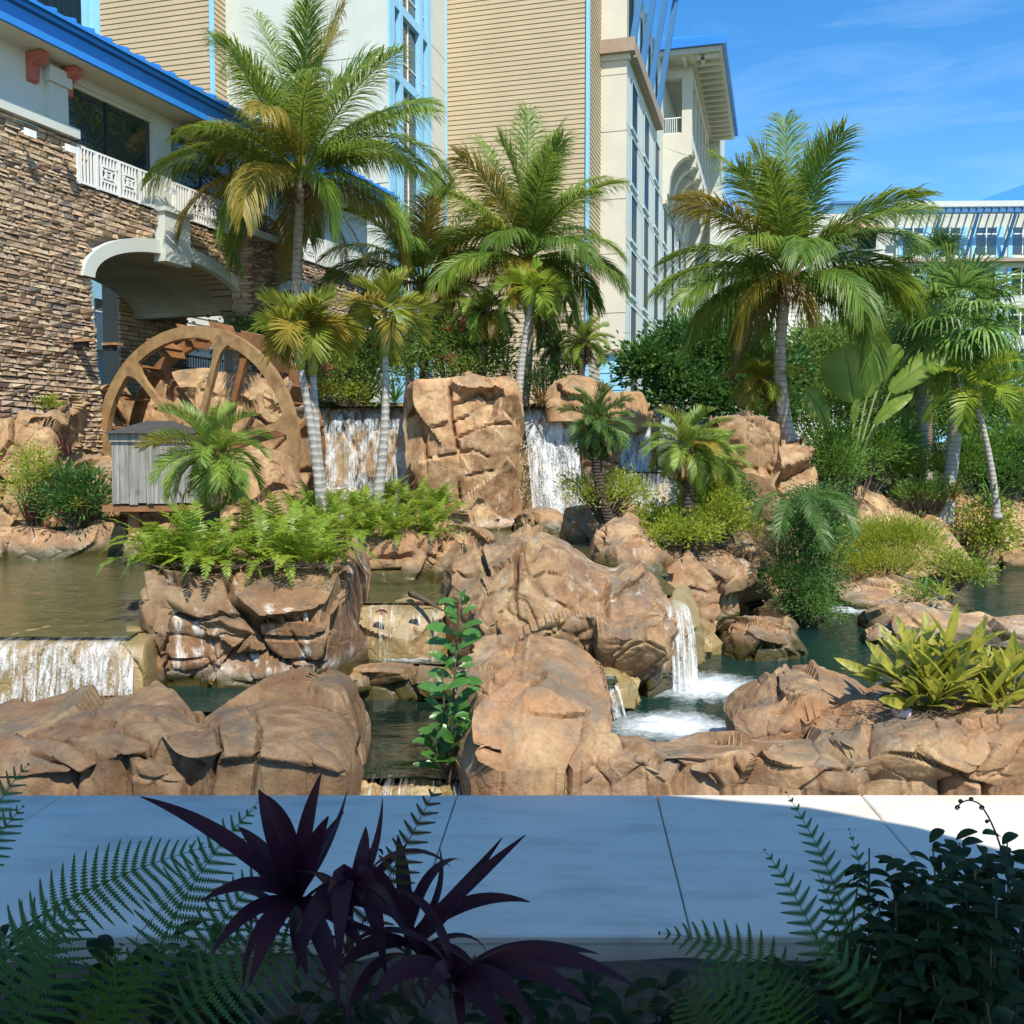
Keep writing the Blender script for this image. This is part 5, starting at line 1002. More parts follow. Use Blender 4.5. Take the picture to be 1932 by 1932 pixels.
palm("ringed_palm", "upright slim palm of the twin pair beside the water wheel", TE(622, 930, 17.2, 1.5), at(590, 618, 17.1), None, L_adon, B_ring, .11, .06, 10, .85, (74, -8), (55, 115), (-.1, 0, 0), 6, adon, .1, 0, shaft_h=.8, fibre=False)
palm("ringed_palm", "solitary slim grey palm leaning before the wide upper fall", TE(694, 920, 17.5, 1.6), at(726, 590, 17.5), None, L_adon, B_ring, .12, .055, 12, .9, (76, -15), (60, 110), (.22, 0, 0), 7, adon, .2, 0, shaft_h=.75, fibre=False)
palm("ringed_palm", "small green palm crossing the coconut trunk before the clapboard wall", TE(975, 735, 27.4, 4.4), at(1002, 545, 27.4), None, L_fern, B_ring, .13, .07, 12, 1.05, (75, -10), (70, 130), (-.1, 0, 0), 8, adon, .0, 0, shaft_h=.4, fibre=False)
date = dict(n=64, l=.22, w=.0058, a0=30, a1=62, vlift=.35, hang=.35, pet=.12, rw=.012, seg=2)
dl = lambda k: dict(date, l=.22 * k, w=.0058 * k, rw=.012 * k)
palm("date_palm", "bushy pygmy date palm shading the plank box", TE(402, 985, 12.9, 1.55), at(400, 858, 12.9), None, L_date, B_date, .085, .085, 36, .98, (86, -48), (55, 110), (.02, 0, 0), 9, dl(1.15), .12, 5, fibre=True, boot=1.3)
palm("date_palm", "curved-trunk pygmy date palm by the central waterfall", TE(1162, 955, 21.5, 1.5), at(1128, 800, 21.5), None, L_dated, B_date, .12, .11, 34, 1.05, (85, -50), (60, 115), (-.35, 0, 0), 10, dl(1.3), .0, 9)
palm("date_palm", "full pygmy date palm over the yellow-green bush", TE(1303, 985, 17.6, 1.4), at(1296, 842, 17.6), None, L_date, B_date, .11, .1, 36, 1.0, (85, -46), (55, 110), (.02, 0, 0), 11, dl(1.2), .12, 3)
palm("date_palm", "low pygmy date palm tucked beside the tall cliff block", TE(1352, 920, 18.4, 1.6), at(1348, 872, 18.4), None, L_date, B_date, .09, .09, 26, .85, (80, -40), (60, 110), (0, 0, 0), 12, dl(1.05), .15, 3)
palm("date_palm", "pygmy date palm rising out of the flowering hedge", TE(905, 700, 29, 4.5), at(914, 590, 29), None, L_date, B_date, .14, .13, 32, 1.35, (84, -38), (60, 110), (0, 0, 0), 13, dl(1.6), .05, 0)
palm("date_palm", "smaller of the two potted-size date palms by the clapboard corner", TE(1050, 715, 29.5, 4.6), at(1048, 662, 29.5), None, L_dated, B_date, .09, .09, 22, .8, (75, -30), (70, 120), (0, 0, 0), 14, dl(1.1), 0, 6)
palm("date_palm", "larger of the two potted-size date palms by the clapboard corner", TE(1090, 712, 29, 4.6), at(1102, 648, 29), None, L_date, B_date, .11, .1, 28, 1.1, (84, -25), (60, 105), (0, 0, 0), 15, dl(1.35), 0, 4)
palm("date_palm", "yellowing date palm perched on the cliff beside the tallest outer palm", TE(1470, 805, 24.6, 3.2), at(1442, 718, 24.6), None, L_adon, B_brown, .1, .09, 24, 1.15, (80, -35), (60, 110), (.1, 0, 0), 16, dl(1.6), .3, 0)
palm("slender_palm", "twin slim trunk palm at the picture's edge below the fan palms", TE(1884, 900, 26, 1.6), at(1846, 735, 26), None, L_fern, B_ring, .1, .07, 14, 1.6, (75, -15), (60, 110), (.15, 0, 0), 17, dict(adon, n=34, l=.5, w=.022), 0, 0, shaft_h=.5, fibre=False)
palm("distant_palm", "distant date palm standing before the white end of the tower", TE(1382, 640, 40, 4), at(1384, 590, 40), None, L_green, B_brown, .14, .14, 18, 1.3, (80, -40), (70, 120), (0, 0, 0), 18, dl(2.0), 0, 0)
def fan_leaf(P0, dirv, L, rad, seed, n=30, hang=.9, w=.022):
    q = np.random.default_rng(seed); d = unit(np.asarray(dirv, float)); hub = P0 + d * L + np.array([0, 0, -.12 * L]); pe = tube(bez(P0, P0 + d * L * .55 + (0, 0, .06 * L), hub, 6), np.linspace(.022, .012, 6), 4, False)
    T = unit(hub - (P0 + d * L * .55)); B = unit(np.cross(T, (0, 0, 1.0)) + 1e-6); N = np.cross(B, T); th_ = np.radians(np.linspace(-125, 125, n) + q.normal(0, 2, n))
    dv = T * np.cos(th_)[:, None] + B * np.sin(th_)[:, None] + N * (.12 + .1 * np.cos(th_ * 9))[:, None]; dv = unit(dv); pts = [np.repeat(hub[None], n, 0)]; ln_ = rad * (.75 + .25 * np.cos(th_ / 2)) * q.uniform(.85, 1.1, n); dd = dv.copy()
    for k in range(4): dd = unit(dd + np.array([0, 0, -1.0]) * hang * (k / 3.0) ** 1.6); pts.append(pts[-1] + dd * (ln_ / 4)[:, None])
    P = np.stack(pts, 1); wd = unit(np.cross(dv, N)); W = wd[:, None] * np.array([.25, 1, 1, .6, .08])[None, :, None] * w * (rad / .8)
    return merge([(pe[0], pe[1][0]), strips(P, W)])
def fanpalm(label, base, crown, n, L, rad, r0, r1, seed, leafm=None, bow=(0, 0, 0), bark=None, el=(75, -45)):
    o = thing("fan_palm", label, "palm tree", base); q = np.random.default_rng(seed)
    part("trunk", trunk(np.asarray(base) - (0, 0, .3), crown, r0, r1, bow, 46, .06, seed=seed), bark or B_ring, o, smooth=True)
    for k in range(n):
        f = k / (n - 1); e = math.radians(el[0] + (el[1] - el[0]) * f + q.normal(0, 6)); a = math.radians(k * 137.5 + q.normal(0, 8)); d = (math.cos(e) * math.cos(a), math.cos(e) * math.sin(a), math.sin(e))
        part("fan_leaf", fan_leaf(np.asarray(crown), d, L * q.uniform(.85, 1.1), rad * q.uniform(.85, 1.1), seed * 31 + k, hang=.5 + .7 * f), leafm or L_fan, o)
fanpalm("tall drooping fan palm with a bare straight trunk, foremost of the fan palms", TE(1783, 905, 27, 1.4), at(1808, 600, 27), 34, 1.15, 1.3, .19, .15, 21, bow=(.25, 0, 0))
fanpalm("fan palm with a double-looking trunk behind the paddle-leaved clump", TE(1735, 870, 30, 1.6), at(1748, 655, 30), 30, 1.1, 1.2, .17, .14, 22)
fanpalm("pale-trunked fan palm partly behind its neighbours", TE(1756, 870, 31, 1.7), at(1722, 625, 31), 22, 1.0, 1.1, .15, .13, 23, L_dated)
fanpalm("highest fan palm, its small crown before the far wing's windows", TE(1752, 840, 36, 2.2), at(1756, 505, 36), 26, 1.0, 1.0, .14, .12, 24, L_dated, bark=B_brown)
fanpalm("half-hidden fan palm low at the far wing's foot", TE(1830, 850, 42, 2.6), at(1832, 640, 42), 22, 1.1, 1.2, .16, .14, 25, L_dated, bark=B_brown)
fanpalm("short young fan palm by the far building's blue base", TE(1708, 850, 33, 2.0), at(1708, 745, 33), 16, .6, .7, .13, .12, 26, L_fan, bark=B_date)
fanpalm("hazy fan palm behind the leafy tree, below the coral awning", TE(1640, 800, 44, 2.8), at(1645, 590, 44), 22, 1.1, 1.2, .16, .14, 27, L_fan, bark=B_brown)
# ---- broad paddle leaves
def paddle(Rc, w, up, seed, tear=.35, nx=26):
    """banana-like blade: segments either side of the midrib, split here and there"""
    q = np.random.default_rng(seed); s = np.linspace(.0, 1, nx); P = resample(Rc, s); T, B, N = curve_frame(P, np.array(up, float)); wd = w * np.sin(math.pi * np.clip(s * .93 + .05, 0, 1)) ** .6; out = []
    for sg_ in (1, -1):
        i = 0
        while i < nx - 1:
            j = min(nx - 1, i + q.integers(2, 7)); k = np.arange(i, j + 1); drp = q.uniform(0, tear); e = P[k] + B[k] * sg_ * wd[k][:, None] * math.cos(drp) - N[k] * wd[k][:, None] * math.sin(drp) * .7 + T[k] * wd[k][:, None] * .25
            mid = P[k] + B[k] * sg_ * wd[k][:, None] * .55 + N[k] * wd[k][:, None] * .16 + T[k] * wd[k][:, None] * .1
            e[0] += T[k[0]] * .01; V = np.stack([P[k], mid, e], 1).reshape(-1, 3); out.append((V, grid_faces(len(k), 3))); i = j
    rb = tube(P[::2], np.linspace(.03, .006, len(P[::2])), 5, False); out.append((rb[0], rb[1][0])); return merge(out)
BP = thing("paddle_plant", "bird-of-paradise clump with huge torn paddle leaves", "plant", TE(1600, 850, 25.5, 1.7)); b0 = LOC[BP.name]
for k, (x1, y1, x2, y2, w, d1, up) in enumerate(((1612, 760, 1592, 655, .72, 0, (0, -1, .1)), (1560, 800, 1520, 735, .4, .2, (.4, -1, 0)), (1680, 740, 1800, 650, .42, .5, (.2, -.6, .9)), (1660, 720, 1700, 655, .36, 1.0, (.5, -.8, .4)), (1635, 750, 1650, 670, .36, .8, (0, -1, .2)), (1650, 800, 1720, 745, .22, -.3, (-.4, -.6, .6)), (1610, 800, 1622, 755, .2, -.4, (.6, -.8, 0)))):
    c = at(x1, y1, 25.5 + d1); e = at(x2, y2, 25.5 + d1); part("stalk", tube(bez(b0, (b0 + c) / 2 + (0, 0, .4), c, 8), np.linspace(.06, .03, 8), 6), stemg, BP, smooth=True); part("leaf", paddle(bez(c, (c + e) / 2 + np.array([0, 0, .18]), e, 24), w, up, 300 + k), L_ban, BP, smooth=True)
# ---- leafy shrubs: clumps of separate leaves on twigs
def leaves(P, D, size, q, asp=.42, curl=.25):
    """rhombic leaves: P centres, D pointing directions"""
    n = len(P); D = unit(D); r_ = unit(q.normal(0, 1, (n, 3)) + np.array([0, 0, .0])); S_ = unit(np.cross(D, r_)); Nn = np.cross(S_, D); s = (size * q.uniform(.6, 1.25, n))[:, None]
    flip = np.where(Nn[:, 2:] < 0, -1, 1); Nn = Nn * flip
    V = np.stack([P, P + D * s * .5 + S_ * s * asp * .5 + Nn * s * curl * .3, P + D * s - Nn * s * curl * .25, P + D * s * .5 - S_ * s * asp * .5 + Nn * s * curl * .3], 1).reshape(-1, 3)
    i = np.arange(n)[:, None] * 4; return V, (i + np.array([[0, 1, 2, 3]])).reshape(-1, 4)
def shrub(name, label, blobs, n, size, mat, seed, asp=.42, clump=.16, stem=True, base=None, cat="shrub", flowers=None, group=None, hang=0.0, ncl=None, shell=.55, up=.25):
    """blobs: (cx, cy, cz, rx, ry, rz) in the place"""
    q = np.random.default_rng(seed); bl = np.array(blobs, float); vol = (bl[:, 3] * bl[:, 4] * bl[:, 5]) ** (2 / 3); ncl = ncl or max(12, int(n / 26)); kb = q.choice(len(bl), ncl, p=vol / vol.sum())
    d = unit(q.normal(0, 1, (ncl, 3))); d[:, 2] = np.where(d[:, 2] < -.45, -d[:, 2], d[:, 2]); rr = (shell + (1 - shell) * q.random(ncl)) * q.uniform(.82, 1.1, ncl); Cc = bl[kb, :3] + d * bl[kb, 3:6] * rr[:, None]
    ki = q.integers(0, ncl, n); mean = (bl[:, 3:6].mean()); off = q.normal(0, 1, (n, 3)) * clump * np.array([1.15, 1.15, .7]); P = Cc[ki] + off
    D = unit(off) * .8 + d[ki] * .6 + np.array([0, 0, up - hang]) + q.normal(0, .35, (n, 3))
    gx = bl[:, :3].mean(0); b0 = np.array(base) if base is not None else np.array([gx[0], gx[1], (bl[:, 2] - bl[:, 5]).min()])
    o = thing(name, label, cat, b0, group)
    part("foliage", leaves(P, D, size, q, asp), mat, o)
    if stem:
        tw = []
        for k in q.choice(ncl, min(ncl, 46), replace=False): tw.append(tube(bez(b0 + q.normal(0, .06, 3) * np.array([1, 1, 0]), (b0 + Cc[k]) / 2 + np.array([0, 0, -.15]) * (Cc[k][2] - b0[2]), Cc[k], 6), np.linspace(.028, .006, 6), 4, False))
        part("stem", merge(tw), stemb, o)
    if flowers:
        fm_, nf, fs = flowers
        for k in q.choice(ncl, nf, replace=False):
            pc = Cc[k] + d[k] * clump * .9 + np.array([0, -.15, 0]); m2 = 26; ofs = q.normal(0, 1, (m2, 3)) * fs * .8; part("flower", leaves(pc + ofs, unit(ofs), fs, q, .8), fm_, o, kind="stuff")
    return o
def blob(x, y, Y, rx, rz, ry=None):
    P = at(x, y, Y); k = Y / F; return (*P, rx * k, (ry if ry is not None else (rx + rz) / 2 * k), rz * k)
shrub("leafy_tree", "dense glossy dark green tree hiding the tower's blue base", [blob(1240, 700, 33, 70, 42), blob(1300, 670, 33.5, 75, 65), blob(1380, 690, 34, 85, 70), blob(1450, 720, 34, 70, 70), blob(1300, 750, 33, 80, 50), blob(1400, 770, 33, 90, 50), blob(1215, 680, 32.6, 40, 22)], 17000, .23, L_dark, 31, .5, .3, base=TE(1350, 800, 33.5, 2.8), cat="tree")
shrub("leafy_tree", "olive green feathery tree behind the tallest outer palm", [blob(1545, 680, 36, 70, 75), blob(1610, 690, 37, 70, 80), blob(1550, 760, 35, 70, 70), blob(1640, 770, 36, 70, 70), blob(1500, 770, 34, 60, 60)], 18000, .2, L_hedge, 32, .4, .32, base=TE(1580, 850, 36, 2.0), cat="tree")
shrub("leafy_tree", "leafy screen of bushes below the fan palm crowns", [blob(1700, 800, 38, 60, 60), blob(1780, 790, 38, 70, 60), blob(1860, 800, 38, 70, 80), blob(1880, 720, 40, 50, 60), blob(1700, 720, 42, 50, 60)], 15000, .22, L_green, 33, .42, .35, base=TE(1790, 850, 38, 2.2), cat="tree")
shrub("leafy_tree", "spreading green tree beyond the agave at the pool's far corner", [blob(1990, 820, 31, 80, 80), blob(2080, 780, 32, 110, 110), blob(2200, 800, 33, 120, 110), blob(2010, 900, 29.5, 80, 50), blob(2130, 910, 30, 110, 60)], 12000, .2, L_green, 131, .42, .34, base=TE(2090, 950, 31, .6), cat="tree")
shrub("flowering_hedge", "hedge with scattered crimson blossom clusters below the date palm", [blob(800, 650, 29.4, 55, 55), blob(860, 650, 29.5, 60, 48), blob(910, 670, 29.5, 50, 42), blob(780, 690, 29.3, 50, 25), blob(880, 700, 29.3, 80, 22)], 12000, .13, L_hedge, 34, .42, .26, base=TE(850, 712, 29.4, 4.4), flowers=(L_flower, 20, .085))
shrub("flowering_hedge", "looser crimson-flowered bush behind the solitary slim palm", [blob(670, 660, 29, 45, 40), blob(720, 690, 29, 40, 45), blob(640, 700, 28.8, 50, 40)], 6500, .15, L_hedge, 35, .4, .28, base=TE(680, 745, 29, 4.4), flowers=(L_flower, 12, .085))
shrub("shade_bush", "dark bush filling the gap under the stone building's second arch", [blob(470, 640, 29.5, 50, 35), blob(520, 660, 29.5, 50, 45), blob(560, 690, 29.5, 45, 40)], 3500, .16, L_dark, 36, .4, .3, base=TE(510, 730, 29.5, 4.3))
shrub("low_bush", "low bush along the upper ledge beside the water wheel", [blob(625, 740, 28.6, 35, 16), blob(665, 742, 28.6, 40, 16), blob(700, 735, 28.7, 30, 20)], 2200, .09, L_lime, 37, .42, .2, base=TE(660, 765, 28.7, 4.3))
shrub("low_bush", "dark low foliage behind the rounded crowning rock", [blob(1035, 715, 29.3, 30, 25), blob(1005, 725, 29.2, 25, 25), blob(1075, 708, 29.4, 30, 15)], 1500, .12, L_dark, 38, .42, .2, base=TE(1030, 745, 29.3, 4.3))
shrub("planter_bush", "dense yellow-green bush growing on the overhanging planter rock", [blob(1250, 985, 18, 40, 32), blob(1300, 1000, 17.6, 50, 34), blob(1350, 970, 18, 45, 50), blob(1330, 930, 18.4, 40, 35), blob(1270, 1010, 17.4, 45, 18), blob(1390, 995, 18.2, 30, 18)], 10000, .085, L_lime, 39, .42, .13, base=TE(1310, 1025, 17.8, 1.35))
shrub("planter_bush", "small dark-leaved bush at the foot of the tall cliff block", [blob(1350, 915, 18.8, 35, 30), blob(1390, 950, 18.8, 30, 35)], 2200, .085, L_dark, 40, .45, .15, base=TE(1370, 985, 18.8, 1.3))
shrub("planter_bush", "light bush at the curved date palm's foot", [blob(1095, 925, 21.8, 28, 26), blob(1130, 940, 21.6, 30, 18), blob(1195, 935, 21.6, 28, 22), blob(1170, 915, 21.8, 25, 20)], 2600, .09, L_lime, 41, .42, .16, base=TE(1140, 955, 21.7, 1.5))
shrub("hanging_vine", "dark vine spilling down the bank into the teal pool", [blob(1515, 965, 18.8, 38, 36), blob(1548, 965, 18.9, 42, 44), blob(1512, 1020, 18.5, 48, 60), blob(1550, 1030, 18.7, 35, 55), blob(1500, 1090, 18.3, 40, 45), blob(1520, 1140, 18.1, 45, 25), blob(1560, 1100, 18.4, 25, 40)], 14000, .075, L_dark, 42, .42, .17, base=TE(1510, 1150, 19.3, -.3), hang=.7, shell=.7)
shrub("hanging_vine", "lighter grassy growth at the vine's waterline", [blob(1480, 1100, 17.9, 38, 30), blob(1525, 1130, 17.8, 42, 30), blob(1550, 1155, 17.8, 30, 15)], 3600, .07, L_green, 43, .25, .14, base=TE(1520, 1170, 18.2, -.3), hang=.4)
shrub("pool_bush", "bright feathery bush between the two pools across the water", [blob(1620, 1030, 22.8, 45, 38), blob(1680, 1020, 22.6, 50, 40), blob(1735, 1030, 22.4, 42, 42), blob(1600, 1065, 22.4, 40, 22), blob(1680, 1065, 22, 60, 20)], 12000, .1, L_lime, 44, .22, .18, base=TE(1670, 1080, 22.6, -.2), up=.6)
shrub("pool_bush", "trailing bush with a yellow flower over the far cascade", [blob(1860, 980, 26.6, 35, 40), blob(1880, 1020, 26.4, 30, 30), blob(1840, 1000, 26.6, 25, 20)], 2200, .12, L_lime, 45, .45, .2, base=TE(1870, 1010, 26.9, .6), flowers=(L_yflower, 2, .07))
shrub("pool_bush", "creeping bush along the flat rock island's edge", [blob(1790, 1065, 20.4, 35, 18), blob(1830, 1085, 20, 30, 20), blob(1745, 1120, 19, 25, 12)], 2000, .09, L_lime, 46, .42, .16, base=TE(1800, 1095, 20.2, .2))
shrub("garden_bush", "rounded bush at the foot of the fan palm trunks", [blob(1725, 875, 28.8, 40, 24), blob(1690, 890, 28.6, 30, 18)], 2600, .11, L_lime, 47, .4, .2, base=TE(1715, 900, 28.8, 1.4))
shrub("garden_bush", "green undergrowth beneath the paddle-leaved clump", [blob(1580, 880, 25, 40, 30), blob(1630, 850, 27, 50, 40), blob(1560, 840, 25.5, 35, 30), blob(1680, 850, 29, 45, 40)], 9000, .15, L_green, 48, .3, .24, base=TE(1610, 900, 26, 1.2))
shrub("garden_bush", "undergrowth beside the bare fan palm trunk", [blob(1840, 870, 29, 45, 35), blob(1885, 860, 29.5, 40, 45), blob(1820, 890, 28.6, 30, 20)], 7000, .16, L_green, 49, .38, .24, base=TE(1850, 905, 29, 1.3))
shrub("garden_bush", "dark leafy bank at the picture's edge below the slender palm", [blob(1900, 910, 28.4, 45, 35), blob(1930, 880, 29, 50, 50), blob(1890, 880, 30, 30, 30)], 5000, .16, L_dark, 60, .42, .24, base=TE(1905, 940, 28.6, .6))
shrub("garden_bush", "spiky low plants on the pale ledge of rock", [blob(1730, 935, 26.9, 35, 20), blob(1775, 930, 26.9, 28, 18)], 1300, .2, L_green, 50, .16, .16, base=TE(1750, 950, 27, .9), up=.8)
shrub("bank_shrub", "lime green shrub at the edge of the still pool", [blob(62, 880, 19.6, 28, 35), blob(50, 930, 19.5, 25, 40), blob(100, 905, 19.9, 25, 25)], 2800, .075, L_lime, 51, .42, .15, base=TE(65, 985, 19.7, 1.4))
shrub("bank_shrub", "dark split-leaved shrub under the plank box", [blob(130, 920, 19.6, 35, 30), blob(165, 945, 19.6, 32, 32), blob(110, 960, 19.5, 35, 28)], 2600, .14, L_dark, 52, .3, .18, base=TE(140, 990, 19.6, 1.4))
shrub("bank_shrub", "small yellow plant at the foot of the stone pier", [blob(58, 762, 22.6, 24, 14), blob(85, 768, 22.6, 18, 10)], 600, .14, L_lime, 53, .25, .12, base=TE(65, 782, 22.8, 3.8), up=.7)
shrub("fig_creeper", "small leafy creeper on the date palm's trunk by the plank box", [blob(400, 905, 12.72, 12, 22), blob(392, 930, 12.7, 10, 14)], 260, .06, L_green, 54, .6, .07, base=TE(402, 960, 12.8, 1.6), stem=False)
# ---- strap-leaved rosettes
def rosette(name, label, base, n, L, w, mat, seed, el=(80, 5), droop=(20, 90), fold=.25, group=None, cat="plant", seg=9, az=None):
    base = np.asarray(base, float); o = thing(name, label, cat, base, group); q = np.random.default_rng(seed)
    for k in range(n):
        f = k / max(1, n - 1); a = (k * 137.5 if az is None else az[0] + (az[1] - az[0]) * q.random()) + q.normal(0, 8)
        Rc = arc_curve(base + np.array([0, 0, .02]), a, el[0] + (el[1] - el[0]) * f, L * q.uniform(.75, 1.1), droop[0] + (droop[1] - droop[0]) * f, seg); part("leaf", blade(Rc, w, fold), mat, o, smooth=True)
    return o
def blade(Rc, w, fold=.25, up=(0, 0, 1), prof=None):
    n = len(Rc); T, B, N = curve_frame(Rc, np.array(up, float)); s = np.linspace(0, 1, n); pr = prof(s) if prof else np.clip(np.sin(math.pi * (s * .92 + .08)) ** .75, .03, 1)
    return ribs(Rc[None], (B * (w * pr)[:, None])[None], (N * (w * fold * pr)[:, None])[None])
rosette("red_cordyline", "taller red-leaved cordyline against the tan rock wall", TE(118, 835, 20.2, at(115, 850, 20.2)[2]), 16, .42, .02, L_red, 61, (80, 5), (20, 90))
rosette("red_cordyline", "lower red-leaved cordyline beside the plank box", TE(130, 880, 20, at(130, 868, 20)[2]), 16, .42, .02, L_red, 62, (80, 5), (20, 90))
rosette("red_grass", "dark red grassy clump at the still pool's edge", TE(58, 985, 19.3, at(58, 985, 19.3)[2]), 34, .55, .012, L_red, 63, (85, 25), (20, 60))
for x, y, lab in ((118, 845, 0), (130, 878, 0)): pass
rosette("split_leaf_plant", "bright yellow-green split leaf fanned over the bank", TE(145, 955, 19.2, at(145, 958, 19.2)[2]), 9, .35, .03, L_ging, 64, (70, 10), (20, 60))
for k, (x, y, Y, m, lab, n, L) in enumerate(((612, 745, 28.4, L_orange, "orange-leaved bromeliad beside the twin slim palms", 18, .6), (722, 765, 28.3, L_green, "bright strap-leaved lily at the upper fall's lip", 16, .75), (745, 762, 28.5, L_dark, "dark strap-leaved lily beside the pillar rock", 20, 1.0), (1018, 765, 28.0, L_orange, "bronze bromeliad between the pillar rock and the crowning rock", 22, .7), (1800, 945, 26.6, L_orange, "orange bromeliad on the pale rock ledge", 24, .7), (1738, 935, 26.9, L_orange, "small red-tipped bromeliad behind the pale ledge", 14, .45), (1745, 1130, 18.3, L_green, "strap-leaved lily on the flat rock island", 18, .6), (1778, 1125, 18.6, L_lime, "paler strap-leaved lily beside it on the rock island", 14, .55), (955, 700, 28.7, L_dark, "banana-like dark clump at the hedge's end", 10, 1.0), (1705, 860, 30.5, L_red, "dark crimson clump under the fan palms", 26, .8), (1872, 960, 26.2, L_dark, "spiky dark agave at the picture's edge", 28, 1.0))):
    rosette("strap_plant", lab, at(x, y, Y), n, L, .035 if L > .7 else .025, m, 70 + k, (80, 10), (20, 80))
# ---- hanging date fronds over the vine
HP = thing("trailing_palm", "drooping palm fronds hanging over the dark vine", "palm", at(1505, 950, 18.0))
for k, (az, el, L_, dr) in enumerate(((-120, 10, 1.5, 95), (-60, 15, 1.6, 100), (-95, 30, 1.5, 115), (-150, 25, 1.2, 110), (-30, 30, 1.2, 110), (-80, -10, 1.4, 70))):
    part("frond", frond(arc_curve(at(1505, 945, 18.0), az, el, L_, dr), n=46, l=.3, w=.011, a0=30, a1=60, vlift=.3, hang=.4, seed=900 + k, seg=2), L_dated, HP)

# ------------------------------------------------------------------ sword ferns
def fern_frond(Rc, n, l, w, seed, up=(0, 0, 1), hang=.15):
    return frond(Rc, up, n, l, w, 8, 40, .12, hang, .1, .006, seed, 2, lambda u: np.clip(np.sin(math.pi * (.18 + .8 * u)) ** .8, .08, 1), ragged=.05)
fmesh = []
for k in range(14):
    f = k / 13; el, dr, L_ = 82 - 52 * f, 60 + 55 * f, .78
    V, Fs = fern_frond(arc_curve((0, 0, 0), 0, el, L_, dr), 28, .11, .013, 400 + k); fmesh.append(mesh("frond", V, Fs, L_fern))
def fern(base, size, seed, label, group, n=16):
    o = thing("sword_fern", label, "fern", base, group); q = np.random.default_rng(seed)
    for k in range(n):
        a = math.radians(k * 137.5 + q.normal(0, 10)); s = size * q.uniform(.8, 1.2); c_, s_ = math.cos(a), math.sin(a)
        inst("frond", fmesh[q.integers(0, 14)], o, frame(base, (c_, s_, 0), (-s_, c_, 0), (0, 0, 1), (s, s, s)))
q = np.random.default_rng(8)
def soilbed(x0, x1, Y0, Y1, z, label_name, bump=.12, nx=60, ny=30):
    xa, xb = at(x0, 1000, (Y0 + Y1) / 2)[0], at(x1, 1000, (Y0 + Y1) / 2)[0]; X, Yg = np.meshgrid(np.linspace(xa, xb, nx), np.linspace(Y0, Y1, ny), indexing='ij'); u, v = (X - xa) / (xb - xa), (Yg - Y0) / (Y1 - Y0)
    Z = z + bump * (16 * u * (1 - u) * v * (1 - v)) ** .5 - bump * .8 + .05 * fbm(np.stack([X, Yg, 0 * X], -1) * 3, 4, 2); part(label_name, (np.stack([X, Yg, Z], -1), grid_faces(nx, ny)), soil, smooth=True, kind="structure")
zi = at(400, 1085, 11.55)[2]
soilbed(285, 640, 11.9, 14.0, zi - .2, "planting_soil", .34)
soilbed(1225, 1430, 18.1, 20.3, at(1320, 1034, 17.4)[2] - .22, "planting_soil", .3)
soilbed(560, 850, 16.1, 20.0, 1.7, "planting_soil", .5)
soilbed(1610, 2040, 8.95, 10.7, at(1750, 1372, 8.9)[2] - .06, "planting_soil", .22)
G1, G2 = "ferns on the wide planter boulder", "ferns below the slim palms"
front = [(290, 11.95), (330, 12.2), (370, 11.9), (415, 12.0), (300, 12.9), (355, 13.1), (470, 12.9), (500, 12.3), (545, 12.2), (580, 12.0), (610, 12.5), (560, 12.9), (520, 13.4), (600, 13.3)]
for k, (x, Y) in enumerate(front): fern((at(x, 1000, Y)[0], Y, zi + .06 + .03 * (Y - 11.9)), .95 + .25 * ((k * 7) % 5) / 5, 500 + k, "lush sword fern on the wide planter boulder", G1, 15)
k = 0
for Y in (15.9, 16.6, 17.4, 18.2):
    for x in range(560, 850, 34):
        fern((at(x + q.uniform(-9, 9), 1000, Y)[0], Y + q.uniform(-.2, .2), 1.62 + .16 * (Y - 15.9) + q.uniform(-.03, .1)), q.uniform(.7, .95), 560 + k, "light green sword fern massed below the slim palms", G2, 13); k += 1
# leaf litter and dry twigs on the planter soil
V = []
q = np.random.default_rng(77)
for x0, x1, Y0, Y1, z, n in ((275, 650, 11.5, 12.1, zi + .07, 240), (1230, 1430, 17.2, 17.9, at(1320, 1034, 17.4)[2] + .05, 120), (1600, 1880, 9.1, 9.6, at(1750, 1372, 8.9)[2] + .03, 160)):
    for k in range(n):
        Y = q.uniform(Y0, Y1); c = np.array([at(q.uniform(x0, x1), 1000, Y)[0], Y, z + q.uniform(0, .05)]); a = q.uniform(0, 6.28); d = np.array([math.cos(a), math.sin(a), q.normal(0, .2)]) * q.uniform(.06, .2); V.append(tube(np.array([c - d / 2, c + q.normal(0, .01, 3), c + d / 2]), .004, 3, False))
part("twig_litter", merge(V), stemb, kind="stuff")["label"] = "dry twigs littering the planter soil"
# ------------------------------------------------------------------ water wheel
def m_wood(name, c0, c1, sc=(3, 3, 30), dirt=(.05, .03, .02)):
    t = NT(name); p = t.pos(sc, 'Object'); n = t.noise(p, 1.0, 8, .65, .5); c = t.ramp(n, [(.3, c0), (.7, c1)]); c = t.mix(t.ramp(t.noise(t.pos(), 3, 6, .65), [(.55, 0.0), (.72, .6)]), c, dirt)
    return t.done(t.bsdf(c, .7, n, .4, .02))
wood = m_wood("wheel_wood", (.19, .1, .035), (.4, .25, .1), (3, 3, 3)); woodr = m_wood("wheel_wood_inner", (.16, .065, .02), (.3, .14, .05), (3, 3, 3))
greyw = m_wood("grey_plank", (.1, .092, .08), (.37, .345, .3), (16, 16, .8), (.07, .06, .05)); roofm = m_plain("shingle_dark", (.05, .045, .04), .9, .3, 9)
PH = R(20.4); wa = np.array([math.sin(PH), math.cos(PH), 0]); wu = np.array([math.cos(PH), -math.sin(PH), 0]); wz = np.array([0, 0, 1.0])
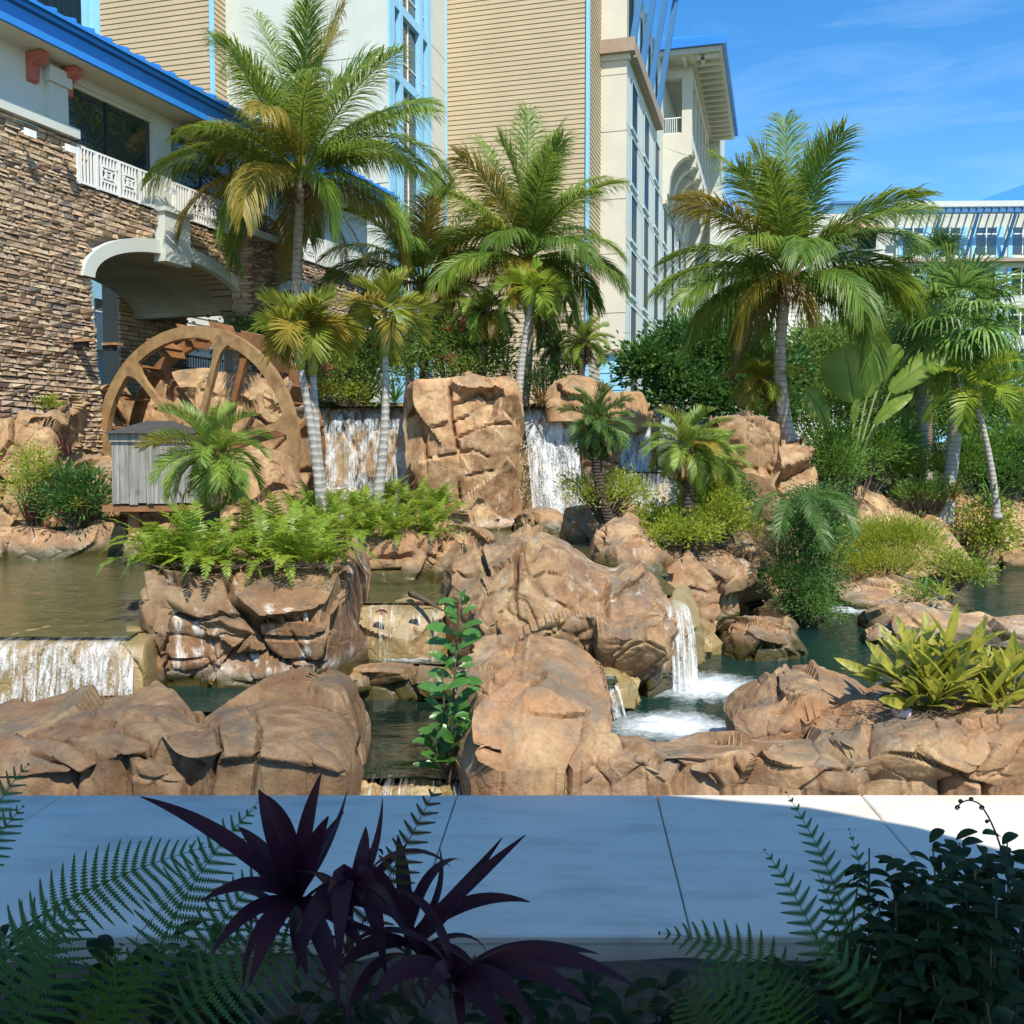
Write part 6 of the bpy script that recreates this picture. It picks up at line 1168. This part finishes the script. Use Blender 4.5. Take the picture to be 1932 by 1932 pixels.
WC = at(364, 846, 23.2); RO, RI, WD = 2.88, 2.6, 1.05
def ring(c, r0, r1, a, d, n=72, th0=0, th1=2 * math.pi):
    th_ = np.linspace(th0, th1, n); V = []
    for q_ in th_:
        e = wu * math.cos(q_) + wz * math.sin(q_)
        V += [c + e * r0, c + e * r1, c + e * r1 + a * d, c + e * r0 + a * d]
    return np.array(V), grid_faces(n, 4, True)
WH = thing("water_wheel", "big weathered wooden water wheel with curved buckets", "water wheel", WC - wz * RO)
part("rim", ring(WC, RI, RO, wa, .16), wood, WH, smooth=False); part("rim", ring(WC + wa * WD, RI, RO, wa, .16), woodr, WH)
part("hub", tube(np.array([WC - wa * .25, WC + wa * (WD + .4)]), .3, 20), woodr, WH, smooth=False)
for k in range(20):
    q_ = k * 2 * math.pi / 20 + .1; e = wu * math.cos(q_) + wz * math.sin(q_); tn_ = -wu * math.sin(q_) + wz * math.cos(q_)
    part("bucket", merge([box(WC + e * (RI + .08) + wa * .163, e * .33 + tn_ * .22, wa * (WD - .168), tn_ * .05), box(WC + e * (RI - .16) + wa * .163, e * .16, wa * (WD - .168), tn_ * .05)]), woodr, WH)
for a_off, mt in ((0.02, wood), (WD + .02, woodr)):
    for k in range(6):
        q_ = k * math.pi / 3 + R(12); e = wu * math.cos(q_) + wz * math.sin(q_); tn_ = -wu * math.sin(q_) + wz * math.cos(q_); o_ = WC + wa * (a_off - .025)
        V = []
        # spoke flares into a curved bracket where it meets the rim
        for r_, w_ in ((.25, .085), (1.2, .075), (2.1, .075), (2.35, .1), (2.5, .17), (RI + .04, .28)): V += [o_ + e * r_ - tn_ * w_ , o_ + e * r_ + tn_ * w_, o_ + e * r_ + tn_ * w_ + wa * .13, o_ + e * r_ - tn_ * w_ + wa * .13]
        part("spoke", (np.array(V), [grid_faces(6, 4, True), np.array([[0, 1, 2, 3], [20, 21, 22, 23]])]), mt, WH)
# trough post under the wheel's far side
part("axle_post", box(WC + wu * 1.9 - wz * 3.0 + wa * .3, wu * .28, wa * .3, wz * 1.5), woodr, WH)

# ------------------------------------------------------------------ plank box
Yb = 18.6; A = at(212, 952, Yb); ex_ = unit(np.array([.97, .1, 0])); Wb = at(362, 950, Yb)[0] - A[0]; zb0 = at(212, 950, Yb)[2]; zb1 = at(212, 822, Yb)[2]; ey_ = np.array([-ex_[1], ex_[0], 0]); A[2] = zb0
BX = thing("plank_box", "grey weathered plank box with a dark low roof, under the water wheel", "box", A)
n = 10; wds = np.array([.9, 1.1, 1, 1.05, .8, .65, 1.1, 1.0, 1.1, 1.0]); wds = wds / wds.sum() * Wb; u = 0
rgq = random.Random(3)
for k in range(n):
    part("plank", box(A + ex_ * (u + .004) + ey_ * rgq.uniform(0, .02) + wz * rgq.uniform(-.03, .015), ex_ * (wds[k] - .008), ey_ * .03, wz * (zb1 - zb0)), greyw, BX); u += wds[k]
part("corner_batten", box(A + ex_ * Wb * .45 - ey_ * .03, ex_ * .09, ey_ * .029, wz * (zb1 - zb0 - .1)), greyw, BX)
part("top_board", box(A - ex_ * .03 - ey_ * .04 + wz * (zb1 - zb0 - .12), ex_ * (Wb + .06), ey_ * .035, wz * .16), greyw, BX)
for k in range(8): part("side_plank", box(A + ey_ * (.06 + k * .16) + ex_ * .0, ex_ * .03, ey_ * .15, wz * (zb1 - zb0)), greyw, BX)
for k in range(8): part("side_plank", box(A + ey_ * (.06 + k * .16) + ex_ * (Wb - .03), ex_ * .03, ey_ * .15, wz * (zb1 - zb0)), greyw, BX)
zt = zb1 - zb0 + .045; V = np.array([A - ex_ * .12 - ey_ * .14 + wz * zt, A + ex_ * (Wb + .12) - ey_ * .14 + wz * zt, A + ex_ * (Wb + .12) + ey_ * 1.5 + wz * zt, A - ex_ * .12 + ey_ * 1.5 + wz * zt, A + ex_ * Wb * .35 + ey_ * .6 + wz * (zt + .26), A + ex_ * Wb * .65 + ey_ * .6 + wz * (zt + .26)]); part("roof", (V, [np.array([[3, 2, 1, 0], [0, 1, 5, 4], [2, 3, 4, 5]]), np.array([[1, 2, 5], [3, 0, 4]])]), roofm, BX)
part("leg", box(A + ex_ * .2 + ey_ * .3 - wz * 1.2, ex_ * .2, ey_ * .2, wz * 1.22), woodr, BX); part("leg", box(A + ex_ * (Wb - .5) + ey_ * .3 - wz * 1.2, ex_ * .2, ey_ * .2, wz * 1.22), woodr, BX)
# dark timber platform under the box
part("platform", box(A - ex_ * .2 + ey_ * .05 - wz * .16, ex_ * (Wb + .3), ey_ * 1.4, wz * .12), woodr, BX)

# ------------------------------------------------------------------ ginger, pot, fig sapling
def lance(base, tip, w, sag, mat, parent, up=(0, -.5, .8), n=10, fold=.3, name="leaf"):
    b, t_ = np.asarray(base, float), np.asarray(tip, float); c = (b + t_) / 2 + np.asarray(sag, float); return part(name, blade(bez(b, c, t_, n), w, fold, up), mat, parent, smooth=True)
q = np.random.default_rng(12)
def ginger(label, x, y, Y, stems, seed):
    q = np.random.default_rng(seed); b0 = at(x, y, Y); o = thing("shell_ginger", label, "plant", b0)
    for (tx, ty, dY, nl) in stems:
        e = at(tx, ty, Y + dY); c = bez(b0 + q.normal(0, .06, 3) * np.array([1, 1, 0]), (b0 + e) / 2 + np.array([0, 0, .08]), e, 10); part("stalk", tube(c, np.linspace(.014, .006, 10), 5), stemg, o, smooth=True); dr = unit(c[-1] - c[0])
        for k in range(nl):
            f = .3 + .7 * k / max(1, nl - 1); p0 = resample(c, np.array([f]))[0]; sd = 1 if k % 2 else -1; L_ = q.uniform(.36, .56)
            d = unit(dr * .55 + np.array([sd * q.uniform(.5, .9), q.uniform(-.7, .3), q.uniform(-.05, .45)])); lance(p0, p0 + d * L_, q.uniform(.045, .062), np.array([0, 0, .07]), L_ging, o, (0, -.3, 1))
        lance(e, e + dr * .46, .05, (0, -.02, .03), L_ging, o, (0, -1, .3))
ginger("larger variegated yellow ginger clump on the walkway rim", 1767, 1354, 9.6, [(1692, 1276, 0, 6), (1722, 1241, 0.1, 6), (1752, 1231, 0.3, 7), (1787, 1221, 0.1, 7), (1822, 1241, 0, 6), (1732, 1316, -0.3, 5), (1797, 1286, -0.3, 6), (1672, 1296, 0.2, 4), (1752, 1276, 0, 6), (1712, 1336, -0.3, 4), (1767, 1316, -0.35, 5), (1697, 1251, 0.3, 6), (1807, 1261, 0.3, 6), (1652, 1286, 0.1, 4), (1832, 1276, 0.2, 5)], 5)
ginger("smaller yellow ginger clump cut by the picture's edge", 1882, 1359, 9.6, [(1862, 1276, 0.1, 6), (1897, 1271, 0, 6), (1922, 1296, -0.1, 6), (1852, 1326, -0.3, 5), (1892, 1336, -0.4, 5), (1942, 1266, 0.2, 6), (1832, 1306, 0.1, 5)], 6)
pot = m_plain("pale_pink_glaze", (.72, .56, .62), .35, .05)
pc = at(1702, 1352, 9.35); th_ = np.linspace(0, 2 * math.pi, 25)[:-1]; prof = [(.0, -.075), (.055, -.07), (.085, -.03), (.095, .02), (.085, .05), (.075, .052), (.08, .02), (.0, -.02)]
V = np.array([[pc[0] + r_ * math.cos(a), pc[1] + r_ * math.sin(a), pc[2] + z_ + .04] for r_, z_ in prof for a in th_]); o = part("flower_pot", (V, grid_faces(len(prof), 24, True)), pot, smooth=True); tag(o, "small pale pink round pot half sunk in soil under the ginger", "pot")
pb = at(1660, 1288, 9.7); o = part("pebble", (lambda U: (pb + U * np.array([.045, .035, .022]), grid_faces(7, 10, True)))(np.array([[math.sin(a) * math.cos(b), math.sin(a) * math.sin(b), math.cos(a)] for a in np.linspace(.02, math.pi - .02, 7) for b in np.arange(10) * .6283])), pot, smooth=True); tag(o, "small white pebble lying on the angular rim rock", "pebble")
FG = thing("fig_sapling", "glossy broad-leaved sapling rising from the dark pool", "plant", atz(850, 1490, -.3)); b0 = LOC[FG.name]
Yf_ = b0[1]; stemsF = [[(850, 1490), (850, 1350), (868, 1135)], [(845, 1480), (838, 1360), (835, 1270)], [(855, 1470), (880, 1410), (895, 1350)], [(848, 1480), (830, 1440), (815, 1400)], [(852, 1470), (858, 1420), (860, 1380)]]
q = np.random.default_rng(21)
for k, st in enumerate(stemsF):
    P = [at(x, y, Yf_ - .1 * i) for i, (x, y) in enumerate(st)]; c = bez(P[0], P[1], P[2], 14); part("stem", tube(c, np.linspace(.018, .006, 14), 6), stemb, FG, smooth=True); nl = (34, 14, 12, 10, 12)[k]
    for j in range(nl):
        f = (.3 if k == 0 else .35) + (.7 if k == 0 else .65) * j / (nl - 1); p0 = resample(c, np.array([f]))[0]; a = j * 2.4 + k; L_ = q.uniform(.18, .32) * (1 - .25 * (f > .9)); d = unit(np.array([math.cos(a), math.sin(a) * .8 - .2, q.uniform(.1, 1.1)])); pp = p0 + d * .03
        e_ = pp + d * L_; cc = (pp + e_) / 2 + np.array([0, 0, .03]); Rc = bez(pp, cc, e_ - np.array([0, 0, .03]), 9); part("leaf", blade(Rc, L_ * q.uniform(.15, .2), .3, (q.normal(0, .5), -.6, .7), lambda s: np.clip(np.sin(math.pi * (s ** 1.15 * .97 + .015)) ** .8, .02, 1)), L_fig, FG, smooth=True)
# fallen leaves and a driftwood stick on the small cascade
for x, y, lab in ((708, 1157, "red-brown fallen leaf on the mossy ledge"), (778, 1142, "second fallen leaf, nearer the cascade's lip")):
    c = at(x, y, 13.05); o = part("fallen_leaf", blade(bez(c, c + (.08, 0, .06), c + np.array([.17, -.05, .0]), 6), .05, .4), L_red, smooth=True); tag(o, lab, "leaf")
c = at(775, 1120, 13.6); dk = thing("driftwood", "dark stick lodged across the small cascade's lip", "branch", c); part("limb", tube(bez(c, at(800, 1130, 13.2), at(836, 1152, 12.95), 9), np.linspace(.05, .015, 9), 7), stemb, dk, smooth=True); part("twig", tube(bez(at(800, 1127, 13.3), at(812, 1120, 13.3), at(825, 1117, 13.3), 5), .012, 5), stemb, dk)

# ------------------------------------------------------------------ shaded planting in front of the walkway
def toothed(Rc, n, l, seed, up, m=13, w=.0125, curve=.35, hang=.12):
    """wood-fern frond: each pinna is a comb of small lobes"""
    q = np.random.default_rng(seed); Rd = resample(Rc, np.linspace(0, 1, 40)); T, B, N = curve_frame(Rd, np.array(up, float)); Lr = np.linalg.norm(np.diff(Rd, axis=0), axis=1).sum(); n = int(np.clip(Lr * .85 / .043, 12, 34)); w = Lr * .85 / n * .27; s = np.linspace(.14, .985, n); fi = lambda A, ss: unit(np.stack([np.interp(ss, np.linspace(0, 1, 40), A[:, i]) for i in range(3)], -1)); out = []
    Ps, Ws = [], []; sp_, sw_ = [], []
    for sd in (1, -1):
        P0 = resample(Rd, s); t_, b_, n_ = fi(T, s), fi(B, s), fi(N, s); u = (s - .14) / .86; ln_ = l * np.clip((1 - u ** 2.2) * (.55 + .6 * np.minimum(u * 3, 1)), .06, 1) * q.uniform(.93, 1.07, n); an = np.radians(4 + 30 * u); d = unit(b_ * (sd * np.cos(an))[:, None] + t_ * np.sin(an)[:, None] + n_ * .1)
        v = np.linspace(0, 1, m + 1); pin = P0[:, None] + d[:, None] * (v[None, :, None] * ln_[:, None, None]) + t_[:, None] * (curve * v[None, :, None] ** 2 * ln_[:, None, None] * .35) + np.array([0, 0, -1.0]) * (hang * v[None, :, None] ** 2 * ln_[:, None, None])
        sp_.append(pin[:, ::2]); wv = unit(np.cross(d, n_))[:, None]; sw_.append(np.broadcast_to(wv * .0045, pin[:, ::2].shape) + 0 * pin[:, ::2])
        for s2_ in (1, -1):
            base = pin[:, :-1]; nxt = pin[:, 1:]; ax = unit(nxt - base); side = unit(np.cross(ax, n_[:, None]))
            lw = w * np.clip((1 - v[:-1] ** 1.6), .12, 1)[None, :, None] * (ln_ / l * .75 + .35)[:, None, None]; tip = base + side * s2_ * lw * 1.55 + ax * lw * .5; hw = (nxt - base) * .42
            P = np.stack([base + hw, (base + tip) / 2 + hw * .9, tip + hw * .6], 2).reshape(-1, 3, 3); W = np.stack([hw, hw * .9, hw * .25], 2).reshape(-1, 3, 3); Ps.append(P); Ws.append(W)
    rt = tube(Rd[::2], np.linspace(.006, .0015, 20), 5, False)
    return merge([strips(np.concatenate(Ps), np.concatenate(Ws)), strips(np.concatenate(sp_), np.concatenate(sw_)), (rt[0], rt[1][0])])
def fern_fg(label, fr, seed, mat=L_fgfern, name="wood_fern"):
    o = None
    for k, (x0, y0, Y0, x1, y1, x2, y2, Y2, l, up) in enumerate(fr):
        a, e = at(x0, y0, Y0), at(x2, y2, Y2); c = at(x1, y1, (Y0 + Y2) / 2)
        if o is None: o = thing(name, label, "fern", (a[0], a[1], -.05))
        part("frond", toothed(bez(a, c, e, 30), 24, l, seed + k, up), mat, o)
    return o
UP = (.1, -.75, .65)
fern_fg("broad wood fern arching over the walkway beside the purple cordyline", [(250, 1960, 4.2, 300, 1700, 485, 1520, 4.7, .23, (-.3, -.85, .4)), (-30, 1800, 4.3, 150, 1660, 400, 1595, 4.8, .22, (.2, -.7, .65)), (300, 1960, 3.9, 430, 1800, 640, 1770, 4.1, .25, (0, -.8, .6)), (40, 1960, 4.0, 60, 1800, 150, 1700, 4.3, .22, (.3, -.9, .2)), (120, 1990, 3.8, 240, 1860, 330, 1790, 3.9, .22, (.5, -.8, .3)), (330, 1990, 4.2, 360, 1750, 540, 1610, 4.6, .2, (-.2, -.6, .75)), (200, 2000, 3.7, 190, 1900, 230, 1780, 3.7, .2, (0, -1, .1)), (20, 1990, 3.6, 80, 1880, 110, 1760, 3.7, .2, (0, -1, .1)), (-60, 1900, 3.8, 20, 1780, 140, 1720, 4.0, .22, (.2, -.8, .5))], 700)
fern_fg("fern fronds entering at the picture's edge above the walkway", [(-60, 1640, 4.4, -20, 1520, 55, 1440, 4.6, .17, (-.5, -.8, .2)), (-70, 1700, 4.4, -30, 1600, 45, 1520, 4.6, .17, (-.5, -.8, .2))], 720)
dry = m_leaf("leaf_olive_fern", [(.05, .045, .012), (.075, .065, .018), (.1, .085, .02)], trans=.3)
fern_fg("olive curling fern frond standing against the pale walkway", [(560, 1930, 4.0, 700, 1740, 845, 1440, 4.3, .14, (.6, -.75, .2)), (600, 1950, 4.2, 760, 1850, 950, 1810, 4.3, .13, (0, -.6, .8)), (420, 1900, 4.3, 480, 1760, 560, 1680, 4.6, .17, (0, -.6, .8))], 730, dry)
fern_fg("wood fern fronds reaching up beside the dark shrub", [(1640, 1960, 4.3, 1620, 1700, 1480, 1490, 4.8, .15, (.5, -.8, .3)), (1560, 1960, 4.2, 1480, 1780, 1240, 1760, 4.6, .17, (0, -.7, .7)), (1600, 1960, 4.2, 1560, 1760, 1440, 1600, 4.6, .15, (.4, -.8, .4)), (1480, 1990, 4.0, 1400, 1850, 1290, 1850, 4.1, .16, (0, -.7, .7)), (1620, 1990, 4.3, 1610, 1800, 1540, 1640, 4.6, .14, (.4, -.8, .3)), (1350, 2000, 3.9, 1330, 1930, 1290, 1870, 3.9, .15, (0, -.9, .4)), (1500, 2000, 3.9, 1490, 1900, 1440, 1830, 3.9, .17, (.2, -.9, .4)), (1660, 1960, 4.4, 1670, 1760, 1600, 1560, 4.8, .13, (.5, -.8, .3)), (1700, 1990, 4.0, 1650, 1850, 1520, 1760, 4.1, .15, (.2, -.8, .5)), (1420, 1990, 4.2, 1380, 1860, 1330, 1760, 4.4, .15, (.3, -.8, .4))], 740)
lp = lambda s: np.clip(np.sin(math.pi * np.clip(s * .9 + .08, 0, 1)) ** .9 * (1 - .25 * s), .02, 1)
def cordy(label, base, Ls):
    bx, by, Yb_ = base; b = at(bx, by, Yb_); o = thing("purple_cordyline", label, "plant", (b[0], b[1], -.05)); part("stem", tube(bez((b[0] - .02, b[1], -.05), (b + np.array([b[0], b[1], 0])) / 2, b, 8), np.linspace(.022, .016, 8), 7), stemb, o, smooth=True)
    for k, (cx_, cy_, tx, ty, Yt, w, up) in enumerate(Ls):
        e = at(tx, ty, Yt); c = at(cx_, cy_, (Yb_ + Yt) / 2 - .05); part("leaf", blade(bez(b, c, e, 14), w * .85, .3, up, lp), L_cord, o, smooth=True)
    q_ = np.random.default_rng(int(bx))
    for k in range(6):
        part("leaf", blade(arc_curve(b + np.array([0, 0, -.05 * (k % 3)]), k * 137.5 + bx, q_.uniform(15, 80), q_.uniform(.38, .62), q_.uniform(30, 130), 14), q_.uniform(.024, .04), q_.uniform(.1, .4), (0, 0, 1), lp), L_cord, o, smooth=True)
    return o
cordy("purple cordyline with the tallest pointed leaves, nearest the fern", (560, 1700, 4.3), [(520, 1560, 488, 1490, 4.3, .075, (.5, -.8, .2)), (575, 1560, 606, 1460, 4.2, .06, (-.5, -.8, .1)), (430, 1560, 265, 1503, 4.6, .055, (.2, -.6, .8)), (640, 1580, 655, 1490, 4.6, .03, (-.6, -.7, .2)), (545, 1560, 500, 1500, 4.0, .07, (.8, -.5, .1)), (600, 1600, 650, 1530, 4.5, .05, (-.6, -.7, .3)), (480, 1640, 380, 1700, 4.0, .05, (0, -.6, .8)), (470, 1690, 400, 1800, 4.0, .05, (0, -.6, .8)), (640, 1700, 690, 1800, 4.0, .05, (0, -.7, .7)), (560, 1760, 580, 1840, 3.9, .05, (0, -1, .2)), (500, 1600, 450, 1560, 4.4, .05, (.4, -.8, .3)), (590, 1600, 620, 1540, 4.1, .06, (-.3, -.9, .2)), (520, 1700, 470, 1860, 3.8, .06, (0, -.8, .5)), (620, 1740, 640, 1900, 3.7, .06, (0, -.9, .4))])
cordy("purple cordyline with hanging maroon leaves in the middle of the bed", (660, 1700, 4.1), [(690, 1560, 730, 1850, 3.9, .07, (-.3, -.8, .5)), (640, 1560, 640, 1830, 3.8, .065, (.3, -.9, .3)), (700, 1580, 780, 1760, 4.0, .05, (-.5, -.6, .6)), (720, 1620, 722, 1505, 4.2, .03, (-.6, -.8, .1)), (690, 1610, 690, 1560, 4.2, .04, (0, -1, .1)), (720, 1640, 770, 1590, 4.3, .03, (-.5, -.8, .2)), (600, 1640, 560, 1830, 3.9, .06, (.2, -.9, .4)), (750, 1650, 800, 1830, 4.0, .05, (0, -.8, .5)), (690, 1680, 740, 1730, 3.8, .05, (0, -.8, .5))])
cordy("purple cordyline pointing its leaves across the concrete", (770, 1780, 4.1), [(870, 1680, 992, 1575, 4.3, .045, (-.4, -.7, .6)), (860, 1700, 948, 1545 + 35, 4.4, .04, (-.5, -.8, .3)), (880, 1670, 1000, 1702, 4.1, .045, (0, -.6, .8)), (830, 1740, 900, 1650, 4.0, .06, (-.6, -.7, .4)), (850, 1700, 830, 1600, 4.4, .03, (-.6, -.7, .3)), (700, 1760, 640, 1830, 4.0, .05, (0, -.7, .7)), (840, 1800, 930, 1850, 3.9, .05, (0, -.7, .7))])
cordy("low purple cordyline sprawling along the bottom of the bed", (860, 1850, 3.9), [(1010, 1750, 1205, 1865, 4.0, .06, (0, -.55, .85)), (980, 1780, 1120, 1900, 3.8, .06, (0, -.6, .8)), (960, 1770, 1100, 1790, 4.3, .05, (0, -.6, .8)), (760, 1780, 700, 1900, 3.7, .06, (0, -.7, .7)), (930, 1810, 1010, 1930, 3.6, .06, (.2, -.8, .5)), (840, 1790, 800, 1900, 3.6, .05, (0, -.8, .5)), (1000, 1765, 1130, 1800, 4.2, .04, (0, -.6, .8)), (900, 1850, 960, 1960, 3.5, .06, (.2, -.8, .5))])
# dark glossy shrub, low fillers, one uncurling fern tip
def bigleaf(name, label, pts, n, L_, seed, mat, cat="shrub", wr=.2):
    q = np.random.default_rng(seed); c0 = np.mean([p[:3] for p in pts], 0); o = thing(name, label, cat, (c0[0], c0[1], -.05)); tw = []
    for p in pts:
        c = np.array(p[:3]); base = np.array([c[0] + q.normal(0, .06), c[1] + q.normal(0, .06), -.05]); tw.append(tube(bez(base, (base + c) / 2 + q.normal(0, .05, 3), c, 8), np.linspace(.009, .004, 8), 4, False)); m = int(n / len(pts)); lf = []
        for j in range(m):
            f = q.uniform(.35, 1); p0 = base + (c - base) * f + q.normal(0, .03, 3); a = j * 2.4 + q.uniform(0, .5); d = unit(np.array([math.cos(a), math.sin(a), q.uniform(-.25, .55)])); l = L_ * q.uniform(.65, 1.15); part("leaf", blade(bez(p0, p0 + d * l * .5 + (0, 0, .02), p0 + d * l - np.array([0, 0, .02]), 7), l * wr, .2, (0, -.3, 1), lambda s: np.clip(np.sin(math.pi * (s * .96 + .02)) ** .7, .02, 1)), mat, o, smooth=True)
    part("stem", merge(tw), stemb, o, kind="stuff")
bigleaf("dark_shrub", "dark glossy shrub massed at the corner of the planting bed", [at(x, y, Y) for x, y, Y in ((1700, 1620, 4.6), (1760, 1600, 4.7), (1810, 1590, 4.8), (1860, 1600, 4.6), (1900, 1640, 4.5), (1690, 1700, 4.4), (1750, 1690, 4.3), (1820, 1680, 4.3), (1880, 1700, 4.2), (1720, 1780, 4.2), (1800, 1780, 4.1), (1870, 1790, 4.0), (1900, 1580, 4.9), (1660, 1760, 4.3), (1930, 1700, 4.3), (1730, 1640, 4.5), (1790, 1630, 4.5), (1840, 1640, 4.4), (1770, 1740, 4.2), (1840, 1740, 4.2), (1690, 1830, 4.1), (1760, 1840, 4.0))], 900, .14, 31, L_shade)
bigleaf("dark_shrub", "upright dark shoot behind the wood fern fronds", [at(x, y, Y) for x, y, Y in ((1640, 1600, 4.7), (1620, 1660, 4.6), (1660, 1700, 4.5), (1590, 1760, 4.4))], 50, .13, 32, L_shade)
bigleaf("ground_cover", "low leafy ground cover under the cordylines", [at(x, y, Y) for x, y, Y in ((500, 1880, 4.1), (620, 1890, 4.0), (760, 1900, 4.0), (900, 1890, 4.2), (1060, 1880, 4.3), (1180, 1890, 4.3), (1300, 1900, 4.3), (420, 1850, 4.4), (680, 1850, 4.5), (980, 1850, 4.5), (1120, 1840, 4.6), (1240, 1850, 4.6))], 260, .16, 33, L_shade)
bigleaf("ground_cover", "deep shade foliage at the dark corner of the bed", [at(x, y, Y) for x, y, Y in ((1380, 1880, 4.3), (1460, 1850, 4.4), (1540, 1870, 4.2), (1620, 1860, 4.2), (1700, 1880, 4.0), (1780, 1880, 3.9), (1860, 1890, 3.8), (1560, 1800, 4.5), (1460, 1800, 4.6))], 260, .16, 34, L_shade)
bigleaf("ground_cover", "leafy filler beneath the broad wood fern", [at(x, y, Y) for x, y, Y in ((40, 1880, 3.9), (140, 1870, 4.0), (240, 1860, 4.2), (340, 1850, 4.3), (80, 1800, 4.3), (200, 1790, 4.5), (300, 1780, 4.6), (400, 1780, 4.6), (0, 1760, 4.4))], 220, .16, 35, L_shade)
CR = thing("fern_crozier", "dark uncurling fern tip bent over the sunlit slab", "fern", at(1910, 1700, 4.6)); c = np.concatenate([bez(at(1910, 1700, 4.6), at(1890, 1570, 4.7), at(1850, 1518, 4.7), 12), bez(at(1850, 1518, 4.7), at(1825, 1500, 4.7), at(1806, 1522, 4.7), 8)[1:]]); part("stalk", tube(c, np.linspace(.006, .003, len(c)), 5), dark, CR, smooth=True)
for x, y, r_ in ((1806, 1524, .012), (1812, 1512, .01), (1832, 1508, .01), (1852, 1524, .012), (1862, 1550, .009)):
    cc = at(x, y, 4.7); a = np.arange(14) * .75; sp2 = np.stack([np.cos(a) * r_ * (1 - a / 14), 0 * a, np.sin(a) * r_ * (1 - a / 14)], -1) + cc; part("coil", tube(sp2, .004, 5), dark, CR, smooth=True)
